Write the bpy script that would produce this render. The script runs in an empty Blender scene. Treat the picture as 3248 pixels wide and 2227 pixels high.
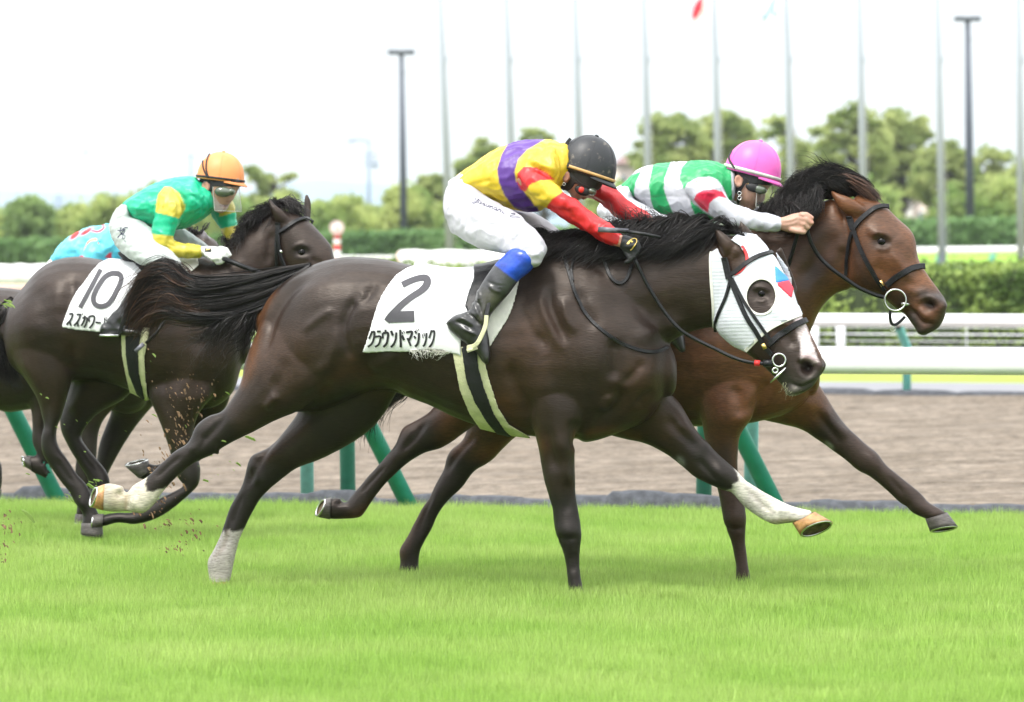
import bpy, bmesh, math, random
import numpy as np
from mathutils import Vector, Matrix, Euler
from mathutils.bvhtree import BVHTree

random.seed(7)
rng = np.random.default_rng(7)
SC = bpy.context.scene
COL = SC.collection

# ------------------------------------------------------------------ camera
F = 15267.0                     # focal length in photograph pixels (3248 wide)
CX, CYI, YH, CAMZ = 1624.0, 1113.5, 782.7, 1.49
cam_d = bpy.data.cameras.new('camera')
cam = bpy.data.objects.new('camera', cam_d)
COL.objects.link(cam)
SC.camera = cam
cam.location = (0, 0, CAMZ)
cam.rotation_euler = (math.radians(90), 0, 0)
cam_d.sensor_width = 36
cam_d.lens = 36 * F / 3248
cam_d.shift_y = -(CYI - YH) / 3248
cam_d.clip_start = 0.5
cam_d.clip_end = 12000
cam_d.dof.use_dof = True
cam_d.dof.focus_distance = 20.0
cam_d.dof.aperture_fstop = 5.4

# ------------------------------------------------------------------ sky, sun, exposure
SUN_EL, SUN_AZ = math.radians(58), math.radians(215)     # azimuth clockwise from +Y
w = bpy.data.worlds.new("World")
SC.world = w
w.use_nodes = True
nt = w.node_tree
nt.nodes.clear()
N = nt.nodes.new
out = N('ShaderNodeOutputWorld')
bg = N('ShaderNodeBackground')
bg.inputs['Strength'].default_value = 0.12
sky = N('ShaderNodeTexSky')
sky.sky_type = 'NISHITA'
sky.sun_disc = False
sky.sun_elevation = SUN_EL
sky.sun_rotation = SUN_AZ
sky.dust_density = 2.0
tc = N('ShaderNodeTexCoord')
mp = N('ShaderNodeMapping')
mp.inputs['Scale'].default_value = (1, 1, 3.5)
ns = N('ShaderNodeTexNoise')
ns.inputs['Scale'].default_value = 2.2
ns.inputs['Detail'].default_value = 5
cr = N('ShaderNodeValToRGB')
cr.color_ramp.elements[0].position = 0.30
cr.color_ramp.elements[0].color = (.80, .80, .80, 1)
cr.color_ramp.elements[1].position = 0.56
cr.color_ramp.elements[1].color = (1, 1, 1, 1)
mx = N('ShaderNodeMix')
mx.data_type = 'RGBA'
mx.inputs[7].default_value = (10.5, 10.8, 11.0, 1)
L_ = nt.links.new
L_(tc.outputs['Generated'], mp.inputs['Vector'])
L_(mp.outputs[0], ns.inputs['Vector'])
L_(ns.outputs['Fac'], cr.inputs['Fac'])
L_(cr.outputs['Color'], mx.inputs[0])
L_(sky.outputs[0], mx.inputs[6])
# an overcast sky is about three times darker at the horizon than overhead
sx = N('ShaderNodeSeparateXYZ'); L_(tc.outputs['Generated'], sx.inputs[0])
hr = N('ShaderNodeValToRGB')
hr.color_ramp.elements[0].position = 0.0
hr.color_ramp.elements[0].color = (.315, .365, .395, 1)
hr.color_ramp.elements[1].position = 0.75
hr.color_ramp.elements[1].color = (1, 1, 1, 1)
for ps, cl in ((.008, (.335, .37, .39, 1)), (.022, (.385, .395, .40, 1)), (.25, (.62, .62, .62, 1))):
    e_ = hr.color_ramp.elements.new(ps); e_.color = cl
L_(sx.outputs[2], hr.inputs['Fac'])
ml = N('ShaderNodeMix'); ml.data_type = 'RGBA'; ml.blend_type = 'MULTIPLY'; ml.inputs[0].default_value = 1
L_(mx.outputs[2], ml.inputs[6]); L_(hr.outputs['Color'], ml.inputs[7])
L_(ml.outputs[2], bg.inputs['Color'])
L_(bg.outputs[0], out.inputs[0])

sd = bpy.data.lights.new('sun', 'SUN')
sd.energy = 1.5
sd.angle = math.radians(16)
sd.color = (1.0, 0.96, 0.9)
sun = bpy.data.objects.new('sun', sd)
COL.objects.link(sun)
sdir = Vector((math.sin(SUN_AZ) * math.cos(SUN_EL), math.cos(SUN_AZ) * math.cos(SUN_EL), math.sin(SUN_EL)))
sun.rotation_euler = sdir.to_track_quat('Z', 'Y').to_euler()
sun.location = sdir * 40

vs = SC.view_settings
vs.view_transform = 'Standard'
vs.look = 'None'
vs.exposure = 1.25
vs.gamma = 1
vs.use_curve_mapping = False
SC.cycles.max_bounces = 6
SC.cycles.diffuse_bounces = 3
SC.cycles.transparent_max_bounces = 10

# ------------------------------------------------------------------ photograph coordinates
REG = dict(W=(0, 0, .71552), A=(2200, 500, 1.9918), B=(1350, 380, 1.991), C=(550, 780, 2.2756), D=(0, 450, 1.77),
           E=(200, 1100, 1.9367), F=(1300, 1100, 1.9367), G=(2200, 1000, 1.9914), H=(2000, 0, 1.77), I=(0, 0, 1.66),
           J=(2500, 900, 3.107), K=(2150, 680, 2.6545), L=(1700, 380, 3.1867), M=(2150, 420, 3.982), N=(300, 450, 2.528),
           O=(1380, 780, 3.984), P=(0, 800, 1.677), Q=(1140, 820, 4.828), R=(180, 820, 5.69), T=(2800, 600, 3.982),
           U=(1150, 0, 1.874), V=(0, 550, 3.982), S=(0, 0, 1.0))
def S(r, x, y):
    ox, oy, s = REG[r]
    return ox + x / s, oy + y / s
def at(u, v, d):
    return Vector(((u - CX) * d / F, d, CAMZ - (v - YH) * d / F))
def W(x, y, d):                                # point seen at full-view pixel x, y at distance d
    u, v = S('W', x, y)
    return at(u, v, d)
class Frame:                                   # a horse's plane: distance d0, turned a little towards the viewer
    def __init__(s, d0, k=0.2): s.d0, s.k = d0, k
    def P(s, r, x, y, dy=0.0):
        u, v = S(r, x, y)
        return at(u, v, (s.d0 + dy) / (1 + s.k * (u - CX) / F))
    def rel(s, co): return co[:, 1] - (s.d0 - s.k * co[:, 0])
def proj(co):
    return CX + co[:, 0] * F / co[:, 1], YH + (CAMZ - co[:, 2]) * F / co[:, 1]

# ------------------------------------------------------------------ materials
def nodes_of(m):
    m.use_nodes = True
    return m.node_tree.nodes, m.node_tree.links, m.node_tree.nodes['Principled BSDF']
def mat(name, col, rough=.6, var=.12, scale=30, bump=.0, bscale=80, metal=0, spec=.5, attr=False, coat=0, stretch=None, sheen=0, sub=0, trans=0, detail=4):
    m = bpy.data.materials.new(name)
    n, l, b = nodes_of(m)
    tc = n.new('ShaderNodeTexCoord')
    mp = n.new('ShaderNodeMapping')
    if stretch: mp.inputs['Scale'].default_value = stretch
    l.new(tc.outputs['Object'], mp.inputs[0])
    no = n.new('ShaderNodeTexNoise'); no.inputs['Scale'].default_value = scale; no.inputs['Detail'].default_value = detail
    l.new(mp.outputs[0], no.inputs['Vector'])
    mr = n.new('ShaderNodeMapRange'); mr.inputs['To Min'].default_value = 1 - var * 1.6; mr.inputs['To Max'].default_value = 1 + var * 1.6
    mr.inputs['From Min'].default_value = .25; mr.inputs['From Max'].default_value = .75
    l.new(no.outputs['Fac'], mr.inputs['Value'])
    vm = n.new('ShaderNodeVectorMath'); vm.operation = 'SCALE'
    if attr:
        a = n.new('ShaderNodeAttribute'); a.attribute_name = 'col'
        l.new(a.outputs['Color'], vm.inputs[0])
    else:
        vm.inputs[0].default_value = col
    l.new(mr.outputs[0], vm.inputs['Scale'])
    l.new(vm.outputs[0], b.inputs['Base Color'])
    b.inputs['Roughness'].default_value = rough
    b.inputs['Metallic'].default_value = metal
    b.inputs['Specular IOR Level'].default_value = spec
    b.inputs['Coat Weight'].default_value = coat
    b.inputs['Coat Roughness'].default_value = .3
    b.inputs['Sheen Weight'].default_value = sheen
    b.inputs['Transmission Weight'].default_value = trans
    if sub:
        b.inputs['Subsurface Weight'].default_value = sub
        b.inputs['Subsurface Radius'].default_value = (.01, .004, .002)
    if bump:
        n2 = n.new('ShaderNodeTexNoise'); n2.inputs['Scale'].default_value = bscale; n2.inputs['Detail'].default_value = 3
        l.new(mp.outputs[0], n2.inputs['Vector'])
        bp = n.new('ShaderNodeBump'); bp.inputs['Strength'].default_value = bump; bp.inputs['Distance'].default_value = .01
        l.new(n2.outputs['Fac'], bp.inputs['Height'])
        l.new(bp.outputs[0], b.inputs['Normal'])
    return m

M = {}
# ------------------------------------------------------------------ objects
def empty(name, loc, label=None, cat=None, group=None):
    o = bpy.data.objects.new(name, None)
    o.empty_display_size = .2
    COL.objects.link(o)
    o.location = loc
    return tag(o, label, cat, group)
def tag(o, label=None, cat=None, group=None, kind=None):
    if label: o['label'] = label
    if cat: o['category'] = cat
    if group: o['group'] = group
    if kind: o['kind'] = kind
    return o
def link(name, me, m=None, parent=None, smooth=True):
    o = bpy.data.objects.new(name, me)
    COL.objects.link(o)
    if m:
        me.materials.clear(); me.materials.append(m)
    if smooth: me.shade_smooth()
    if parent:
        o.parent = parent
        root = parent
        mw = Matrix.Identity(4)
        chain = []
        while root: chain.append(root); root = root.parent
        for c in reversed(chain): mw = mw @ c.matrix_parent_inverse @ c.matrix_basis
        o.matrix_parent_inverse = mw.inverted()
    return o
def mesh(name, v, f, m=None, parent=None, smooth=True):
    me = bpy.data.meshes.new(name)
    me.from_pydata([tuple(x) for x in v], [], f)
    me.update()
    return link(name, me, m, parent, smooth)
class MB:                                      # collects shapes into one mesh
    def __init__(s): s.v, s.f = [], []
    def add(s, v, f):
        b = len(s.v)
        s.v += [tuple(x) for x in v]
        s.f += [[i + b for i in q] for q in f]
        return s
    def box(s, c, size, rot=None, taper=1.0):
        x, y, z = [q / 2 for q in size]
        vv = []
        for sz in (-1, 1):
            t = taper if sz > 0 else 1
            for sx, sy in ((-1, -1), (1, -1), (1, 1), (-1, 1)):
                p = Vector((sx * x * t, sy * y * t, sz * z))
                if rot: p = rot @ p
                vv.append(p + Vector(c))
        return s.add(vv, [[3, 2, 1, 0], [4, 5, 6, 7], [0, 1, 5, 4], [1, 2, 6, 5], [2, 3, 7, 6], [3, 0, 4, 7]])
    def tube(s, pts, r, seg=8, cap=True):
        pts = [Vector(p) for p in pts]
        n = len(pts)
        rr = r if isinstance(r, (list, tuple)) else [r] * n
        vv, ff = [], []
        up = None
        for i, p in enumerate(pts):
            t = (pts[min(i + 1, n - 1)] - pts[max(i - 1, 0)]).normalized()
            if up is None:
                up = Vector((0, 1, 0)) if abs(t.y) < .9 else Vector((1, 0, 0))
            a = t.cross(up).normalized()
            if a.length < .1: a = t.orthogonal().normalized()
            b2 = a.cross(t).normalized()
            up = b2
            for k in range(seg):
                q = 2 * math.pi * k / seg
                vv.append(p + (a * math.cos(q) + b2 * math.sin(q)) * rr[i])
        for i in range(n - 1):
            for k in range(seg):
                k2 = (k + 1) % seg
                ff.append([i * seg + k, i * seg + k2, (i + 1) * seg + k2, (i + 1) * seg + k])
        if cap:
            ff.append(list(range(seg))[::-1]); ff.append([(n - 1) * seg + k for k in range(seg)])
        return s.add(vv, ff)
    def ball(s, c, r, seg=12, rot=None):
        rx, ry, rz = r if isinstance(r, (list, tuple)) else (r, r, r)
        vv, ff = [], []
        rings = seg // 2 + 1
        for i in range(rings + 1):
            th = math.pi * i / rings
            for k in range(seg):
                ph = 2 * math.pi * k / seg
                p = Vector((rx * math.sin(th) * math.cos(ph), ry * math.sin(th) * math.sin(ph), rz * math.cos(th)))
                if rot: p = rot @ p
                vv.append(p + Vector(c))
        for i in range(rings):
            for k in range(seg):
                k2 = (k + 1) % seg
                ff.append([i * seg + k, (i + 1) * seg + k, (i + 1) * seg + k2, i * seg + k2])
        return s.add(vv, ff)
    def torus(s, c, R, r, rot=None, seg=24, seg2=8, sy=1.0):
        vv, ff = [], []
        for i in range(seg):
            a = 2 * math.pi * i / seg
            for j in range(seg2):
                b2 = 2 * math.pi * j / seg2
                p = Vector(((R + r * math.cos(b2)) * math.cos(a), r * math.sin(b2), (R + r * math.cos(b2)) * math.sin(a) * sy))
                if rot: p = rot @ p
                vv.append(p + Vector(c))
        for i in range(seg):
            for j in range(seg2):
                i2, j2 = (i + 1) % seg, (j + 1) % seg2
                ff.append([i * seg2 + j, i2 * seg2 + j, i2 * seg2 + j2, i * seg2 + j2])
        return s.add(vv, ff)
    def build(s, name, m, parent=None, smooth=True):
        return mesh(name, s.v, s.f, m, parent, smooth)

def catmull(a, steps):                         # a: n x k rows -> smoothed rows
    a = np.asarray(a, float)
    n = len(a)
    if n < 3:
        t = np.linspace(0, 1, steps * (n - 1) + 1)[:, None]
        return a[0] * (1 - t) + a[-1] * t
    p = np.vstack([2 * a[0] - a[1], a, 2 * a[-1] - a[-2]])
    o = []
    for i in range(n - 1):
        p0, p1, p2, p3 = p[i:i + 4]
        for j in range(steps):
            t = j / steps
            o.append(.5 * ((2 * p1) + (p2 - p0) * t + (2 * p0 - 5 * p1 + 4 * p2 - p3) * t * t + (3 * p1 - p0 - 3 * p2 + p3) * t ** 3))
    o.append(p[-2])
    return np.array(o)
def loft(fr, reg, secs, seg=20, steps=4, dome=.6, shrink=1.0, power=1.0):
    """secs: (x1,y1,x2,y2,half thickness[,depth offset]) two outline points as traced from the photograph"""
    rows = []
    for s in secs:
        r = reg
        if isinstance(s[0], str): r, s = s[0], s[1:]
        dy = s[5] if len(s) > 5 else 0
        a = fr.P(r, s[0], s[1], dy); b = fr.P(r, s[2], s[3], dy)
        c, u = (a + b) / 2, (a - b) / 2 * shrink
        rows.append([*c, *u, s[4] * shrink])
    rows = catmull(rows, steps)
    ring = []
    def put(c, u, w_):
        i0 = len(ring)
        for k in range(seg):
            q = 2 * math.pi * k / seg
            cs, sn = math.cos(q), math.sin(q)
            if power != 1.0:
                cs = math.copysign(abs(cs) ** power, cs); sn = math.copysign(abs(sn) ** power, sn)
            ring.append(c + u * cs + np.array([0, w_, 0]) * sn)
    full = []
    for end in (0, 1):
        r0, r1 = (rows[0], rows[1]) if end == 0 else (rows[-1], rows[-2])
        c, u, w_ = r0[:3], r0[3:6], r0[6]
        ax = c - r1[:3]; ax /= max(np.linalg.norm(ax), 1e-6)
        rad = min(np.linalg.norm(u), max(w_, .001))
        dl = []
        for q in (.35, .65, .9):
            sc_ = math.sqrt(1 - q * q)
            dl.append((c + ax * rad * dome * q, u * sc_, w_ * sc_))
        full.append(dl)
    for c, u, w_ in reversed(full[0]): put(c, u, w_)
    for r0 in rows: put(r0[:3], r0[3:6], max(r0[6], .001))
    for c, u, w_ in full[1]: put(c, u, w_)
    n = len(ring) // seg
    ff = []
    for i in range(n - 1):
        for k in range(seg):
            k2 = (k + 1) % seg
            ff.append([i * seg + k, i * seg + k2, (i + 1) * seg + k2, (i + 1) * seg + k])
    ff.append(list(range(seg))[::-1]); ff.append([(n - 1) * seg + k for k in range(seg)])
    return ring, ff
def fuse(name, parts, voxel, smooth=3, m=None, parent=None):
    """one continuous surface out of overlapping shapes"""
    mb = MB()
    for v, f in parts: mb.add(v, f)
    o = mb.build('tmp', None)
    r = o.modifiers.new('r', 'REMESH'); r.mode = 'VOXEL'; r.voxel_size = voxel
    if smooth:
        s = o.modifiers.new('s', 'SMOOTH'); s.factor = .5; s.iterations = smooth
    dg = bpy.context.evaluated_depsgraph_get()
    me = bpy.data.meshes.new_from_object(o.evaluated_get(dg))
    me.name = name
    old = o.data
    bpy.data.objects.remove(o); bpy.data.meshes.remove(old)
    return link(name, me, m, parent)

# ------------------------------------------------------------------ 2D fields for relief and pigment
def segtaper(u, v, pts):                       # distance to a line, and a weight that fades out at its two ends
    L = [0]
    for (x0, y0), (x1, y1) in zip(pts[:-1], pts[1:]): L.append(L[-1] + math.hypot(x1 - x0, y1 - y0))
    d = np.full(len(u), 1e18); tt = np.zeros(len(u))
    for i, ((x0, y0), (x1, y1)) in enumerate(zip(pts[:-1], pts[1:])):
        dx, dy = x1 - x0, y1 - y0
        t = np.clip(((u - x0) * dx + (v - y0) * dy) / (dx * dx + dy * dy + 1e-9), 0, 1)
        q = (u - x0 - t * dx) ** 2 + (v - y0 - t * dy) ** 2
        m = q < d
        d = np.where(m, q, d); tt = np.where(m, (L[i] + t * (L[i + 1] - L[i])) / (L[-1] + 1e-9), tt)
    return np.sqrt(d), smooth01(np.minimum(tt, 1 - tt) / .3 + .08)
def segdist(u, v, pts):
    d = np.full(len(u), 1e9)
    for (x0, y0), (x1, y1) in zip(pts[:-1], pts[1:]):
        dx, dy = x1 - x0, y1 - y0
        t = np.clip(((u - x0) * dx + (v - y0) * dy) / (dx * dx + dy * dy + 1e-9), 0, 1)
        d = np.minimum(d, (u - x0 - t * dx) ** 2 + (v - y0 - t * dy) ** 2)
    return np.sqrt(d)
def polysdf(u, v, pts):
    d = segdist(u, v, list(pts) + [pts[0]])
    ins = np.zeros(len(u), bool)
    n = len(pts)
    for i in range(n):
        x0, y0 = pts[i]; x1, y1 = pts[(i + 1) % n]
        c = (y0 > v) != (y1 > v)
        xx = (x1 - x0) * (v - y0) / ((y1 - y0) if abs(y1 - y0) > 1e-9 else 1e-9) + x0
        ins ^= c & (u < xx)
    return np.where(ins, -d, d)
def smooth01(x): x = np.clip(x, 0, 1); return x * x * (3 - 2 * x)
def smooth_line(pts, steps=6): return [tuple(p) for p in catmull(pts, steps)]
def coords(me):
    n = len(me.vertices)
    co = np.empty(n * 3); me.vertices.foreach_get('co', co)
    no = np.empty(n * 3); me.vertices.foreach_get('normal', no)
    return co.reshape(-1, 3), no.reshape(-1, 3)
def sidew(fr, co, side):
    if side is None: return 1.0
    r = fr.rel(co)
    return smooth01((.03 - r) / .03) if side == 'n' else smooth01((r + .03) / .03)
def relief(o, fr, feats, gain=1.0, flesh=0):
    me = o.data
    co, no = coords(me)
    u, v = proj(co)
    disp = np.zeros(len(co))
    for f in feats:
        side = f[-1] if isinstance(f[-1], str) else None
        if f[0] == 'r':
            _, r, pts, wd, amp = f[:5]
            p = smooth_line([S(r, *q) for q in pts]) if len(pts) > 2 else [S(r, *q) for q in pts]
            wd *= 1.5 / REG[r][2]
            d, tp = segtaper(u, v, p)
            disp += amp * tp * np.exp(-(d / wd) ** 2) * sidew(fr, co, side)
        else:
            _, r, x, y, rx, ry, an, amp = f[:8]
            cx, cy = S(r, x, y); s = REG[r][2]
            c, sn = math.cos(math.radians(an)), math.sin(math.radians(an))
            a = ((u - cx) * c + (v - cy) * sn) / (rx / s); b = (-(u - cx) * sn + (v - cy) * c) / (ry / s)
            disp += amp * np.exp(-(a * a + b * b)) * sidew(fr, co, side)
    if flesh: disp = disp + wob(co, 9, 77) * flesh + wob(co, 24, 78) * flesh * .4
    co = co + no * (disp * gain)[:, None]
    me.vertices.foreach_set('co', co.ravel()); me.update()
def wob(co, s, seed=0):                        # cheap smooth noise, -1..1
    r = np.random.default_rng(seed)
    o = np.zeros(len(co))
    for i in range(7):
        d = r.normal(size=3) * s * (1 + i * .35)
        o += np.sin(co @ d + r.uniform(0, 6.28)) / (1 + i * .4)
    return o / 3.2
def paint(o, fr, base, feats, wobble=0.0, gain=.80):
    me = o.data
    co, no = coords(me)
    u, v = proj(co)
    c = np.tile(np.array(base, float), (len(co), 1))
    jag = wob(co, 90, 3) * wobble
    for f in feats:
        side = None
        if isinstance(f[-1], str) and f[-1] in 'nf': side, f = f[-1], f[:-1]
        if f[0] == 'p':
            _, r, pts, cl, soft = f[:5]
            d = polysdf(u, v, [S(r, *q) for q in pts])
            k = smooth01(.5 - (d + jag) / max(soft, .5)) * (f[5] if len(f) > 5 else 1)
        elif f[0] == 's':
            _, r, pts, wd, cl, st = f[:6]
            p = smooth_line([S(r, *q) for q in pts]) if len(pts) > 2 else [S(r, *q) for q in pts]
            wd /= REG[r][2]
            hard = f[6] if len(f) > 6 else None
            d = segdist(u, v, p)
            k = st * (np.exp(-(d / wd) ** 2) if hard is None else smooth01(.5 - (d - wd) / hard))
        elif f[0] == 'b':
            _, r, x, y, rx, ry, an, cl, st = f[:9]
            cx, cy = S(r, x, y); s = REG[r][2]
            cc, sn = math.cos(math.radians(an)), math.sin(math.radians(an))
            a = ((u - cx) * cc + (v - cy) * sn) / (rx / s); b = (-(u - cx) * sn + (v - cy) * cc) / (ry / s)
            k = st * np.exp(-(a * a + b * b) ** 1.5)
        k = (k * sidew(fr, co, side))[:, None]
        c = c * (1 - k) + np.array(cl, float) * k
    c = c * gain
    at_ = me.color_attributes.new('col', 'FLOAT_COLOR', 'POINT')
    at_.data.foreach_set('color', np.hstack([c, np.ones((len(c), 1))]).ravel())
def shell(src, fr, reg, poly, name, m, parent, off=.008, thick=.004, holes=(), side=None, extra=None, puff=0, smooth=0):
    """cloth lying on the body: the body's own surface inside an outline, lifted off it, with a clean edge"""
    me = src.data
    co, no = coords(me)
    u, v = proj(co)
    poly = [S(reg, *q) for q in poly]
    holes = [[S(reg, *q) for q in h] for h in holes]
    nf = len(me.polygons)
    fi = np.empty(len(me.loops), int); me.loops.foreach_get('vertex_index', fi)
    st = np.empty(nf, int); me.polygons.foreach_get('loop_start', st)
    tot = np.empty(nf, int); me.polygons.foreach_get('loop_total', tot)
    d = polysdf(u, v, poly)
    for h in holes: d = np.maximum(d, -polysdf(u, v, h))
    rel = fr.rel(co)
    if side == 'n': d = np.where(rel > 0.0, 99, d)
    keep = []
    for i in range(nf):
        idx = fi[st[i]:st[i] + tot[i]]
        if d[idx].mean() < 0: keep.append(idx)
    ec = {}
    for q in keep:
        for a, b in zip(q, np.roll(q, -1)):
            k = (min(a, b), max(a, b)); ec[k] = ec.get(k, 0) + 1
    bd = {x for k, n in ec.items() if n == 1 for x in k}
    used = sorted({x for q in keep for x in q})
    mp_ = {x: i for i, x in enumerate(used)}
    loops = [poly + [poly[0]]] + [h + [h[0]] for h in holes]
    V = []
    for x in used:
        p = Vector(co[x])
        if x in bd:
            best = None
            for lp in loops:
                for (x0, y0), (x1, y1) in zip(lp[:-1], lp[1:]):
                    dx, dy = x1 - x0, y1 - y0
                    t = max(0, min(1, ((u[x] - x0) * dx + (v[x] - y0) * dy) / (dx * dx + dy * dy + 1e-9)))
                    qx, qy = x0 + t * dx, y0 + t * dy
                    dd = (qx - u[x]) ** 2 + (qy - v[x]) ** 2
                    if best is None or dd < best[0]: best = (dd, qx, qy)
            if best[0] < 14 ** 2: p = at(best[1], best[2], p.y)
        pf = off + puff * min(1, max(0, -d[x] / 20.0))
        V.append(p + Vector(no[x]) * pf)
    o = mesh(name, V, [[mp_[a] for a in q] for q in keep], m, parent)
    if smooth:
        s = o.modifiers.new('s', 'SMOOTH'); s.factor = .5; s.iterations = smooth
    s = o.modifiers.new('t', 'SOLIDIFY'); s.thickness = thick; s.offset = -1
    return o
def bvh_of(*objs):
    mb = MB()
    for o in objs:
        mb.add([v.co for v in o.data.vertices], [list(p.vertices) for p in o.data.polygons])
    return BVHTree.FromPolygons(mb.v, mb.f)
CAMP = Vector((0, 0, CAMZ))
def cast(bvh, u, v, d0):
    q = at(u, v, d0) - CAMP
    hit, n, i, ds = bvh.ray_cast(CAMP, q.normalized(), 60)
    if hit is None: return None, None
    if n.dot(q) > 0: n = -n
    return hit, n
def strap(name, bvh, fr, reg, pts, width, m, parent, thick=.005, off=.004, steps=6, free=None):
    """flat strap lying on a surface (or hanging free at the depths given in pts)"""
    P2 = catmull([list(S(reg, p[0], p[1])) + [p[2] if len(p) > 2 else 0] for p in pts], steps)
    hits = []
    for u, v, dy in P2:
        h, n = (None, None) if bvh is None else cast(bvh, u, v, fr.d0)
        hits.append((h, n))
    known = [i for i, h in enumerate(hits) if h[0] is not None]
    C, Nn = [], []
    for i, (u, v, dy) in enumerate(P2):
        h, n = hits[i]
        if h is None:
            dd = (fr.d0 + dy) / (1 + fr.k * (u - CX) / F)
            if known and bvh is not None and dy == 0:
                j = min(known, key=lambda q: abs(q - i)); dd = hits[j][0].y
            h, n = at(u, v, dd), Vector((0, -1, .1)).normalized()
        C.append(h); Nn.append(n)
    for _ in range(3):
        C = [C[0]] + [(C[i - 1] + C[i] * 2 + C[i + 1]) / 4 for i in range(1, len(C) - 1)] + [C[-1]]
        Nn = [Nn[0]] + [((Nn[i - 1] + Nn[i] * 2 + Nn[i + 1]) / 4).normalized() for i in range(1, len(Nn) - 1)] + [Nn[-1]]
    vv, ff = [], []
    n_ = len(C)
    for i in range(n_):
        t = (C[min(i + 1, n_ - 1)] - C[max(i - 1, 0)]).normalized()
        s_ = t.cross(Nn[i]).normalized() * width / 2
        c0 = C[i] + Nn[i] * off
        c1 = c0 + Nn[i] * thick
        vv += [c0 - s_, c0 + s_, c1 + s_ * .8, c1 - s_ * .8]
    for i in range(n_ - 1):
        for k in range(4):
            k2 = (k + 1) % 4
            ff.append([i * 4 + k, i * 4 + k2, i * 4 + 4 + k2, i * 4 + 4 + k])
    ff += [[3, 2, 1, 0], [n_ * 4 - 4, n_ * 4 - 3, n_ * 4 - 2, n_ * 4 - 1]]
    return mesh(name, vv, ff, m, parent, False)
def printed(name, bvh, fr, reg, strokes, m, parent, off=.0025, across=4, closed=False):
    """flat print: strokes (points, width) laid on the cloth"""
    mb = MB()
    sc = REG[reg][2]
    for st in strokes:
        pts, wd = st[0], st[1]
        straight = len(st) > 2
        p = [S(reg, *q) for q in pts]
        wd = wd if isinstance(wd, (list, tuple)) else [wd] * len(p)
        rows = [[a[0], a[1], w_ / sc] for a, w_ in zip(p, wd)]
        if straight:
            rr = []
            for a, b in zip(rows[:-1], rows[1:]):
                for k in range(6): rr.append([a[j] + (b[j] - a[j]) * k / 6 for j in range(3)])
            rr.append(rows[-1]); rows = rr
        else: rows = catmull(rows, 8)
        vv, ff = [], []
        n_ = len(rows)
        for i, (x, y, w_) in enumerate(rows):
            x0, y0 = rows[max(i - 1, 0)][:2]; x1, y1 = rows[min(i + 1, n_ - 1)][:2]
            tx, ty = x1 - x0, y1 - y0; L = math.hypot(tx, ty) + 1e-9
            for k in range(across + 1):
                s_ = (k / across - .5) * w_
                h, n = cast(bvh, x - ty / L * s_, y + tx / L * s_, fr.d0)
                if h is None: h, n = at(x, y, fr.d0), Vector((0, -1, 0))
                vv.append(h + n * off + Vector((0, -.001, 0)))
        a1 = across + 1
        for i in range(n_ - 1):
            for k in range(across): ff.append([i * a1 + k, i * a1 + k + 1, (i + 1) * a1 + k + 1, (i + 1) * a1 + k])
        mb.add(vv, ff)
    return mb.build(name, m, parent)
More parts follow.
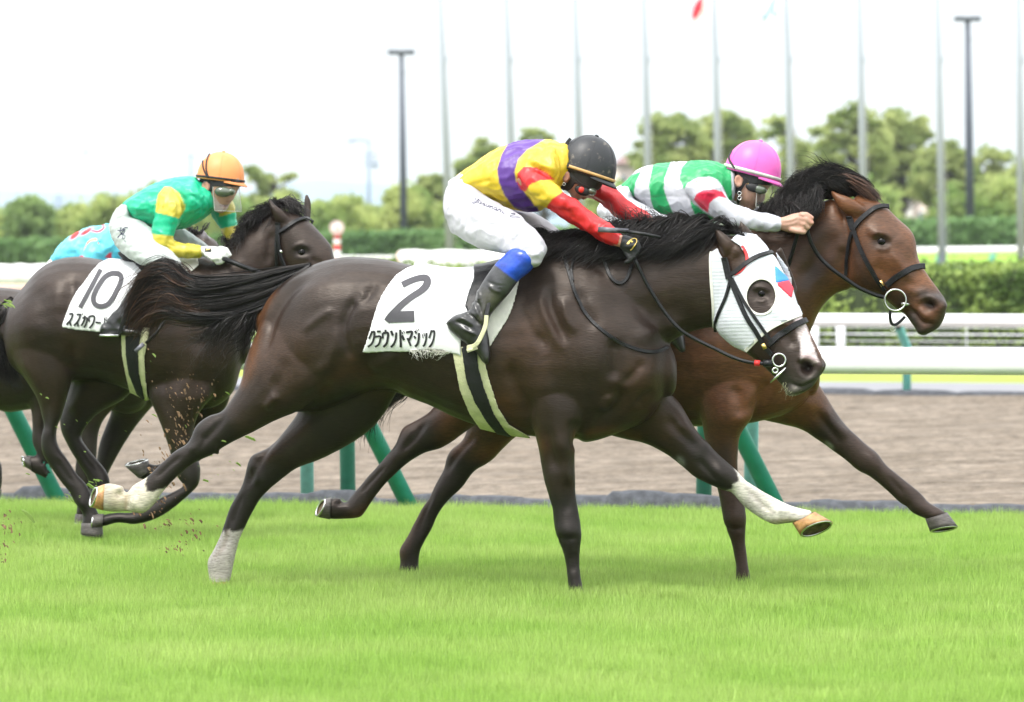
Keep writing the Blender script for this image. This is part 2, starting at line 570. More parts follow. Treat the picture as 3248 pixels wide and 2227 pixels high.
def hair(name, fr, reg, ctrl, n, rad, m, parent, jit=.012, wave=.01, steps=3, seed=1, cut=(.7, 1.0), fuzz=2.0):
    """strands: each runs through one point of every control line"""
    r = np.random.default_rng(seed)
    C = []
    for line in ctrl:
        C.append(np.array([list(fr.P(reg, p[0], p[1], p[2] if len(p) > 2 else 0)) for p in line]))
    K = len(C)
    clump = np.cumsum(r.normal(size=(70, K, 3)), 1) * jit * .8
    sv = r.random(n); ds = r.normal(size=n) * .05
    o1 = r.normal(size=(n, 3)) * jit * fuzz * .45; o2 = r.normal(size=(n, 3)) * jit * fuzz * .35
    Q = np.empty((n, K, 3))
    for k in range(K):
        c = C[k]; kk = k / (K - 1)
        x = np.clip(sv + ds * kk, 0, 1) * (len(c) - 1)
        j = np.minimum(x.astype(int), len(c) - 2); t = (x - j)[:, None]
        Q[:, k] = c[j] * (1 - t) + c[j + 1] * t + o1 * (.25 + .75 * kk) + o2 * kk * kk + (clump[(sv * 69.9).astype(int), k] if k else 0)
    q = catmull(np.moveaxis(Q, 1, 0).reshape(K, -1), steps).reshape(-1, n, 3)      # samples, strands, xyz
    m_ = len(q)
    cutf = r.uniform(*cut, n)
    tt = np.arange(m_)[:, None] / (m_ - 1) * cutf[None, :]                         # shortened strands resample the same path
    xi = tt * (m_ - 1); j = np.minimum(xi.astype(int), m_ - 2); fr_ = (xi - j)[..., None]
    cols = np.arange(n)[None, :]
    q = q[j, cols] * (1 - fr_) + q[j + 1, cols] * fr_
    f_ = (np.arange(m_) / (m_ - 1))[:, None]
    ph = r.uniform(0, 6.28, n)[None, :]
    q = q + np.stack([np.sin(ph + f_ * 5), np.cos(ph * 2 + f_ * 4), np.sin(ph * 3 + f_ * 6)], -1) * (wave * f_)[..., None]
    t = np.empty_like(q); t[1:-1] = q[2:] - q[:-2]; t[0] = q[1] - q[0]; t[-1] = q[-1] - q[-2]
    a = np.cross(t, [0, 1, 0]); a /= np.linalg.norm(a, axis=-1, keepdims=True) + 1e-9
    big = np.where(r.random(n) < .18, 1.9, 1.0)
    rr = (rad * (1 - .8 * f_ ** 1.5))[..., None] * (r.uniform(.6, 1.3, n) * big)[None, :, None]
    up = np.array([0, 1.0, 0])
    V = np.stack([q + a * rr, q - a * rr * .5 - up * rr, q - a * rr * .5 + up * rr], 2)  # m, n, 3, xyz
    V = np.moveaxis(V, 0, 1).reshape(-1, 3)
    b0 = (np.arange(n)[:, None, None] * m_ + np.arange(m_ - 1)[None, :, None]) * 3
    k = np.arange(3)[None, None, :]; k2 = (k + 1) % 3
    Fq = np.stack([b0 + k, b0 + k2, b0 + 3 + k2, b0 + 3 + k], -1).reshape(-1, 4)
    me = bpy.data.meshes.new(name)
    me.vertices.add(len(V)); me.vertices.foreach_set('co', V.ravel())
    me.loops.add(Fq.size); me.loops.foreach_set('vertex_index', Fq.ravel().astype(np.int32))
    me.polygons.add(len(Fq)); me.polygons.foreach_set('loop_start', np.arange(0, Fq.size, 4, dtype=np.int32))
    me.update(calc_edges=True)
    tn = np.repeat(np.clip(r.gamma(1.6, .55, n) + .25, .3, 3.5), m_ * 3)
    ta = me.attributes.new('tone', 'FLOAT', 'POINT'); ta.data.foreach_set('value', tn)
    return link(name, me, m, parent)
# ------------------------------------------------------------------ the course: lines run a little towards the viewer to the right
SL = 0.278
def lane(a, x): return a - SL * x              # depth of a course line at x
def ground_mat(name, c1, c2, sc, stretch, rough=.9, bump=.5, bs=60, bd=.02, c3=None):
    m = bpy.data.materials.new(name)
    n, l, b = nodes_of(m)
    tc = n.new('ShaderNodeTexCoord'); mp = n.new('ShaderNodeMapping')
    mp.inputs['Rotation'].default_value = (0, 0, math.atan(SL)); mp.inputs['Scale'].default_value = stretch
    l.new(tc.outputs['Object'], mp.inputs[0])
    no = n.new('ShaderNodeTexNoise'); no.inputs['Scale'].default_value = sc; no.inputs['Detail'].default_value = 8; no.inputs['Roughness'].default_value = .65
    l.new(mp.outputs[0], no.inputs['Vector'])
    cr = n.new('ShaderNodeValToRGB'); cr.color_ramp.elements[0].position = .34; cr.color_ramp.elements[0].color = (*c1, 1)
    cr.color_ramp.elements[1].position = .66; cr.color_ramp.elements[1].color = (*c2, 1)
    if c3:
        e = cr.color_ramp.elements.new(.5); e.color = (*c3, 1)
    l.new(no.outputs['Fac'], cr.inputs['Fac']); l.new(cr.outputs[0], b.inputs['Base Color'])
    if c3:
        n3 = n.new('ShaderNodeTexNoise'); n3.inputs['Scale'].default_value = 16; n3.inputs['Detail'].default_value = 9; n3.inputs['Roughness'].default_value = .8
        mp3 = n.new('ShaderNodeMapping'); mp3.inputs['Rotation'].default_value = (0, 0, math.atan(SL)); mp3.inputs['Scale'].default_value = (.55, .42, 1); l.new(tc.outputs['Object'], mp3.inputs[0]); l.new(mp3.outputs[0], n3.inputs['Vector'])
        k3 = n.new('ShaderNodeMapRange'); k3.inputs['From Min'].default_value = .36; k3.inputs['From Max'].default_value = .6; k3.inputs['To Min'].default_value = .62; k3.inputs['To Max'].default_value = 1.12; l.new(n3.outputs[0], k3.inputs['Value'])
        vm = n.new('ShaderNodeVectorMath'); vm.operation = 'SCALE'; l.new(cr.outputs[0], vm.inputs[0]); l.new(k3.outputs[0], vm.inputs['Scale']); l.new(vm.outputs[0], b.inputs['Base Color'])
    b.inputs['Roughness'].default_value = rough; b.inputs['Specular IOR Level'].default_value = .15
    n2 = n.new('ShaderNodeTexNoise'); n2.inputs['Scale'].default_value = bs; n2.inputs['Detail'].default_value = 6
    l.new(mp.outputs[0], n2.inputs['Vector'])
    bp = n.new('ShaderNodeBump'); bp.inputs['Strength'].default_value = bump; bp.inputs['Distance'].default_value = bd
    l.new(n2.outputs['Fac'], bp.inputs['Height']); l.new(bp.outputs[0], b.inputs['Normal'])
    return m
def strip(name, a0, a1, z0, z1, m, X=90, nx=1, ny=1, zf=None):
    vv, ff = [], []
    for j in range(ny + 1):
        for i in range(nx + 1):
            x = -X + 2 * X * i / nx
            a = a0 + (a1 - a0) * j / ny
            z = z0 + (z1 - z0) * j / ny + (zf(x, a) if zf else 0)
            vv.append((x, lane(a, x), z))
    for j in range(ny):
        for i in range(nx):
            q = j * (nx + 1) + i
            ff.append([q, q + 1, q + nx + 2, q + nx + 1])
    return tag(mesh(name, vv, ff, m), kind='structure')
K0 = 26.3                                     # turf edge
turf = tag(mesh('turf', [(-90, -8, 0), (90, -8, 0), (90, lane(K0, 90), 0), (-90, lane(K0, -90), 0)], [[0, 1, 2, 3]], ground_mat('turf_soil', (.05, .10, .014), (.09, .17, .02), 6, (1, 1, 1))), kind='structure')
m_dirt = ground_mat('track_sand', (.148, .120, .092), (.268, .224, .180), 2.4, (.12, 2.9, 1), bump=1.0, bs=9, bd=.06, c3=(.206, .169, .133))
def rows(x, a): return .018 * math.sin(a * 9) + .012 * math.sin(a * 23 + x * .3) + .01 * math.sin(x * 3.1 + a * 5)
strip('dirt_track', K0 + .16, 48.9, -.03, .0, m_dirt, X=30, nx=60, ny=220, zf=rows)
m_asph = ground_mat('asphalt', (.20, .20, .215), (.25, .25, .265), 3, (.3, 2, 1), bump=.2, bs=40)
strip('asphalt_path', 49.1, 53.2, .02, .02, m_asph)
M['rubber'] = mat('dark_edging_rubber', (.07, .073, .085), rough=.8, var=.35, scale=18, bump=.5, bscale=60)
strip('verge', 53.2, 57.5, .024, .03, ground_mat('dry_verge', (.20, .26, .05), (.32, .34, .08), 5, (.4, 2, 1)))
m_conc = ground_mat('pale_concrete', (.32, .315, .32), (.40, .395, .40), 1, (.3, 1, 1), bump=.1)
strip('pavement', 57.5, 72.5, .02, .02, m_conc)
strip('bank', 72.5, 78, .02, .93, ground_mat('bank_grass', (.14, .20, .04), (.2, .27, .05), 2, (1, 1, 1)), X=120)
strip('infield', 78, 168, .93, .80, ground_mat('infield_grass', (.22, .24, .08), (.34, .31, .13), .5, (.3, 1, 1)), X=160)
m_ft = ground_mat('far_turf_grass', (.20, .38, .04), (.28, .46, .06), 1, (1, 1, 1))
tag(mesh('far_turf', [(8, 150, 1.02), (70, 146, 1.0), (70, 160, 1.32), (8, 160, 1.25), (8, 161, .5), (70, 161, .5)], [[0, 1, 2, 3], [3, 2, 5, 4]], m_ft), kind='structure')
strip('plain', 168, 5000, .80, .80, ground_mat('plain_grass', (.10, .14, .05), (.15, .19, .07), .05, (1, 1, 1)), X=5000)

# edging stones along the turf: each one its own piece, and a second thinner edging on the far side of the sand
edge = tag(bpy.data.objects.new('track_edging', None), 'row of dark rubbery edging blocks between the bright turf and the sand track', 'edging'); COL.objects.link(edge); edge.location = (0, K0, 0)
def lump_mesh(L, h, d, seed):
    r = random.Random(seed)
    mb = MB()
    vv, ff = [], []
    nx, ns_ = 7, 10
    for i in range(nx):
        t = i / (nx - 1)
        k = (1 - abs(2 * t - 1) ** 3.2) ** .5 * .5 + .5
        for j in range(ns_):
            a = math.pi * j / (ns_ - 1)
            vv.append(((t - .5) * L, math.cos(a) * d * (.5 + .5 * k) + r.uniform(-.006, .006), max(0, math.sin(a)) ** .7 * h * k + r.uniform(-.006, .006)))
    for i in range(nx - 1):
        for j in range(ns_ - 1):
            q = i * ns_ + j
            ff.append([q, q + ns_, q + ns_ + 1, q + 1])
    me = bpy.data.meshes.new('edging_block'); me.from_pydata(vv, [], ff); me.update(); me.materials.append(M['rubber']); me.shade_smooth()
    return me
lumps = [lump_mesh(.52, .115 + .008 * i, .09, i) for i in range(6)]
for i in range(46):
    x = -5.9 + i * .275
    o = bpy.data.objects.new('edging_block', random.choice(lumps)); COL.objects.link(o)
    o.parent = edge; o.matrix_parent_inverse = Matrix.Translation(-edge.location)
    o.location = (x + random.uniform(-.02, .02), lane(K0 + .16, x), 0.0)
    o.rotation_euler = (0, random.uniform(-.04, .04), -math.atan(SL) + random.uniform(-.05, .05)); o.scale = (1, 1, random.uniform(.8, 1.1))
edge2 = tag(bpy.data.objects.new('track_edging', None), 'wavy low dark edging where the sand meets the far asphalt path', 'edging'); COL.objects.link(edge2); edge2.location = (0, 49, 0)
for i in range(30):
    x = -12 + i * .8
    o = bpy.data.objects.new('edging_block', random.choice(lumps)); COL.objects.link(o)
    o.parent = edge2; o.matrix_parent_inverse = Matrix.Translation(-edge2.location)
    o.location = (x, lane(49.0, x), 0.0); o.rotation_euler = (0, 0, -math.atan(SL)); o.scale = (1.9, 1, random.uniform(.4, .6))

# ------------------------------------------------------------------ running rails
M['rail'] = mat('white_rail', (.80, .80, .82), rough=.35, var=.03, scale=6, spec=.5)
M['post'] = mat('green_post', (.022, .26, .18), rough=.45, var=.12, scale=14)
M['postpale'] = mat('pale_green_post', (.16, .52, .46), rough=.5, var=.1)
M['cap'] = mat('black_cap', (.03, .03, .03), rough=.6)
def oval_rail(pts, ry, rz):
    vv, ff = [], []
    seg = 20
    for p in pts:
        for k in range(seg):
            a = 2 * math.pi * k / seg
            cs, sn = math.cos(a), math.sin(a)
            cs = math.copysign(abs(cs) ** .7, cs); sn = math.copysign(abs(sn) ** .7, sn)
            vv.append((p[0], p[1] + cs * ry, p[2] + sn * rz))
    for i in range(len(pts) - 1):
        for k in range(seg):
            k2 = (k + 1) % seg
            ff.append([i * seg + k, (i + 1) * seg + k, (i + 1) * seg + k2, i * seg + k2])
    return vv, ff
rail = empty('running_rail', (0, K0, 0), 'thick white running rail on slanted green posts, nearest rail behind the horses', 'rail')
v_, f_ = oval_rail([(x, lane(K0 - .25, x), .886) for x in np.linspace(-40, 40, 3)], .083, .0716)
mesh('rail_tube', v_, f_, M['rail'], rail)
def wx(D_, d): return (D_ * 1.39759 - CX) * d / F
for D0 in (-700, 145, 942, 1780, 2600):
    d = lane(K0 + .1, wx(D0, 26.5)); x0 = wx(D0, d)
    xt = x0 - .42
    mb = MB().tube([(x0, lane(K0 + .05, x0), 0), (xt + .03, lane(K0 - .05, xt), .78), (xt, lane(K0 - .25, xt), .86)], .047, 14)
    mb.build('brace_post', M['post'], rail)
    xu = x0 - (.50 if D0 == 145 else .40)
    MB().tube([(xu, lane(K0 + .9, xu), 0), (xu, lane(K0 + .6, xu), .70), (xu, lane(K0 - .2, xu), .87)], .044, 14).build('upright_post', M['post'], rail)
for D0 in (-290, 697, 1690, 2680):
    x0 = wx(D0, 28.6)
    MB().tube([(x0, lane(K0 + 2.0, x0), 0), (x0, lane(K0 + 1.8, x0), .6), (x0 - .1, lane(K0 - .2, x0), .85)], .040, 12).build('rear_post', M['postpale'], rail)
rail2 = empty('running_rail', (0, 49, 0), 'white running rail on the far side of the sand track', 'rail')
v_, f_ = oval_rail([(x, lane(48.6, x), .765) for x in np.linspace(-60, 60, 3)], .07, .061)
mesh('rail_tube', v_, f_, M['rail'], rail2)
for k in range(-6, 7):
    xp = 3.93 + k * 4.2
    o = MB().tube([(xp, lane(49, xp), 0), (xp, lane(49, xp), .50), (xp - .05, lane(48.9, xp), .6), (xp - .11, lane(48.75, xp), .72)], .042, 12).build('post', M['post'] if k else M['postpale'], rail2)
    MB().ball((xp - .115, lane(48.66, xp), .70), (.03, .02, .03), 8).build('bolt', M['cap'], o)
rail3 = empty('running_rail', (0, 150, 1), 'distant white rail with short green legs in front of the clipped hedge', 'rail')
v_, f_ = oval_rail([(x, 152 - .2 * x, 1.38 + .012 * (x - 14)) for x in np.linspace(9, 60, 3)], .12, .105)
mesh('rail_tube', v_, f_, M['rail'], rail3)
for k in range(14):
    xp = 13.2 + k * 1.62
    MB().tube([(xp, 152 - .2 * xp, 1.0), (xp + .12, 152 - .2 * xp, 1.36 + .012 * (xp - 14))], .09, 8).build('leg', M['postpale'], rail3)

# white post and wire fence between the two rails of the far side
fence = empty('wire_fence', (0, 63, 0), 'low white post and wire fence seen between the two far rails', 'fence')
M['wire'] = mat('thin_grey_wire', (.75, .75, .77), rough=.6)
for xc in [(-12 + 3.02 * i + dx) for i in range(11) for dx in (-.17, .17)]:
    xc += 1.02
    MB().box((xc, lane(64, xc), .30), (.11, .11, .60)).build('fence_post', M['rail'], fence)
for k in range(6):
    z = .08 + k * .09
    MB().tube([(-25, lane(64.1, -25), z), (25, lane(64.1, 25), z)], .005 if k % 3 else .009, 5).build('wire', M['wire'], fence)
for i in range(16):
    xc = -15 + i * 1.9
    MB().tube([(xc, lane(64.12, xc), .05), (xc, lane(64.12, xc), .56)], .006, 5).build('picket', M['wire'], fence)

# ------------------------------------------------------------------ hedges
def leaf_mat(name, c1, c2, sc=3.0, trans=.25):
    m = bpy.data.materials.new(name)
    n, l, b = nodes_of(m)
    o = n['Material Output']
    tc = n.new('ShaderNodeTexCoord'); no = n.new('ShaderNodeTexNoise'); no.inputs['Scale'].default_value = sc; no.inputs['Detail'].default_value = 3
    l.new(tc.outputs['Object'], no.inputs['Vector'])
    cr = n.new('ShaderNodeValToRGB'); cr.color_ramp.elements[0].position = .36; cr.color_ramp.elements[0].color = (*c1, 1); cr.color_ramp.elements[1].position = .64; cr.color_ramp.elements[1].color = (*c2, 1)
    l.new(no.outputs['Fac'], cr.inputs['Fac']); l.new(cr.outputs[0], b.inputs['Base Color'])
    b.inputs['Roughness'].default_value = .6; b.inputs['Specular IOR Level'].default_value = .3
    t = n.new('ShaderNodeBsdfTranslucent'); l.new(cr.outputs[0], t.inputs['Color'])
    mx = n.new('ShaderNodeMixShader'); mx.inputs[0].default_value = trans
    l.new(b.outputs[0], mx.inputs[1]); l.new(t.outputs[0], mx.inputs[2]); l.new(mx.outputs[0], o.inputs[0])
    return m
def leaves(pts, size, r, aspect=.6, up=.0):
    """one small bent quad per point"""
    n = len(pts)
    a = r.normal(size=(n, 3)); a /= np.linalg.norm(a, axis=1)[:, None]
    b = r.normal(size=(n, 3)); b -= (a * b).sum(1)[:, None] * a; b /= np.linalg.norm(b, axis=1)[:, None]
    s = size * r.uniform(.6, 1.3, n)[:, None]
    a = a * s * .5; b = b * s * .5 * aspect
    V = np.stack([pts - a - b, pts + a - b, pts + a + b, pts - a + b], 1).reshape(-1, 3)
    Fq = np.arange(n * 4).reshape(-1, 4)
    return V, Fq
def np_mesh(name, V, Fq, m, parent=None, smooth=False):
    me = bpy.data.meshes.new(name)
    me.vertices.add(len(V)); me.vertices.foreach_set('co', np.asarray(V, float).ravel())
    k = Fq.shape[1]
    me.loops.add(Fq.size); me.loops.foreach_set('vertex_index', Fq.ravel().astype(np.int32))
    me.polygons.add(len(Fq)); me.polygons.foreach_set('loop_start', np.arange(0, Fq.size, k, dtype=np.int32))
    me.update(calc_edges=True); me.validate()
    return link(name, me, m, parent, smooth)
def hedge(name, lab, x0, x1, yf, zb, zt, depth, m1, size, n, core_m, lump=.08, seed=1):
    r = np.random.default_rng(seed)
    e = empty(name, ((x0 + x1) / 2, yf((x0 + x1) / 2), zb(x0)), lab, 'hedge')
    nx = 60
    vv, ff = [], []
    for i in range(nx + 1):
        x = x0 + (x1 - x0) * i / nx
        y, b_, t_ = yf(x), zb(x), zt(x) - size * .4
        w_ = r.uniform(-lump, lump) * .5
        vv += [(x, y + size * .3 + w_, b_), (x, y + size * .3 + w_, t_ + w_), (x, y + depth, t_ + w_), (x, y + depth, b_)]
    for i in range(nx):
        for k in range(3): ff.append([i * 4 + k, i * 4 + 4 + k, i * 4 + 5 + k, i * 4 + k + 1])
    ff += [[0, 1, 2, 3], [nx * 4 + 3, nx * 4 + 2, nx * 4 + 1, nx * 4]]
    mesh('hedge_core', vv, ff, core_m, e, False)
    x = r.uniform(x0, x1, n); s = r.random(n)
    top = s < .3
    Z = np.array([zb(q) for q in x]) + r.random(n) * (np.array([zt(q) for q in x]) - np.array([zb(q) for q in x]))
    Y = np.array([yf(q) for q in x]) + r.normal(size=n) * lump * .5
    Z = np.where(top, np.array([zt(q) for q in x]) + r.normal(size=n) * lump * .4, Z)
    Y = np.where(top, Y + r.random(n) * depth, Y)
    Y += np.sin(x * 2.1 + Z * 3) * lump * .6 + np.sin(x * 5.3) * lump * .3
    V, Fq = leaves(np.stack([x, Y, Z], 1), size, r)
    tag(np_mesh('foliage', V, Fq, m1, e), kind='stuff')
    return e
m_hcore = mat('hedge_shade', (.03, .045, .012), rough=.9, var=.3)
m_h1 = leaf_mat('azalea_leaf', (.09, .16, .03), (.32, .42, .10), 1.6)
m_h2 = leaf_mat('clipped_hedge_leaf', (.125, .235, .08), (.175, .30, .10), .8)
hedge('hedge', 'waist high yellow green hedge with dark gaps behind the white fence at right', -2.5, 16, lambda x: lane(72.3, x), lambda x: .0, lambda x: 1.16 + .03 * math.sin(x * 1.7), 2.2, m_h1, .07, 42000, m_hcore, .16, 51)
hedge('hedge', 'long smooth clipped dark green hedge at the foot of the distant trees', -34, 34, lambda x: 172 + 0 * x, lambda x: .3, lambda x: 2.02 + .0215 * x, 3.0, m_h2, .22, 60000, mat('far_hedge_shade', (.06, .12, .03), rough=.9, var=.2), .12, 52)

# ------------------------------------------------------------------ trees
m_bark = mat('bark', (.10, .085, .07), rough=.9, var=.4, scale=6, bump=.6)
m_leafA = leaf_mat('pine_needles', (.25, .33, .10), (.53, .58, .24), .7, .6)
m_leafB = leaf_mat('broad_leaf', (.20, .32, .08), (.50, .56, .20), .5, .6)
m_leafC = leaf_mat('dark_leaf', (.09, .16, .06), (.32, .44, .15), .5, .55)
def tree(name, lab, D0, D1, top, bot, d, kind, seed, gr):
    """crown between view columns D0..D1 and rows top..bot, standing at distance d"""
    r = np.random.default_rng(seed); rr = random.Random(seed)
    top -= 14; D0, D1 = D0 - (D1 - D0) * .08, D1 + (D1 - D0) * .08
    a = W(D0, top, d); b = W(D1, bot, d)
    cx, w_, zt, zb = (a.x + b.x) / 2, (b.x - a.x) / 2, a.z, b.z
    base = Vector((cx, d, 1.0))
    e = empty(name, base, lab, 'tree', gr)
    h = zt - 1.0
    tk = MB()
    lean = rr.uniform(-.3, .3)
    cz = lambda t: 1.0 + h * t
    path = [Vector((cx + lean * math.sin(t * 3) * .5, d, cz(t))) for t in (0, .25, .5, .75, .9)]
    tk.tube(path, [.20 * h / 5, .15 * h / 5, .11 * h / 5, .07 * h / 5, .03], 8)
    clumps = []
    nC = {'pine': 92, 'sparse': 30, 'bush': 46}[kind]
    for i in range(nC):
        for _ in range(20):
            u_, v_ = rr.uniform(-1, 1), rr.random()
            if kind == 'pine':
                lim = math.sqrt(max(0, 1 - (v_ * 1.0) ** 2.2)) if v_ > .25 else .65 + v_
            elif kind == 'sparse': lim = 1 - .3 * v_
            else: lim = math.sqrt(max(0, 1 - v_ ** 2.5))
            if abs(u_) <= lim: break
        y_ = rr.uniform(-1, 1) * lim * w_ * .8
        p = Vector((cx + u_ * w_ * 1.02, d + y_, zb + (zt - zb) * v_ * .93))
        sx = {'pine': .23, 'sparse': .24, 'bush': .36}[kind] * w_ * rr.uniform(.5, 1.35)
        sz = {'pine': .55, 'sparse': .5, 'bush': .75}[kind] * sx
        clumps.append((p, sx, sz))
        t = min(.85, max(.3, (p.z - 1.0) / h - .15))
        s_ = Vector((cx + lean * math.sin(t * 3) * .5, d, cz(t)))
        m_ = s_.lerp(p, .5) + Vector((0, 0, -.1 * w_))
        tk.tube([s_, m_, p], [.05, .035, .015], 5)
    tk.build('trunk', m_bark, e)
    P_ = []
    for p, sx, sz in clumps:
        n = int({'pine': 105, 'sparse': 120, 'bush': 130}[kind])
        q = r.normal(size=(n, 3)); q /= np.linalg.norm(q, axis=1)[:, None]
        q *= (r.random(n) ** .6 * r.uniform(.8, 1.5, n))[:, None]
        q = q * np.array([sx, sx, sz]) + np.array([p.x, p.y, p.z])
        P_.append(q)
    V, Fq = leaves(np.vstack(P_), .19 if kind != 'bush' else .24, r)
    lf = {'pine': m_leafA, 'sparse': m_leafA, 'bush': [m_leafB, m_leafC][seed % 3 == 0]}[kind]
    np_mesh('crown', V, Fq, lf, e)
    return e
gt = 'trees beyond the far hedge'
T = [
    ('pine_tree', 'broad layered pine right of the rider in yellow, left half of the tall clump', 1452, 1600, 262, 400, 196, 'pine', 1), ('pine_tree', 'layered pine behind the pink cap, right half of the tall clump', 1570, 1712, 256, 420, 205, 'pine', 2),
    ('pine_tree', 'thin airy pine just right of the pink cap', 1732, 1880, 272, 480, 200, 'sparse', 3), ('pine_tree', 'tallest pine of the right hand group, above the bay horse', 1862, 2010, 240, 440, 194, 'pine', 4),
    ('pine_tree', 'wide pine between two flagpoles above the bay horse\'s forehead', 1970, 2120, 250, 440, 204, 'pine', 5), ('pine_tree', 'lower pine left of the right hand floodlight mast', 2080, 2200, 315, 480, 198, 'pine', 6),
    ('pine_tree', 'round topped pine at the right edge of the picture', 2190, 2330, 345, 480, 202, 'pine', 7), ('pine_tree', 'pine cut by the right edge of the picture', 2280, 2420, 370, 490, 192, 'pine', 8), ('pine_tree', 'small pine low behind the pink cap', 1740, 1900, 330, 490, 210, 'pine', 9),
    ('pine_tree', 'pine behind the yellow silks, peeping above the rider\'s back', 1040, 1160, 322, 470, 196, 'pine', 10), ('pine_tree', 'pine hidden by the yellow silks with only its tip showing', 1180, 1290, 300, 470, 205, 'sparse', 11),
    ('pine_tree', 'pine between the left floodlight mast and the nearest flagpole', 925, 1050, 402, 520, 195, 'pine', 12), ('broadleaf_tree', 'bushy tree at the foot of the left floodlight mast', 830, 960, 440, 545, 190, 'bush', 13),
    ('broadleaf_tree', 'low bushy tree right of the dark horse\'s ears', 700, 850, 462, 560, 188, 'bush', 14), ('pine_tree', 'airy pine right of the orange cap', 560, 680, 388, 520, 200, 'sparse', 15),
    ('broadleaf_tree', 'bushy tree behind the dark horse\'s ears', 560, 720, 470, 565, 192, 'bush', 16), ('broadleaf_tree', 'bushy tree behind the orange capped rider', 420, 580, 462, 570, 190, 'bush', 17),
    ('broadleaf_tree', 'bushy tree left of the green silks', 290, 430, 438, 580, 196, 'bush', 19), ('broadleaf_tree', 'pale green bushy tree above the pale blue silks', 190, 320, 452, 585, 190, 'bush', 20),
    ('broadleaf_tree', 'dark rounded tree near the left edge', 20, 110, 456, 585, 188, 'bush', 21), ('broadleaf_tree', 'low bushy tree second from the left edge', 95, 215, 478, 588, 194, 'bush', 22), ('broadleaf_tree', 'bushy tree cut by the left edge', -90, 40, 480, 588, 198, 'bush', 23),
    ('broadleaf_tree', 'bushy tree low between the yellow silks and the flagpole', 1000, 1140, 450, 560, 189, 'bush', 25), ('broadleaf_tree', 'bushy tree low behind the rider in hoops', 1330, 1480, 430, 560, 189, 'bush', 26),
    ('broadleaf_tree', 'bushy low tree behind the hedge at far right', 2150, 2350, 430, 520, 186, 'bush', 28), ('broadleaf_tree', 'bushy low tree behind the bay horse\'s forehead', 1850, 2030, 430, 520, 188, 'bush', 29),
]
for t in T: tree(*t, gt)

# ------------------------------------------------------------------ poles, masts, flags, signs, buildings
M['pole'] = mat('white_painted_pole', (.30, .335, .38), rough=.6, var=.04)
M['mast'] = mat('dark_steel_mast', (.07, .08, .11), rough=.6, var=.15)
M['darkmetal'] = mat('dark_lamp_housing', (.06, .07, .09), rough=.5, var=.15)
poles = [(1000, 1022, 'leftmost flagpole, just right of the left floodlight mast'), (1150, 1168, 'flagpole rising behind the yellow silks'), (1306, 1320, 'flagpole rising behind the black cap'), (1462, 1475, 'flagpole between the black cap and the hooped silks'),
         (1621, 1634, 'flagpole carrying the red and white flag'), (1785, 1799, 'flagpole carrying the pale blue and white flag'), (1951, 1962, 'bare flagpole above the bay horse\'s mane'), (2128, 2139, 'flagpole standing on a white slab right of the bay horse'), (2312, 2318, 'flagpole at the right edge of the picture')]
pm = {}
for tx, bx, lab in poles:
    b = W(bx, 605, 136); t = W(tx, 0, 136)
    top = b + (t - b) * 1.22
    e = empty('flagpole', b, 'tall slim white ' + lab, 'flagpole', 'row of flagpoles')
    MB().tube([b + Vector((0, 0, -.05)), b.lerp(top, .5), top], [.12, .095, .075], 14).build('pole', M['pole'], e)
    MB().ball(top, .08, 10).build('finial', M['pole'], e)
    MB().tube([b.lerp(top, .62) + Vector((.06, -.06, 0)), b.lerp(top, .62) + Vector((.12, -.1, .25))], .02, 6).build('cleat', M['pole'], e)
    MB().tube([b + Vector((.16, -.1, .6)), top + Vector((.06, -.03, -.2))], .008, 4).build('halyard', M['wire'], e)
    MB().box(b + Vector((0, 0, .0)), (.5, .5, .06)).build('base', M['pole'], e)
slab = tag(MB().box(W(2180, 608, 135), (1.6, 1.2, .08)).build('paving_slab', M['pole']), 'pale slab beside the foot of a flagpole at right', 'slab')
def flag(lab, tx, pts_top, drop, m, emblem):
    """cloth hanging in folds from a point near the pole top"""
    e = empty('flag', W(tx, -60, 136), lab, 'flag')
    vv, ff = [], []
    nu, nv = 26, 26
    for i in range(nu + 1):
        for j in range(nv + 1):
            s, t = i / nu, j / nv
            x = pts_top[0] + (pts_top[1] - pts_top[0]) * s + (pts_top[2] - pts_top[0]) * t
            y = -75 + (drop + 75) * t + 30 * s * (1 - t) + 45 * s
            p = W(x, y, 136); p.y += .18 * math.sin(s * 9 + t * 2) * s
            vv.append(p)
    for i in range(nu):
        for j in range(nv):
            q = i * (nv + 1) + j
            ff.append([q, q + nv + 1, q + nv + 2, q + 1])
    o = mesh('flag_cloth', vv, ff, m, e)
    V2, F2_ = [], []
    for k, (cx_, cy_, rx, ry, an, mm) in enumerate(emblem):
        vv = [W(cx_, cy_, 135.7)]
        R_ = math.radians(an)
        for q in range(24):
            a = 2 * math.pi * q / 24
            vv.append(W(cx_ + rx * math.cos(a) * math.cos(R_) - ry * math.sin(a) * math.sin(R_), cy_ + rx * math.cos(a) * math.sin(R_) + ry * math.sin(a) * math.cos(R_), 135.7 + .12 * math.sin(a * 2)))
        mesh('flag_emblem', vv, [[0, 1 + q, 1 + (q + 1) % 24] for q in range(24)], mm, e)
M['flagwhite'] = mat('white_flag_cloth', (.80, .81, .83), rough=.8, var=.03)
M['flagred'] = mat('red_flag_disc', (.80, .03, .06), rough=.8, var=.03)
M['flagblue'] = mat('pale_blue_emblem', (.20, .42, .55), rough=.8, var=.1)
flag('white flag with a red disc hanging limp at the top of the picture', 1622, (1620, 1575, 1612), 60, M['flagwhite'], [(1583, 20, 9, 26, 20, M['flagred'])])
flag('white flag with pale blue marks, hanging limp at top right', 1785, (1783, 1735, 1770), 60, M['flagwhite'], [(1750, 15, 4, 22, 18, M['flagblue']), (1738, 38, 4, 10, 40, M['flagblue']), (1757, 30, 3, 9, 10, M['flagblue'])])

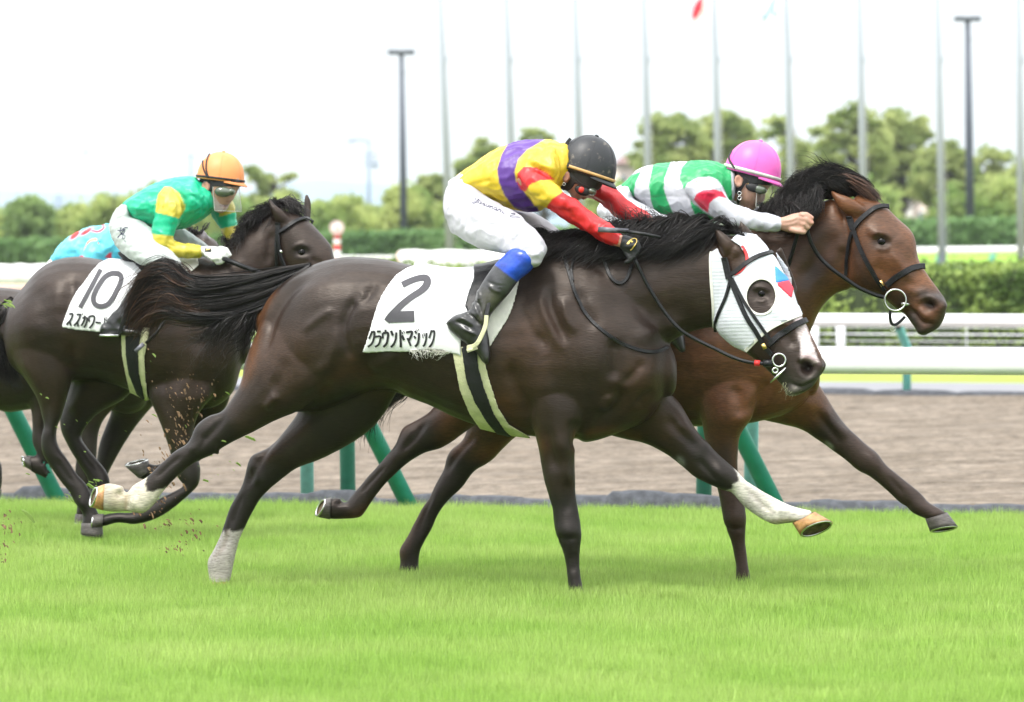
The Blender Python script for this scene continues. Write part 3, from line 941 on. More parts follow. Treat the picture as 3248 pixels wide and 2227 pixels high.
for bx, tx, yt, yb, wt, wb, lab in ((917, 911, 118, 530, .10, .15, 'dark floodlight mast between the orange cap and the yellow silks'), (2202, 2196, 42, 495, .12, .17, 'dark floodlight mast at upper right above the bay horse')):
    d = 178
    b, t = W(bx, yb + 20, d), W(tx, yt + 4, d)
    e = empty('floodlight_mast', b, lab, 'floodlight mast', 'floodlight masts')
    MB().tube([b, b.lerp(t, .5), t], [wb, (wt + wb) / 2, wt * .8], 12).build('mast', M['mast'], e)
    MB().box(t + Vector((0, 0, .0)), (.98, .3, .07)).build('crossbar', M['darkmetal'], e)
    for dx in (-.42, -.26, -.1, .1, .26, .40):
        lm = MB().ball(t + Vector((dx, -.1, .06)), (.10, .13, .10), 10).build('floodlight', M['darkmetal'], e)
    MB().ball(t + Vector((.08, -.1, -.72)), (.05, .05, .08), 8).build('sensor', M['darkmetal'], e)
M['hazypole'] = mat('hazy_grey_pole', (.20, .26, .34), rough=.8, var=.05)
d = 620
for bx, tx, yt, yb, arm, lab in ((836, 838, 318, 460, 1, 'pale utility pole with a lamp arm and transformer, left of the floodlight mast'), (433, 433, 350, 450, 0, 'faint thin pole above the green silks'), (133, 133, 440, 520, 2, 'faint lattice pylon above the trees at far left'), (262, 262, 434, 500, 2, 'faint lattice pylon above the trees left of the green silks'), (1458, 1458, 350, 430, 0, 'faint thin pole right of the black cap')):
    b, t = W(bx, yb + 90, d), W(tx, yt, d)
    e = empty('utility_pole', b, lab, 'utility pole')
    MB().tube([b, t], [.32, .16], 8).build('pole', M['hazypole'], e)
    if arm == 1:
        MB().tube([W(838, 322, d), W(815, 317, d), W(792, 319, d)], .14, 6).build('lamp_arm', M['hazypole'], e)
        MB().box(W(797, 321, d), (1.0, .4, .3)).build('lamp', M['hazypole'], e)
        for yy in (350, 362, 374): MB().tube([W(824, yy, d), W(858, yy, d)], .12, 6).build('crossarm', M['hazypole'], e)
        MB().tube([W(852, 368, d), W(852, 382, d)], .35, 8).build('transformer', M['hazypole'], e)
    elif arm == 2:
        for yy in (yt + 12, yt + 26): MB().tube([W(bx - 14, yy, d), W(bx + 14, yy, d)], .12, 6).build('crossarm', M['hazypole'], e)
        MB().tube([W(bx - 7, yb, d), t, W(bx + 7, yb, d)], .14, 6).build('lattice', M['hazypole'], e)
    else: MB().tube([W(bx - 9, yt + 4, d), W(bx + 9, yt + 4, d)], .1, 6).build('crossarm', M['hazypole'], e)

# furlong marker
e = empty('distance_marker', W(765, 605, 105), 'round white board with pink numeral on a red and white striped pole', 'distance marker')
M['red'] = mat('red_paint', (.62, .03, .04), rough=.5); M['pinkpaint'] = mat('faded_pink_paint', (.75, .42, .45), rough=.6)
dm = 105
for k in range(7):
    a, b = W(765, 606 - k * 12.5, dm), W(765, 606 - (k + 1) * 12.5, dm)
    MB().tube([a, b], .077, 14).build('stripe', M['red'] if k % 2 == 1 else M['rail'], e)
c = W(765, 518, dm)
bd = MB().tube([c + Vector((0, -.12, 0)), c + Vector((0, -.07, 0))], .155, 28).build('board', M['rail'], e)
MB().torus(c + Vector((0, -.125, 0)), .135, .012, None, 28, 6).build('rim', M['pinkpaint'], bd)
MB().tube([c + Vector(p) for p in ((-.05, -.13, .05), (0, -.13, .075), (.045, -.13, .04), (0, -.13, -.01), (-.05, -.13, -.065), (.05, -.13, -.065))], .013, 6).build('numeral', M['pinkpaint'], bd)

# white covers on the infield
M['tarp'] = mat('white_tarpaulin', (.78, .77, .76), rough=.6, var=.03, bump=.2, bscale=3)
M['tarpend'] = mat('pinkish_cover_end', (.72, .50, .40), rough=.6, var=.05)
def cover(lab, Da, Db, yt, yb, d, endcap):
    a, b = W(Da, yt, d), W(Db, yt, d)
    r_ = (W(0, yt, d).z - W(0, yb, d).z) / 2
    zc = a.z - r_
    e = empty('covered_barrier', ((a.x + b.x) / 2, d, zc - r_), lab, 'cover')
    mb = MB()
    pts = [Vector((a.x + (b.x - a.x) * i / 24, d, zc + .012 * math.sin(i * 2.3))) for i in range(25)]
    mb.tube(pts, r_, 20).build('tarpaulin', M['tarp'], e)
    if endcap: MB().tube([pts[0] + Vector((-.05, 0, 0)), pts[0] + Vector((.02, 0, 0))], [r_ * .8, r_ * 1.01], 20).build('end_cap', M['tarpend'], e)
cover('long low white cover behind the horses at the left edge', -260, 170, 600, 648, 76, False)
cover('long white tarpaulin roll with a pinkish end, just above the leading horse\'s rump', 908, 1700, 568, 625, 74, True)
e = empty('low_board', W(60, 655, 74), 'low pinkish board below the white cover at the left edge', 'board')
MB().box(W(-20, 652, 74.5), (2.6, .1, .10)).build('board', M['tarpend'], e)
v_, f_ = oval_rail([(W(600, 584, 100).x, 100, 1.27), (W(960, 584, 100).x, 100, 1.27)], .03, .035)
e = empty('low_rail', W(780, 590, 100), 'thin white rail glimpsed above the dark horse\'s rump', 'rail')
mesh('rail_tube', v_, f_, M['rail'], e)
for q in (640, 780, 920): MB().tube([W(q, 584, 100.05), W(q, 584, 100.05) - Vector((0, 0, .3))], .02, 6).build('post', M['rail'], e)

# buildings
M['wallbeige'] = mat('beige_wall', (.66, .56, .50), rough=.9, var=.05, scale=1)
M['wallwhite'] = mat('pale_wall', (.68, .64, .60), rough=.9, var=.05, scale=1)
M['roofbrown'] = mat('brown_roof', (.20, .11, .10), rough=.8, var=.1)
M['winglass'] = mat('dark_window', (.10, .13, .17), rough=.2)
def house(lab, Da, Db, yt, yb, d, wm, roof, win):
    a, b = W(Da, yt, d), W(Db, yb, d)
    cx, wd, h = (a.x + b.x) / 2, b.x - a.x, a.z
    e = empty('house', (cx, d + 5, .9), lab, 'building')
    MB().box((cx, d + 5, (a.z + .9) / 2), (wd, 10, a.z - .9)).build('wall', wm, e)
    if roof:
        z = a.z
        vv = [(cx - wd * .56, d - .6, z), (cx + wd * .56, d - .6, z), (cx + wd * .56, d + 10.6, z), (cx - wd * .56, d + 10.6, z), (cx - wd * .25, d + 5, z + roof), (cx + wd * .25, d + 5, z + roof)]
        mesh('roof', vv, [[0, 1, 5, 4], [1, 2, 5], [2, 3, 4, 5], [3, 0, 4], [3, 2, 1, 0]], M['roofbrown'], e, False)
    else: MB().box((cx, d + 5, a.z + .12), (wd * 1.02, 10.3, .25)).build('roof', M['wallwhite'], e)
    for i in range(win):
        x = cx - wd / 2 + wd * (i + .5) / win
        f = MB().box((x, d - .03, a.z - 1.2), (wd / win * .4, .08, .9)).build('window', M['wallwhite'], e)
        MB().box((x, d - .08, a.z - 1.2), (wd / win * .32, .03, .75)).build('pane', M['winglass'], f)
house('pale beige building seen through the pines at right', 2072, 2185, 452, 505, 300, M['wallbeige'], 0, 3)
house('narrow whitish block left of the beige building behind the bay horse\'s poll', 2030, 2071, 424, 505, 299, M['wallwhite'], 0, 1)
house('beige house with a brown roof right of the black cap', 1398, 1466, 372, 470, 330, M['wallbeige'], .6, 2)

# hills
def hills(name, pts, d, m):
    vv = []
    for x, y in pts: vv.append(W(x, y, d))
    n = len(vv)
    back = [p + Vector((0, 600, -30)) for p in vv]
    base = [Vector((p.x, p.y - 250, .5)) for p in vv]
    ff = []
    for i in range(n - 1):
        ff += [[i, n + n + i, n + n + i + 1, i + 1], [i, i + 1, n + i + 1, n + i]]
    return tag(mesh(name, vv + back + base, ff, m), kind='structure')
M['hill'] = mat('distant_haze_tinted_hill', (.155, .235, .315), rough=1, var=.06, scale=.01)  # base colour carries the blue of the distant haze
M['hill2'] = mat('nearer_haze_tinted_hill', (.13, .20, .25), rough=1, var=.06, scale=.01)  # haze painted into this ridge too, a little darker
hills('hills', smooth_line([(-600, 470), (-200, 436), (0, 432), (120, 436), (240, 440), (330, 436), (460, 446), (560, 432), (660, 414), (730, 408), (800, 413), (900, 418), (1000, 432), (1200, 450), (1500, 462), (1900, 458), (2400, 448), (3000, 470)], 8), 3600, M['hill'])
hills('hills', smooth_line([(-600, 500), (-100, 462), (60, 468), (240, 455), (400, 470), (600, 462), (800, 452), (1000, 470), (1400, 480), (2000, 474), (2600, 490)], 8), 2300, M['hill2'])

# small bird in the open sky
e = empty('bird', W(195, 347, 160), 'tiny dark bird flying in the blank sky at left', 'bird')
c = W(195, 347, 160)
MB().ball(c, (.07, .03, .025), 8, Matrix.Rotation(.5, 3, 'Y')).build('body', M['mast'], e)
for s_ in (-1, 1): mesh('wing', [c, c + Vector((-.06, s_ * .02, .02)), c + Vector((-.10, s_ * .16, .06)), c + Vector((.02, s_ * .12, .05))], [[0, 1, 2, 3]], M['mast'], e)

# ------------------------------------------------------------------ air
hz = MB().box((0, 2240, 39), (9000, 4520, 80))
hzm = bpy.data.materials.new('haze_air'); hzm.use_nodes = True
hn = hzm.node_tree.nodes; hn.clear()
pv = hn.new('ShaderNodeVolumePrincipled'); pv.inputs['Color'].default_value = (.88, .95, 1.0, 1); pv.inputs['Density'].default_value = .0002
ho = hn.new('ShaderNodeOutputMaterial'); hzm.node_tree.links.new(pv.outputs[0], ho.inputs['Volume'])
tag(hz.build('haze', hzm, None, False), kind='stuff')
# ------------------------------------------------------------------ shared materials of the race

def coat_mat():
    m = bpy.data.materials.new('horse_coat')
    n, l, b = nodes_of(m)
    tc = n.new('ShaderNodeTexCoord')
    def noise(sc, det, ty='FBM', st=(1, 1, 1)):
        mp = n.new('ShaderNodeMapping'); mp.inputs['Scale'].default_value = st
        l.new(tc.outputs['Object'], mp.inputs[0])
        q = n.new('ShaderNodeTexNoise'); q.noise_type = ty; q.inputs['Scale'].default_value = sc; q.inputs['Detail'].default_value = det
        l.new(mp.outputs[0], q.inputs['Vector']); return q
    def rng_(q, a, b2, f0=.25, f1=.75):
        r_ = n.new('ShaderNodeMapRange'); r_.inputs['From Min'].default_value = f0; r_.inputs['From Max'].default_value = f1
        r_.inputs['To Min'].default_value = a; r_.inputs['To Max'].default_value = b2; l.new(q.outputs[0], r_.inputs['Value']); return r_
    big, fine = noise(5, 6), noise(115, 5, st=(.3, 1, 1.5))
    k1, k2 = rng_(big, .58, 1.45), rng_(fine, .60, 1.42)
    mm = n.new('ShaderNodeMath'); mm.operation = 'MULTIPLY'; l.new(k1.outputs[0], mm.inputs[0]); l.new(k2.outputs[0], mm.inputs[1])
    at_ = n.new('ShaderNodeAttribute'); at_.attribute_name = 'col'
    vm = n.new('ShaderNodeVectorMath'); vm.operation = 'SCALE'; l.new(at_.outputs['Color'], vm.inputs[0]); l.new(mm.outputs[0], vm.inputs['Scale'])
    l.new(vm.outputs[0], b.inputs['Base Color'])
    ro = rng_(noise(8, 5), .34, .52); l.new(ro.outputs[0], b.inputs['Roughness'])
    b.inputs['Specular IOR Level'].default_value = .36
    b.inputs['Specular Tint'].default_value = (1, .90, .82, 1)
    v = noise(6.5, 3, 'RIDGED_MULTIFRACTAL', (1, 1, .6))
    bp = n.new('ShaderNodeBump'); bp.inputs['Strength'].default_value = .55; bp.inputs['Distance'].default_value = .007; l.new(v.outputs[0], bp.inputs['Height'])
    bp2 = n.new('ShaderNodeBump'); bp2.inputs['Strength'].default_value = .45; bp2.inputs['Distance'].default_value = .003; l.new(fine.outputs[0], bp2.inputs['Height'])
    l.new(bp.outputs[0], bp2.inputs['Normal']); l.new(bp2.outputs[0], b.inputs['Normal'])
    return m
M['coat'] = coat_mat()
def hair_mat(name, c, rough):
    m = mat(name, c, rough=rough, var=.3, scale=18, spec=.32)
    n, l, b = nodes_of(m)
    at_ = n.new('ShaderNodeAttribute'); at_.attribute_name = 'tone'
    old = b.inputs['Base Color'].links[0].from_socket
    vm = n.new('ShaderNodeVectorMath'); vm.operation = 'SCALE'; l.new(old, vm.inputs[0]); l.new(at_.outputs['Fac'], vm.inputs['Scale']); l.new(vm.outputs[0], b.inputs['Base Color'])
    return m
M['hair'] = hair_mat('horse_hair', (.013, .010, .009), .30)
M['haircore'] = mat('horse_hair_under', (.010, .008, .007), rough=.6)
M['hairbrown'] = hair_mat('brown_horse_hair', (.055, .028, .018), .32)
M['eye'] = mat('horse_eye', (.003, .002, .002), rough=.08, var=0, spec=.2)
M['leather'] = mat('black_leather', (.009, .009, .010), rough=.4, var=.3, scale=40, bump=.2, spec=.28)
M['metal'] = mat('steel', (.62, .62, .6), rough=.25, var=.08, metal=1)
M['brass'] = mat('brass', (.75, .5, .18), rough=.3, var=.1, metal=1)
M['hoofdark'] = mat('dark_hoof', (.07, .06, .055), rough=.5, var=.35, scale=40, bump=.3, stretch=(1, 1, 4))
M['hooflight'] = mat('pale_hoof', (.42, .22, .09), rough=.45, var=.4, scale=30, bump=.3)
M['sole'] = mat('hoof_sole', (.10, .07, .03), rough=.8, var=.5, scale=50, bump=.6)
M['whitecloth'] = mat('white_number_cloth', (.72, .72, .73), rough=.6, var=.03, scale=12, bump=.25, bscale=14)
M['stainedcloth'] = mat('worn_white_felt', (.70, .68, .62), rough=.8, var=.12, scale=14, bump=.3, bscale=40)
M['printgrey'] = mat('grey_print', (.055, .052, .06), rough=.7, var=.04)
M['printblack'] = mat('black_print', (.012, .012, .014), rough=.7, var=.04)
M['girthcream'] = mat('cream_webbing', (.62, .60, .38), rough=.75, var=.1, bump=.3, bscale=150)
M['girthblack'] = mat('black_girth', (.006, .006, .007), rough=.7, var=.2, bump=.2)
M['redtape'] = mat('red_tape', (.6, .02, .02), rough=.5, var=.1)
M['mesh'] = mat('white_mesh_hood', (.60, .62, .67), rough=.7, var=.06, scale=25)
def mesh_weave(m):
    n, l, b = nodes_of(m)
    tc = n.new('ShaderNodeTexCoord')
    wv = n.new('ShaderNodeTexWave'); wv.bands_direction = 'Z'; wv.inputs['Scale'].default_value = 55
    wv.inputs['Distortion'].default_value = .6
    l.new(tc.outputs['Object'], wv.inputs['Vector'])
    bp = n.new('ShaderNodeBump'); bp.inputs['Strength'].default_value = .6; bp.inputs['Distance'].default_value = .003
    l.new(wv.outputs['Fac'], bp.inputs['Height']); l.new(bp.outputs[0], b.inputs['Normal'])
mesh_weave(M['mesh'])

def hoof(fr, reg, cor, sole, w0, w1, dy, m, parent, tip=(0, 0), shoe=True):
    """cor / sole: the two ends of the coronet and of the sole as seen; tip: how far the near edge of the sole is tipped up (px)"""
    a = fr.P(reg, cor[0], cor[1], dy); b = fr.P(reg, cor[2], cor[3], dy)
    c = fr.P(reg, sole[0], sole[1], dy); d = fr.P(reg, sole[2], sole[3], dy)
    s = REG[reg][2] * F / fr.d0
    tv = Vector((tip[0] / s, 0, tip[1] / s))
    seg = 28
    rings = []
    for t, k in ((0, .93), (.04, 1), (.35, 1), (.7, 1), (1, 1), (1.0, .9)):
        e1, e2 = a.lerp(c, t), b.lerp(d, t)
        ce, U = (e1 + e2) / 2, (e2 - e1) / 2
        ww = Vector((0, -(w0 + (w1 - w0) * t), 0)) + tv * t
        rings.append([ce + (U * math.cos(2 * math.pi * i / seg) + ww * math.sin(2 * math.pi * i / seg)) * k for i in range(seg)])
    ce = (c + d) / 2
    mb = MB()
    vv = [p for r in rings for p in r]
    ff = []
    for i in range(len(rings) - 1):
        for k in range(seg):
            k2 = (k + 1) % seg
            ff.append([i * seg + k, i * seg + k2, (i + 1) * seg + k2, (i + 1) * seg + k])
    ff.append(list(range(seg)))
    mb.add(vv, ff)
    o = mb.build('hoof', m, parent)
    ax = ((a + b) / 2 - ce)
    sb = MB()
    inner = [ce + (p - ce) * .98 + ax * .1 for p in rings[-1]]
    sb.add(inner + [ce + ax * .22], [[k, (k + 1) % seg, seg] for k in range(seg)])
    sb.build('sole', M['sole'], o)
    if shoe:
        pts = [ce + (p - ce) * 1.0 for p in rings[-1]]
        rot = 0
        mb2 = MB().tube(pts + [pts[0]], .0055, seg=6, cap=False)
        mb2.build('horseshoe', M['metal'], o)
    return o

def eye(fr, bvh, reg, x, y, r, parent, inset=.35):
    u, v = S(reg, x, y)
    h, n = cast(bvh, u, v, fr.d0)
    return MB().ball(h - n * r * (1 - inset), r, 20).build('eye', M['eye'], parent)

DARK = (.036, .021, .0145)
BLACKLEG = (.011, .010, .010)
BROWN = (.085, .040, .021)
ORANGE = (.19, .075, .028)
WHITE = (.62, .56, .50)

# ================================================================== horse 2 (leader with the white hood)
F2 = Frame(20.0)
def horse_two():
    fr = F2
    P = []
    P.append(loft(fr, 'W', [(596, 700, 590, 775, .07), (632, 655, 596, 860, .155), (700, 606, 650, 930, .225), (780, 583, 745, 925, .27), (860, 586, 850, 885, .285),
        (945, 604, 944, 908, .295), (1040, 617, 1037, 950, .30), (1140, 600, 1130, 980, .29), (1230, 566, 1225, 993, .265), (1310, 558, 1320, 1006, .25),
        (1400, 600, 1400, 985, .235), (1465, 670, 1470, 950, .20), (1510, 770, 1508, 900, .11)], seg=28))
    # neck and head
    P.append(loft(fr, 'W', [(1250, 572, 1345, 900, .20), (1330, 560, 1435, 860, .18), (1420, 548, 1500, 795, .15), (1510, 540, 1560, 757, .125), (1590, 532, 1628, 742, .105), (1650, 532, 1690, 745, .095)], seg=24))
    P.append(loft(fr, 'A', [(300, 500, 90, 600, .085, .0), (400, 535, 108, 760, .098, -.01), (500, 620, 118, 930, .105, -.03), (570, 740, 150, 1080, .108, -.05), (632, 850, 225, 1165, .10, -.07), (668, 960, 320, 1230, .085, -.09),
        (722, 1070, 415, 1300, .072, -.11), (775, 1180, 500, 1380, .064, -.13), (815, 1260, 560, 1440, .062, -.14), (815, 1350, 590, 1490, .052, -.15), (780, 1420, 630, 1495, .036, -.15)], seg=24, dome=.4))
    P.append(loft(fr, 'A', [(560, 560, 520, 600, .012, .02), (650, 800, 600, 790, .02, .05), (655, 860, 600, 870, .012, .03)], seg=10))   # far brow
    P.append(loft(fr, 'A', [(740, 1225, 690, 1270, .03, -.15), (800, 1290, 670, 1350, .04, -.16), (805, 1370, 720, 1400, .02, -.16)], seg=14, dome=.8))
    P.append(loft(fr, 'A', [(790, 1235, 760, 1260, .02, -.06), (838, 1300, 770, 1310, .035, -.07), (815, 1370, 780, 1380, .02, -.08)], seg=14, dome=.8))
    # ears
    P.append(loft(fr, 'A', [(108, 424, 120, 440, .006, -.07), (190, 470, 140, 520, .02, -.085), (262, 530, 170, 580, .027, -.09), (322, 590, 200, 640, .03, -.085), (335, 650, 215, 690, .03, -.06)], seg=14, dome=.3))
    P.append(loft(fr, 'A', [(300, 392, 290, 400, .006, .07), (345, 440, 278, 450, .018, .075), (400, 500, 285, 510, .024, .07), (470, 575, 310, 560, .025, .06), (470, 620, 340, 620, .03, .04)], seg=14, dome=.3))
    # near hind
    P.append(loft(fr, 'E', [(1200, -120, 1700, 60, .12, -.09), (1120, 80, 1700, 210, .13, -.11), (1095, 200, 1500, 370, .115, -.12), (1040, 310, 1330, 440, .085, -.13), (975, 400, 1200, 510, .066, -.13),
        (900, 425, 1060, 580, .052, -.13), (820, 480, 975, 625, .052, -.13), (765, 590, 915, 665, .045, -.13), (690, 640, 800, 715, .036, -.13), (600, 722, 710, 790, .032, -.13), (510, 800, 620, 885, .034, -.13),
        (430, 850, 570, 955, .040, -.13), (392, 895, 500, 1020, .042, -.13), (345, 850, 410, 1012, .036, -.13), (285, 835, 320, 1015, .042, -.13), (255, 840, 262, 1010, .045, -.13)]))
    # far hind
    P.append(loft(fr, 'E', [(1500, 200, 2080, 230, .12, .10), (1430, 420, 1960, 430, .11, .12), (1300, 560, 1800, 575, .09, .13), (1205, 640, 1610, 680, .068, .13), (1148, 680, 1440, 745, .052, .13), (1118, 780, 1330, 825, .045, .13),
        (1085, 870, 1235, 915, .040, .13), (1035, 960, 1175, 1000, .035, .13), (1000, 1060, 1130, 1085, .033, .13), (968, 1150, 1092, 1170, .036, .13), (925, 1240, 1068, 1255, .044, .13), (885, 1320, 1050, 1335, .045, .13),
        (892, 1400, 1035, 1405, .038, .13), (900, 1450, 1020, 1455, .042, .13)]))
    # near fore (standing)
    P.append(loft(fr, 'F', [(640, -40, 1120, 0, .05, -.12), (660, 160, 1110, 200, .075, -.135), (720, 360, 1075, 400, .088, -.145), (775, 560, 1025, 600, .082, -.14), (800, 690, 1015, 700, .066, -.13), (825, 820, 1015, 820, .055, -.13), (850, 920, 1022, 920, .045, -.13),
        (872, 1000, 1038, 1000, .042, -.13), (884, 1090, 1050, 1090, .044, -.13), (905, 1170, 1056, 1170, .044, -.13), (940, 1260, 1047, 1250, .035, -.13), (957, 1340, 1045, 1340, .030, -.13), (965, 1410, 1052, 1410, .035, -.13), (972, 1480, 1068, 1480, .04, -.13), (980, 1530, 1075, 1530, .04, -.13)]))
    # far fore (stretched forward)
    P.append(loft(fr, 'F', [(1560, 60, 1000, 560, .12, .06), (1590, 255, 1180, 540, .11, .10), (1660, 345, 1330, 572, .095, .12), (1720, 450, 1450, 600, .078, .12), (1780, 545, 1560, 655, .062, .12), (1850, 615, 1660, 725, .052, .12),
        (1930, 690, 1755, 805, .048, .12), (2005, 755, 1860, 852, .048, .12), (2060, 815, 1940, 885, .040, .12), ('G', 320, 1035, 240, 1120, .034, .12), ('G', 430, 1105, 340, 1225, .031, .12), ('G', 530, 1160, 440, 1295, .034, .12),
        ('G', 590, 1190, 510, 1325, .038, .12), ('G', 660, 1215, 590, 1315, .034, .12), ('G', 740, 1235, 650, 1310, .04, .12)]))
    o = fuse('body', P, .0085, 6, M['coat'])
    relief(o, fr, [
        # buttock, thigh and flank
        ('r', 'C', [(1440, 215), (1448, 290), (1400, 350), (1300, 410), (1240, 520), (1230, 650), (1270, 770), (1340, 830)], 24, -.012, 'n'),
        ('r', 'C', [(1400, 330), (1340, 385), (1290, 420)], 18, .010, 'n'),
        ('r', 'C', [(1180, 450), (1090, 500), (1000, 570), (940, 640)], 18, .006, 'n'),
        ('r', 'C', [(1000, 190), (850, 270), (740, 370), (670, 480), (620, 640)], 22, .007, 'n'),
        ('r', 'C', [(1040, 220), (890, 310), (790, 420), (720, 540), (680, 700), (640, 820)], 24, -.010, 'n'),
        ('b', 'C', 1050, 330, 220, 120, -25, .012, 'n'),
        ('b', 'C', 900, 700, 130, 240, 15, .014, 'n'),
        ('r', 'C', [(1190, 560), (1180, 700), (1120, 840), (1000, 960)], 34, .008, 'n'),
        ('r', 'C', [(820, 800), (790, 950), (700, 1060)], 36, -.006, 'n'),
        ('r', 'C', [(760, 1070), (700, 1130), (660, 1190)], 20, .010, 'n'),
        ('r', 'C', [(1180, 985), (1050, 1050), (900, 1140)], 26, -.007, 'n'),
        ('r', 'C', [(1400, 900), (1520, 830), (1640, 800)], 30, .009, 'n'),
        ('r', 'C', [(1300, 820), (1420, 900), (1560, 1010), (1700, 1110)], 40, -.010, 'n'),
        # hind legs: tendons and hocks
        ('r', 'E', [(1000, 400), (960, 470), (880, 560), (800, 640)], 16, -.008, 'n'),
        ('r', 'E', [(870, 560), (830, 600), (770, 650)], 14, .006, 'n'),
        ('r', 'E', [(740, 660), (640, 740), (560, 820)], 11, -.006, 'n'),
        ('r', 'E', [(960, 640), (930, 650)], 18, .008, 'n'),
        ('r', 'E', [(1390, 470), (1260, 610), (1180, 760), (1110, 900)], 16, -.008),
        ('r', 'E', [(1160, 700), (1200, 800), (1180, 860)], 18, .006),
        ('r', 'E', [(1100, 900), (1060, 1020), (1030, 1120)], 11, -.006),
        ('r', 'E', [(1010, 1150), (980, 1260)], 12, -.006),
        ('r', 'E', [(400, 900), (385, 960), (400, 1010)], 16, -.008), ('b', 'E', 350, 905, 26, 22, 0, -.012), ('b', 'E', 350, 870, 26, 14, 0, .006),
        # shoulder and forearm
        ('r', 'B', [(640, 1060), (620, 1180), (690, 1330), (780, 1480)], 24, -.012, 'n'),
        ('r', 'B', [(600, 1090), (640, 1220), (740, 1400)], 18, .007, 'n'),
        ('r', 'B', [(780, 1040), (790, 1180), (850, 1320), (900, 1430)], 20, -.011, 'n'),
        ('r', 'B', [(720, 1060), (740, 1200), (810, 1360), (870, 1480)], 18, .008, 'n'),
        ('r', 'B', [(860, 1120), (900, 1260), (960, 1360)], 18, .008, 'n'),
        ('r', 'B', [(960, 1060), (1000, 1200), (1100, 1330)], 26, -.008, 'n'),
        ('r', 'F', [(620, 60), (640, 200), (700, 330), (760, 430)], 34, -.013, 'n'),
        ('r', 'F', [(1260, -60), (1255, 80), (1250, 220)], 30, -.016, 'n'),
        ('b', 'F', 1120, 80, 120, 200, 0, .016, 'n'),
        ('b', 'F', 820, 260, 90, 150, -15, .014, 'n'),
        ('r', 'F', [(1230, 250), (1290, 300), (1260, 380), (1180, 440), (1120, 500)], 26, -.014),
        ('r', 'F', [(1200, 290), (1220, 340), (1180, 400)], 22, .008),
        ('r', 'F', [(1440, 80), (1380, 160), (1300, 240)], 18, -.007),
        ('r', 'F', [(1500, 265), (1440, 310), (1400, 380)], 20, -.010),
        ('b', 'F', 1430, 200, 80, 100, 30, .012),
        ('r', 'F', [(1010, 440), (1020, 560), (1015, 640)], 26, -.012),
        ('r', 'F', [(840, 470), (860, 620), (900, 780)], 20, -.008, 'n'), ('r', 'F', [(930, 520), (950, 700), (960, 860)], 22, .008, 'n'),
        ('r', 'F', [(960, 820), (970, 950), (960, 1040)], 14, -.006, 'n'), ('b', 'F', 975, 1130, 55, 60, 0, .008, 'n'),
        ('r', 'F', [(905, 1150), (950, 1180), (1040, 1170)], 12, -.004, 'n'), ('r', 'F', [(1000, 1250), (1000, 1400)], 10, -.005, 'n'),
        ('r', 'F', [(1560, 420), (1680, 540), (1800, 640)], 24, -.009, 'f'), ('r', 'F', [(1640, 450), (1760, 570), (1860, 650)], 20, .007, 'f'),
        ('b', 'F', 1900, 770, 60, 55, 40, .010), ('r', 'F', [(1760, 680), (1830, 760), (1900, 830)], 14, -.006),
        ('r', 'G', [(330, 1090), (420, 1180), (500, 1250)], 10, -.006), ('r', 'G', [(520, 1240), (600, 1230)], 12, .004),
        # neck
        ('r', 'B', [(1050, 1120), (1250, 1180), (1500, 1200), (1750, 1230)], 60, -.010, 'n'),
        ('r', 'B', [(1300, 1400), (1450, 1330), (1650, 1290)], 34, .008, 'n'),
        # head
        ('b', 'A', 425, 865, 50, 40, 20, -.010), ('r', 'A', [(370, 840), (400, 822), (450, 825), (480, 850)], 10, .007, 'n'), ('r', 'A', [(390, 895), (430, 905), (465, 890)], 9, .005, 'n'),
        ('r', 'A', [(480, 920), (540, 1000), (610, 1080)], 16, .006, 'n'), ('r', 'A', [(490, 1100), (580, 1120), (640, 1210)], 22, -.007, 'n'),
        ('b', 'A', 720, 1325, 46, 48, 30, -.034, 'n'), ('r', 'A', [(660, 1290), (690, 1268), (740, 1275), (790, 1300)], 12, .010, 'n'), ('r', 'A', [(655, 1300), (668, 1360), (710, 1395)], 12, .006, 'n'),
        ('b', 'A', 815, 1320, 20, 30, 0, .004), ('r', 'A', [(590, 1410), (640, 1440), (700, 1450), (780, 1410)], 9, -.009), ('b', 'A', 630, 1475, 40, 22, -20, .008),
        ('b', 'A', 250, 1040, 90, 90, 0, .006, 'n'),
        ('r', 'A', [(215, 640), (250, 560), (270, 540)], 12, -.006, 'n'),
    ], gain=1.4, flesh=.0022)
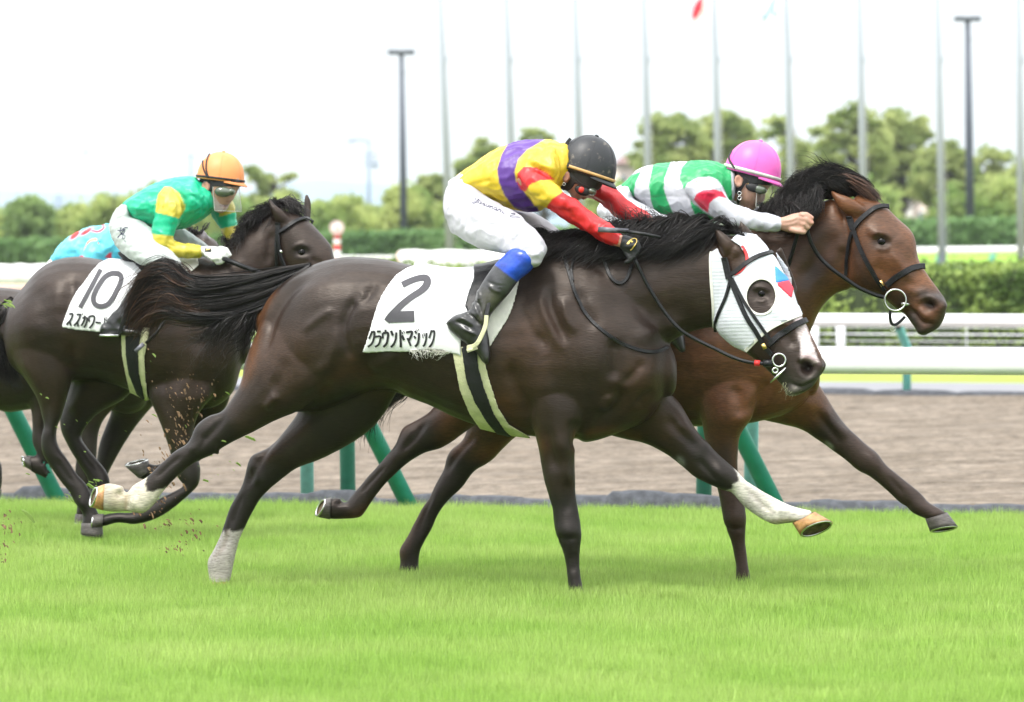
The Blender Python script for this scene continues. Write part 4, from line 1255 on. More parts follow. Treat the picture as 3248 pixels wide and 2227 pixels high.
    paint(o, fr, DARK, [
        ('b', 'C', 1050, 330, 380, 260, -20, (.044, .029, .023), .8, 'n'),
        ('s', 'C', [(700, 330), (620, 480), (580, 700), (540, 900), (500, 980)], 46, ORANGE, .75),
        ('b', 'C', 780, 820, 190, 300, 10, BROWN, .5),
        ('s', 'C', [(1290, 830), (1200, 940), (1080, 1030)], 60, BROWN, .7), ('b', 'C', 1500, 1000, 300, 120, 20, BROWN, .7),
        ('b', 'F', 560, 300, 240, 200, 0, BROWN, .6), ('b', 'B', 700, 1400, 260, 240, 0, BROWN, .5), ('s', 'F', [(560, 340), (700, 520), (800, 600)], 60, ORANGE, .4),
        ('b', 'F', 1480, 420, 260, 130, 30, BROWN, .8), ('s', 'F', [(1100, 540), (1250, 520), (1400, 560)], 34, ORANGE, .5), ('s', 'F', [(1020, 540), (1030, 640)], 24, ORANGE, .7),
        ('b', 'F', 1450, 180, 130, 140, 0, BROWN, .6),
        ('b', 'E', 1700, 500, 300, 120, -30, (.022, .016, .014), .8, 'f'), ('s', 'E', [(1480, 500), (1300, 640), (1180, 780)], 40, BROWN, .6),
        ('p', 'E', [(1010, 380), (1100, 620), (300, 1100), (100, 1100), (100, 700)], BLACKLEG, 60, .75, 'n'),
        ('p', 'E', [(1100, 640), (1500, 800), (1200, 1450), (800, 1450)], BLACKLEG, 60, .8, 'f'),
        ('p', 'F', [(700, 900), (1100, 900), (1120, 1600), (900, 1600)], BLACKLEG, 60, .9, 'n'),
        ('p', 'F', [(1660, 560), (1960, 560), (2200, 1000), (1900, 1000)], (.018, .016, .016), 60, .8, 'f'),
        ('p', 'E', [(515, 795), (505, 850), (518, 890), (560, 888), (630, 865), (560, 1060), (150, 1060), (150, 780)], (.92, .84, .68), 5, 'n'), ('b', 'E', 330, 940, 60, 90, 0, (.72, .61, .40), .6, 'n'), ('s', 'E', [(390, 880), (385, 1000)], 14, (.52, .36, .22), .6, 'n'),
        ('p', 'E', [(985, 1135), (1000, 1150), (1020, 1125), (1050, 1142), (1080, 1128), (1150, 1110), (1120, 1500), (800, 1500), (900, 1200)], (.86, .78, .72), 7, 'f'),
        ('s', 'E', [(1010, 1140), (985, 1230), (930, 1290)], 14, (.66, .54, .46), .6, 'f'),
        ('p', 'G', [(255, 955), (275, 1000), (292, 1055), (240, 1062), (262, 1085), (205, 1108), (300, 1330), (900, 1500), (900, 1150)], (1.0, .94, .84), 6, 'f'), ('s', 'G', [(480, 1310), (560, 1300), (640, 1300)], 20, (.55, .40, .22), .6, 'f'), ('s', 'G', [(330, 1090), (420, 1180), (500, 1250)], 8, (.66, .58, .50), .6, 'f'),
        ('b', 'F', 1665, 700, 34, 22, 50, (.30, .30, .28), 1, 'f'),
        ('p', 'A', [(630, 1000), (675, 985), (720, 1080), (760, 1200), (790, 1290), (755, 1300), (720, 1260), (685, 1270), (672, 1180), (650, 1090)], (1.15, 1.0, 1.0), 8),
        ('b', 'A', 735, 1270, 60, 26, 25, (.50, .34, .34), .8), ('s', 'A', [(650, 1080), (600, 1060), (520, 1120)], 50, BROWN, .8), ('s', 'A', [(740, 1090), (780, 1180), (820, 1260)], 20, ORANGE, .9),
        ('s', 'A', [(575, 1400), (640, 1450), (740, 1430), (800, 1400)], 52, (.075, .07, .06), .9), ('b', 'A', 725, 1325, 42, 42, 0, (.02, .012, .012), .95, 'n'), ('b', 'A', 620, 1480, 60, 24, -15, (.20, .19, .15), .7),
        ('b', 'A', 430, 880, 100, 110, 0, (.035, .022, .018), .8), ('b', 'A', 250, 600, 100, 100, 0, BROWN, .5),
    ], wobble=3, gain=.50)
    return o
# ------------------------------------------------------------------ grass: one object, a patch of blades repeated over the turf
def grass_mat():
    m = bpy.data.materials.new('grass_blade')
    n, l, b = nodes_of(m)
    o = n['Material Output']
    geo = n.new('ShaderNodeNewGeometry')
    no = n.new('ShaderNodeTexNoise'); no.inputs['Scale'].default_value = 1.1; no.inputs['Detail'].default_value = 4
    l.new(geo.outputs['Position'], no.inputs['Vector'])
    cr = n.new('ShaderNodeValToRGB')
    cr.color_ramp.elements[0].position = .36; cr.color_ramp.elements[0].color = (.30, .47, .09, 1)
    cr.color_ramp.elements[1].position = .66; cr.color_ramp.elements[1].color = (.39, .53, .14, 1)
    l.new(no.outputs['Fac'], cr.inputs['Fac'])
    at_ = n.new('ShaderNodeAttribute'); at_.attribute_name = 'tone'
    mr = n.new('ShaderNodeMapRange'); mr.inputs['To Min'].default_value = .7; mr.inputs['To Max'].default_value = 1.25
    l.new(at_.outputs['Fac'], mr.inputs['Value'])
    vm = n.new('ShaderNodeVectorMath'); vm.operation = 'SCALE'
    l.new(cr.outputs[0], vm.inputs[0]); l.new(mr.outputs[0], vm.inputs['Scale'])
    l.new(vm.outputs[0], b.inputs['Base Color'])
    b.inputs['Roughness'].default_value = .5; b.inputs['Specular IOR Level'].default_value = .3
    t = n.new('ShaderNodeBsdfTranslucent'); l.new(vm.outputs[0], t.inputs['Color'])
    mx = n.new('ShaderNodeMixShader'); mx.inputs[0].default_value = .5
    l.new(b.outputs[0], mx.inputs[1]); l.new(t.outputs[0], mx.inputs[2]); l.new(mx.outputs[0], o.inputs[0])
    return m
M['grass'] = grass_mat()
def blade_patch(n, seed, hmin, hmax, size=1.0):
    r = np.random.default_rng(seed)
    c = r.uniform(-size / 2, size / 2, (n, 2))
    hn = .5 + .5 * np.sin(c[:, 0] * 13 + seed) * np.sin(c[:, 1] * 11 + seed * 2)
    h = r.uniform(hmin, hmax, n) * (.75 + .45 * hn)
    a = r.uniform(0, 6.28, n); lean = r.uniform(.05, .55, n) * h; wd = r.uniform(.0011, .0024, n)
    dx, dy = np.cos(a), np.sin(a); px, py = -dy * wd, dx * wd
    z0 = np.zeros(n)
    base = np.stack([c[:, 0], c[:, 1], z0], 1)
    p = np.stack([px, py, z0], 1)
    m1 = base + np.stack([dx * lean * .25, dy * lean * .25, h * .5], 1)
    t = base + np.stack([dx * lean, dy * lean, h], 1)
    V = np.stack([base - p, base + p, m1 + p * .8, m1 - p * .8, t], 1).reshape(-1, 3)
    i = np.arange(n) * 5
    quads = np.stack([i, i + 1, i + 2, i + 3], 1); tris = np.stack([i + 3, i + 2, i + 4], 1)
    me = bpy.data.meshes.new('grass_patch')
    me.vertices.add(len(V)); me.vertices.foreach_set('co', V.ravel())
    idx = np.concatenate([quads.ravel(), tris.ravel()]).astype(np.int32)
    me.loops.add(len(idx)); me.loops.foreach_set('vertex_index', idx)
    st = np.concatenate([np.arange(n) * 4, n * 4 + np.arange(n) * 3]).astype(np.int32)
    me.polygons.add(2 * n); me.polygons.foreach_set('loop_start', st)
    me.update(calc_edges=True); me.validate()
    tn = np.repeat(r.random(n), 5)
    at_ = me.attributes.new('tone', 'FLOAT', 'POINT'); at_.data.foreach_set('value', tn)
    me.materials.append(M['grass'])
    return me
patch = bpy.data.objects.new('grass_patch', blade_patch(9500, 5, .045, .10))
pts = []
rr = random.Random(4)
for j in range(44):
    for i in range(-26, 27):
        x, y = i * .5, 12.6 + j * .5
        if abs(x) > y * .13 + 1.5: continue
        if y + .5 > lane(K0, x) + .02: continue
        pts.append((x + rr.uniform(-.1, .1), y + rr.uniform(-.1, .1), 0))
for i in range(-20, 21):
    x = i * .5
    pts.append((x, lane(K0, x) - .46, 0))
gm = bpy.data.meshes.new('grass'); gm.from_pydata(pts, [], []); gm.update()
grass = link('grass', gm, M['grass'], None, False)
tag(grass, 'bright green racecourse grass', None, None, 'stuff')
ng = bpy.data.node_groups.new('grass_scatter', 'GeometryNodeTree')
ng.interface.new_socket('Geometry', in_out='INPUT', socket_type='NodeSocketGeometry')
ng.interface.new_socket('Geometry', in_out='OUTPUT', socket_type='NodeSocketGeometry')
gi = ng.nodes.new('NodeGroupInput'); go = ng.nodes.new('NodeGroupOutput')
oi = ng.nodes.new('GeometryNodeObjectInfo'); oi.inputs['Object'].default_value = patch; oi.inputs['As Instance'].default_value = True
ip = ng.nodes.new('GeometryNodeInstanceOnPoints')
rv = ng.nodes.new('FunctionNodeRandomValue'); rv.data_type = 'FLOAT_VECTOR'
rv.inputs[0].default_value = (0, 0, 0); rv.inputs[1].default_value = (0, 0, 6.283)
sv = ng.nodes.new('FunctionNodeRandomValue'); sv.data_type = 'FLOAT'; sv.inputs[2].default_value = .85; sv.inputs[3].default_value = 1.15
ng.links.new(gi.outputs[0], ip.inputs['Points']); ng.links.new(oi.outputs['Geometry'], ip.inputs['Instance'])
ng.links.new(rv.outputs[0], ip.inputs['Rotation']); ng.links.new(sv.outputs[1], ip.inputs['Scale']); ng.links.new(ip.outputs[0], go.inputs[0])
grass.modifiers.new('scatter', 'NODES').node_group = ng
# ================================================================== horse 11 (bay, on the rail side of the leader)
F11 = Frame(20.95)
BAY = (.17, .066, .026)
BAYD = (.07, .031, .017)
def horse_eleven():
    fr = F11
    P = []
    P.append(loft(fr, 'W', [(930, 715, 928, 790, .07), (965, 662, 945, 850, .16), (1030, 624, 1015, 900, .23), (1120, 620, 1115, 905, .265), (1220, 630, 1220, 915, .28), (1330, 630, 1330, 938, .285),
        (1440, 618, 1440, 955, .28), (1540, 585, 1540, 968, .26), (1620, 575, 1640, 968, .24), (1700, 610, 1720, 958, .215), (1780, 690, 1790, 935, .17), (1838, 790, 1836, 890, .10)], seg=28))
    P.append(loft(fr, 'W', [(1540, 590, 1680, 900, .19), (1640, 545, 1765, 860, .17), (1710, 515, 1825, 780, .14), (1775, 492, 1862, 705, .12), (1835, 465, 1895, 668, .108), (1885, 450, 1925, 655, .10)], seg=24))
    P.append(loft(fr, 'A', [(1060, 235, 905, 520, .085), (1185, 285, 925, 690, .098, -.01), (1300, 390, 965, 790, .105, -.02), (1388, 485, 1070, 838, .10, -.03), (1418, 630, 1180, 880, .088, -.04), (1475, 730, 1265, 945, .072, -.05),
        (1542, 822, 1340, 1000, .064, -.06), (1598, 910, 1390, 1060, .062, -.07), (1590, 1000, 1420, 1105, .048, -.07), (1565, 1050, 1455, 1112, .03, -.07)], seg=24, dome=.4))
    P.append(loft(fr, 'A', [(1560, 870, 1440, 900, .05, -.08), (1606, 930, 1430, 960, .055, -.09), (1575, 1000, 1480, 1010, .035, -.09)], seg=14, dome=.6))
    P.append(loft(fr, 'A', [(1390, 990, 1340, 1000, .03, -.07), (1470, 1080, 1400, 1080, .035, -.07), (1480, 1105, 1420, 1110, .025, -.07)], seg=12, dome=.6))
    P.append(loft(fr, 'A', [(848, 190, 856, 205, .006, -.07), (920, 225, 885, 270, .02, -.085), (1000, 255, 920, 330, .026, -.09), (1080, 310, 985, 370, .028, -.08), (1110, 350, 1030, 410, .02, -.06)], seg=14, dome=.3))
    P.append(loft(fr, 'A', [(1010, 110, 1000, 120, .006, .07), (1080, 180, 1010, 200, .02, .07), (1130, 260, 1060, 280, .022, .05)], seg=12, dome=.3))
    # hind legs: one folded behind, one pushing off
    P.append(loft(fr, 'E', [(2300, 150, 2700, 300, .13, -.09), (2330, 270, 2620, 420, .11, -.11), (2260, 390, 2480, 520, .08, -.12), (2150, 460, 2330, 620, .058, -.12), (2085, 500, 2225, 650, .05, -.12), (2045, 600, 2130, 705, .044, -.12), (1985, 670, 2065, 760, .036, -.12),
        (1900, 765, 1975, 850, .03, -.12), (1820, 860, 1900, 945, .030, -.12), (1760, 930, 1858, 1010, .034, -.12), (1735, 960, 1820, 1050, .034, -.12), (1690, 925, 1730, 1058, .032, -.12), (1640, 935, 1650, 1060, .038, -.12)]))
    P.append(loft(fr, 'F', [(480, 200, 800, 400, .12, .09), (380, 400, 720, 500, .10, .11), (330, 560, 600, 600, .075, .12), (240, 650, 500, 700, .058, .12), (200, 760, 400, 765, .048, .12), (160, 840, 330, 860, .044, .12), (125, 920, 250, 930, .036, .12),
        (70, 1000, 185, 1010, .03, .12), (20, 1090, 140, 1110, .03, .12), (-25, 1180, 95, 1190, .035, .12), (-65, 1250, 65, 1250, .038, .12), (-60, 1320, 55, 1325, .035, .12), (-70, 1380, 60, 1390, .04, .12)]))
    P.append(loft(fr, 'F', [(1640, -40, 2200, -40, .05, -.12), (1720, 240, 2180, 240, .085, -.13), (1780, 420, 2110, 420, .09, -.14), (1805, 540, 2035, 540, .075, -.13), (1822, 640, 2018, 640, .06, -.13), (1850, 740, 2016, 740, .05, -.13), (1882, 850, 2030, 850, .042, -.13),
        (1902, 930, 2052, 930, .042, -.13), (1922, 1030, 2066, 1030, .044, -.13), (1942, 1110, 2064, 1110, .042, -.13), (1972, 1190, 2062, 1190, .033, -.13), (1990, 1280, 2074, 1280, .03, -.13), (2003, 1360, 2084, 1360, .034, -.13), (2000, 1430, 2095, 1430, .04, -.13), (2000, 1470, 2100, 1470, .04, -.13)]))
    P.append(loft(fr, 'G', [(700, 300, 250, 600, .12, .05), (790, 430, 420, 660, .11, .09), (845, 520, 560, 690, .095, .11), (900, 610, 680, 722, .078, .12), (960, 690, 770, 780, .062, .12), (1045, 770, 860, 845, .05, .12), (1130, 850, 960, 915, .046, .12),
        (1195, 920, 1035, 978, .046, .12), (1240, 965, 1110, 1015, .038, .12), (1335, 1045, 1200, 1090, .032, .12), (1430, 1120, 1290, 1175, .03, .12), (1480, 1175, 1360, 1230, .035, .12), (1540, 1210, 1410, 1262, .037, .12), (1590, 1240, 1462, 1285, .038, .12)]))
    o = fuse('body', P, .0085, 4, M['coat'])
    relief(o, fr, [
        ('r', 'A', [(960, 560), (945, 640), (960, 760)], 22, -.010), ('r', 'A', [(890, 440), (860, 520), (780, 640), (700, 760), (640, 820)], 40, -.012),
        ('r', 'A', [(1080, 460), (1160, 470), (1240, 500)], 22, .006), ('b', 'A', 1190, 530, 60, 46, 20, -.009, 'n'), ('r', 'A', [(1120, 510), (1160, 482), (1215, 490), (1250, 530)], 12, .008, 'n'), ('r', 'A', [(1150, 565), (1200, 580), (1245, 560)], 10, .006, 'n'),
        ('r', 'A', [(1240, 590), (1320, 690), (1400, 800)], 18, .006, 'n'), ('r', 'A', [(1290, 520), (1340, 640), (1380, 720)], 24, -.005, 'n'), ('r', 'A', [(1130, 660), (1200, 720), (1290, 800)], 30, -.006, 'n'),
        ('b', 'A', 1490, 930, 46, 36, 30, -.028, 'n'), ('r', 'A', [(1425, 930), (1440, 895), (1500, 885), (1560, 920)], 12, .009, 'n'), ('r', 'A', [(1430, 940), (1450, 985), (1500, 1010)], 12, .005, 'n'),
        ('r', 'A', [(1350, 950), (1400, 990), (1440, 1040), (1540, 1060)], 10, -.010), ('b', 'A', 1440, 1095, 36, 20, 0, .006), ('r', 'A', [(1330, 820), (1420, 850), (1500, 830)], 18, .006, 'n'),
        ('b', 'A', 1040, 700, 110, 120, 0, .008, 'n'),
        ('r', 'G', [(250, 430), (300, 560), (290, 660)], 26, -.012), ('r', 'G', [(480, 380), (420, 520), (340, 640)], 26, -.010), ('b', 'G', 150, 250, 130, 160, 0, .010), ('r', 'G', [(560, 300), (600, 420), (540, 560)], 30, -.010),
        ('b', 'G', 720, 560, 80, 70, 30, .012), ('r', 'G', [(800, 560), (880, 680), (980, 780)], 18, .008), ('r', 'G', [(760, 600), (860, 720), (940, 830)], 18, -.008), ('b', 'G', 1130, 900, 60, 50, 40, .008), ('r', 'G', [(1230, 1020), (1330, 1130)], 10, -.005), ('b', 'G', 1350, 1200, 26, 26, 0, -.006),
        ('r', 'F', [(1900, 700), (1930, 820), (1950, 920)], 18, -.006), ('b', 'F', 1990, 1060, 50, 60, 0, .007), ('r', 'F', [(1930, 1090), (1990, 1120), (2060, 1110)], 12, -.005),
        ('r', 'E', [(2240, 440), (2160, 560), (2060, 660)], 14, -.007), ('r', 'E', [(1990, 720), (1900, 820), (1820, 910)], 9, -.005), ('b', 'E', 1700, 960, 22, 16, 0, -.010), ('r', 'F', [(420, 520), (280, 680), (200, 800)], 16, -.007), ('r', 'F', [(150, 900), (80, 1050), (40, 1180)], 9, -.005),
    ], gain=1.3, flesh=.0022)
    paint(o, fr, BAY, [
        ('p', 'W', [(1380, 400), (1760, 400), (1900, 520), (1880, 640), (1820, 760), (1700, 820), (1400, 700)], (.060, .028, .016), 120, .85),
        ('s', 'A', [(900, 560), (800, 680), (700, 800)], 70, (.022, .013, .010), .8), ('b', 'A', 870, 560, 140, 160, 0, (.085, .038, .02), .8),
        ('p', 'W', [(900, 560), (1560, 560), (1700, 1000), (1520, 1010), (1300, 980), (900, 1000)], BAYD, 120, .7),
        ('b', 'G', 150, 350, 220, 200, 0, (.11, .046, .022), .9), ('b', 'G', 300, 620, 130, 100, 0, (.13, .05, .02), .6), ('b', 'G', 700, 560, 200, 140, 30, (.17, .068, .026), .8),
        ('p', 'G', [(800, 640), (900, 560), (1700, 1100), (1700, 1400), (1400, 1350), (700, 760)], (.020, .016, .016), 90, .9),
        ('p', 'F', [(1700, 560), (2120, 560), (2200, 1600), (1900, 1600)], (.016, .011, .010), 120, .85, 'n'), ('s', 'F', [(2010, 500), (1995, 640), (2010, 800)], 20, (.11, .045, .02), .6, 'n'),
        ('p', 'E', [(2280, 380), (2360, 700), (1500, 1250), (1400, 880)], BLACKLEG, 90, .95, 'n'), ('s', 'F', [(560, 540), (380, 620), (280, 740)], 36, (.10, .045, .02), .7),
        ('p', 'F', [(200, 600), (480, 700), (200, 1450), (-150, 1450)], BLACKLEG, 90, .95, 'f'),
        ('b', 'G', 858, 822, 34, 16, 45, (.35, .35, .32), 1),
        ('s', 'A', [(1100, 330), (1230, 400), (1330, 560), (1400, 720)], 60, (.13, .066, .042), .7, 'n'), ('s', 'A', [(1430, 720), (1540, 840)], 44, (.22, .085, .03), .9),
        ('s', 'A', [(1040, 600), (1080, 760), (1220, 860), (1330, 900)], 60, (.05, .026, .017), .8), ('b', 'A', 1190, 530, 74, 60, 20, (.022, .013, .010), .9),
        ('s', 'A', [(1450, 860), (1600, 900), (1600, 1000), (1540, 1080), (1440, 1110), (1380, 1010)], 62, (.045, .036, .034), .95), ('b', 'A', 1495, 930, 46, 38, 20, (.014, .008, .008), .95, 'n'),
        ('s', 'A', [(1330, 900), (1280, 960)], 40, (.04, .022, .015), .7), ('b', 'A', 1420, 780, 70, 50, 20, (.15, .062, .028), .6),
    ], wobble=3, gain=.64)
    return o

# ================================================================== horse 10 (dark brown, behind)
F10 = Frame(23.0)
def horse_ten():
    fr = F10
    P = []
    P.append(loft(fr, 'P', [(22, 380, 24, 470, .08), (60, 275, 55, 590, .16), (130, 180, 130, 660, .225), (210, 88, 210, 690, .26), (310, 36, 310, 690, .28), (430, 25, 420, 680, .29), (560, 44, 560, 690, .30), (700, 62, 690, 735, .30), (850, 58, 800, 790, .29),
        (980, 30, 930, 830, .27), (1080, 20, 1040, 840, .25), (1180, 80, 1150, 820, .22), (1260, 240, 1240, 740, .16), (1290, 380, 1285, 600, .08)], seg=28))
    P.append(loft(fr, 'D', [(1060, 730, 1330, 1100, .18), (1130, 690, 1400, 960, .165), (1200, 650, 1460, 850, .15), (1270, 590, 1530, 800, .13), (1350, 500, 1580, 740, .115), (1430, 430, 1620, 700, .10), (1500, 390, 1650, 680, .09)], seg=24))
    P.append(loft(fr, 'D', [(1560, 380, 1530, 560, .085), (1660, 400, 1540, 640, .10, -.01), (1740, 450, 1570, 730, .105, -.02), (1800, 510, 1640, 790, .10, -.03), (1845, 560, 1720, 810, .085, -.04), (1866, 600, 1780, 850, .07, -.05), (1890, 700, 1820, 880, .062, -.06), (1930, 820, 1850, 930, .062, -.07), (1940, 900, 1880, 970, .045, -.07)], seg=24))
    P.append(loft(fr, 'N', [(1394, 436, 1388, 442, .006, -.07), (1440, 500, 1402, 520, .02, -.08), (1510, 550, 1420, 590, .026, -.08), (1570, 620, 1440, 640, .028, -.075), (1580, 680, 1480, 690, .03, -.05)], seg=14, dome=.3))
    P.append(loft(fr, 'N', [(1702, 406, 1694, 408, .006, .07), (1725, 450, 1680, 480, .016, .07), (1740, 510, 1672, 550, .02, .07), (1735, 580, 1672, 610, .022, .06), (1730, 640, 1660, 660, .03, .04)], seg=14, dome=.3))
    # near hind
    P.append(loft(fr, 'P', [(40, 420, 380, 300, .13, -.09), (60, 540, 395, 480, .13, -.11), (110, 640, 395, 610, .115, -.12), (165, 720, 375, 700, .09, -.13), (203, 800, 352, 790, .07, -.13), (222, 870, 328, 870, .055, -.13), (232, 930, 302, 930, .05, -.13), (218, 1000, 300, 995, .048, -.13),
        (225, 1070, 322, 1050, .046, -.13), (262, 1130, 360, 1100, .038, -.13), (315, 1210, 408, 1175, .034, -.13), (368, 1275, 462, 1235, .036, -.13), (395, 1330, 490, 1300, .042, -.13), (432, 1380, 508, 1350, .038, -.13), (440, 1410, 530, 1400, .042, -.13), (432, 1440, 545, 1440, .048, -.13)]))
    # far hind
    P.append(loft(fr, 'P', [(400, 600, 740, 700, .12, .09), (360, 740, 650, 790, .10, .11), (335, 830, 520, 860, .07, .12), (318, 890, 452, 935, .055, .12), (328, 960, 432, 985, .05, .12), (365, 1040, 462, 1035, .042, .12), (415, 1120, 520, 1105, .036, .12), (462, 1195, 568, 1165, .036, .12), (480, 1250, 585, 1220, .042, .12), (470, 1290, 570, 1280, .04, .12)]))
    # near fore, folded
    P.append(loft(fr, 'P', [(770, 500, 1160, 540, .05, -.12), (780, 700, 1140, 740, .095, -.13), (805, 800, 1090, 810, .085, -.14), (840, 880, 1050, 880, .07, -.14), (875, 970, 1030, 960, .058, -.14), (905, 1060, 1035, 1050, .05, -.14), (925, 1130, 1060, 1120, .05, -.14), (945, 1200, 1066, 1180, .05, -.14),
        (975, 1240, 1050, 1250, .042, -.14), (930, 1270, 960, 1330, .036, -.14), (850, 1310, 880, 1390, .032, -.14), (780, 1350, 800, 1430, .032, -.14), (700, 1385, 720, 1448, .036, -.14), (620, 1385, 630, 1440, .034, -.14), (550, 1395, 555, 1460, .040, -.14)]))
    # far fore, folded higher
    P.append(loft(fr, 'P', [(900, 640, 1220, 660, .10, .08), (960, 760, 1220, 780, .085, .11), (1000, 880, 1160, 900, .065, .12), (1010, 960, 1130, 990, .052, .12), (1000, 1040, 1090, 1080, .048, .12), (950, 1080, 1000, 1160, .04, .12), (880, 1110, 900, 1190, .034, .12), (830, 1130, 830, 1210, .036, .12), (780, 1120, 770, 1210, .036, .12), (740, 1130, 740, 1200, .036, .12)]))
    o = fuse('body', P, .0095, 4, M['coat'])
    relief(o, fr, [
        ('r', 'P', [(370, 110), (385, 200), (350, 330), (340, 420)], 26, -.012, 'n'), ('r', 'P', [(200, 170), (250, 300), (230, 420)], 40, -.008, 'n'), ('b', 'P', 290, 260, 60, 120, 0, .008, 'n'), ('b', 'P', 160, 400, 80, 160, 0, .012, 'n'),
        ('r', 'P', [(395, 460), (385, 560), (370, 640)], 24, -.010, 'n'), ('r', 'P', [(250, 780), (250, 880), (250, 970)], 14, -.006, 'n'), ('r', 'P', [(290, 1090), (350, 1180), (400, 1240)], 10, -.005, 'n'),
        ('r', 'P', [(110, 560), (180, 660), (215, 760)], 22, .006, 'n'), ('b', 'P', 440, 1340, 22, 30, -30, .006), ('r', 'P', [(470, 680), (420, 780), (370, 860)], 20, .006), ('r', 'P', [(400, 1000), (450, 1100), (520, 1180)], 9, -.005),
        ('r', 'P', [(1060, 480), (1040, 620), (960, 740)], 30, .012, 'n'), ('r', 'P', [(860, 640), (880, 760), (900, 880)], 24, -.008, 'n'),
        ('b', 'N', 1665, 885, 60, 46, 0, -.010, 'n'), ('r', 'N', [(1590, 870), (1620, 835), (1680, 825), (1730, 870)], 12, .008, 'n'), ('r', 'N', [(1610, 910), (1660, 930), (1720, 920)], 10, .006, 'n'), ('r', 'N', [(1420, 700), (1400, 860), (1390, 1000)], 24, -.012, 'n'), ('r', 'N', [(1720, 940), (1780, 960), (1840, 1000)], 16, -.005, 'n'),
    ], gain=1.3, flesh=.0022)
    paint(o, fr, (.036, .020, .014), [
        ('b', 'P', 330, 300, 300, 260, 0, (.038, .025, .020), .7), ('b', 'P', 110, 420, 90, 200, 0, (.045, .024, .017), .6), ('b', 'P', 380, 470, 80, 140, 0, (.055, .028, .02), .6),
        ('p', 'P', [(0, 860), (700, 860), (700, 1600), (0, 1600)], BLACKLEG, 90, .85), ('p', 'P', [(800, 1040), (1200, 1040), (1200, 1600), (400, 1600), (400, 1300)], BLACKLEG, 70, .85),
        ('b', 'N', 1750, 800, 160, 180, 0, (.05, .035, .03), .8, 'n'), ('b', 'N', 1665, 880, 80, 60, 0, (.012, .009, .009), .9), ('s', 'N', [(1394, 440), (1430, 540)], 12, (.01, .008, .008), .8),
        ('b', 'N', 1700, 520, 20, 90, 0, (.10, .085, .08), .8, 'f'),
    ], wobble=2, gain=.52)
    return o

# ================================================================== fourth horse, mostly hidden behind horse 10
F4 = Frame(24.3)
def horse_four():
    fr = F4
    P = []
    P.append(loft(fr, 'P', [(-330, 400, -330, 520, .08), (-280, 290, -290, 640, .17), (-200, 205, -200, 760, .24), (-90, 180, -90, 790, .27), (30, 188, 20, 850, .29), (160, 205, 150, 838, .30), (300, 215, 290, 820, .30), (430, 205, 420, 800, .29), (560, 170, 560, 830, .27),
        (680, 190, 680, 860, .25), (780, 290, 770, 820, .19), (820, 400, 815, 700, .10)], seg=24))
    P.append(loft(fr, 'N', [(330, 1100, 620, 1500, .18), (500, 960, 760, 1300, .15), (650, 850, 860, 1120, .12), (800, 750, 920, 980, .10), (860, 740, 930, 900, .09)], seg=20))
    P.append(loft(fr, 'N', [(900, 750, 860, 930, .085), (980, 800, 880, 1000, .10), (1030, 900, 900, 1080, .09), (1060, 1010, 960, 1130, .07), (1090, 1100, 1000, 1180, .06)], seg=18))
    P.append(loft(fr, 'N', [(880, 702, 868, 708, .006, -.05), (905, 740, 860, 760, .02, -.06), (925, 790, 850, 810, .024, -.05)], seg=12, dome=.3))
    P.append(loft(fr, 'P', [(20, 640, 330, 700, .11, -.1), (110, 740, 330, 760, .085, -.12), (160, 820, 270, 850, .06, -.12), (172, 920, 240, 930, .048, -.12), (172, 1010, 262, 1000, .045, -.12), (200, 1080, 330, 1060, .045, -.12), (250, 1200, 330, 1130, .035, -.12), (215, 1190, 240, 1090, .033, -.12), (170, 1170, 180, 1085, .035, -.12), (160, 1150, 150, 1080, .036, -.12)]))
    P.append(loft(fr, 'P', [(380, 740, 640, 800, .10, -.1), (410, 850, 560, 880, .07, -.12), (412, 950, 525, 960, .05, -.12), (408, 1060, 515, 1070, .045, -.12), (400, 1150, 510, 1160, .04, -.12), (404, 1250, 480, 1260, .032, -.12), (410, 1330, 470, 1340, .034, -.12), (405, 1390, 450, 1400, .034, -.12)]))
    P.append(loft(fr, 'P', [(600, 780, 830, 800, .10, .06), (590, 850, 760, 880, .075, .1), (560, 930, 700, 960, .058, .12), (530, 1010, 650, 1040, .048, .12), (515, 1090, 610, 1110, .044, .12), (505, 1160, 575, 1180, .04, .12), (470, 1250, 540, 1270, .034, .12), (440, 1340, 500, 1360, .034, .12)]))
    P.append(loft(fr, 'P', [(-300, 700, -60, 760, .11, .1), (-200, 820, -80, 850, .07, .12), (-150, 940, -70, 960, .05, .12), (-110, 1060, -40, 1060, .045, .12), (-60, 1150, 5, 1120, .038, .12), (-45, 1240, 12, 1200, .04, .12), (-50, 1290, 8, 1250, .04, .12)]))
    o = fuse('body', P, .011, 3, M['coat'])
    relief(o, fr, [('r', 'P', [(-10, 260), (20, 420), (60, 560)], 40, -.01)])
    paint(o, fr, (.028, .018, .014), [('b', 'P', 60, 420, 160, 240, 0, (.035, .024, .02), .7), ('p', 'P', [(-400, 900), (900, 900), (900, 1600), (-400, 1600)], (.016, .012, .012), 90, .9), ('b', 'P', 620, 820, 200, 80, 0, (.05, .032, .024), .7),
        ('p', 'N', [(850, 690), (930, 700), (930, 770), (860, 770)], (.12, .11, .12), 12)])
    return o
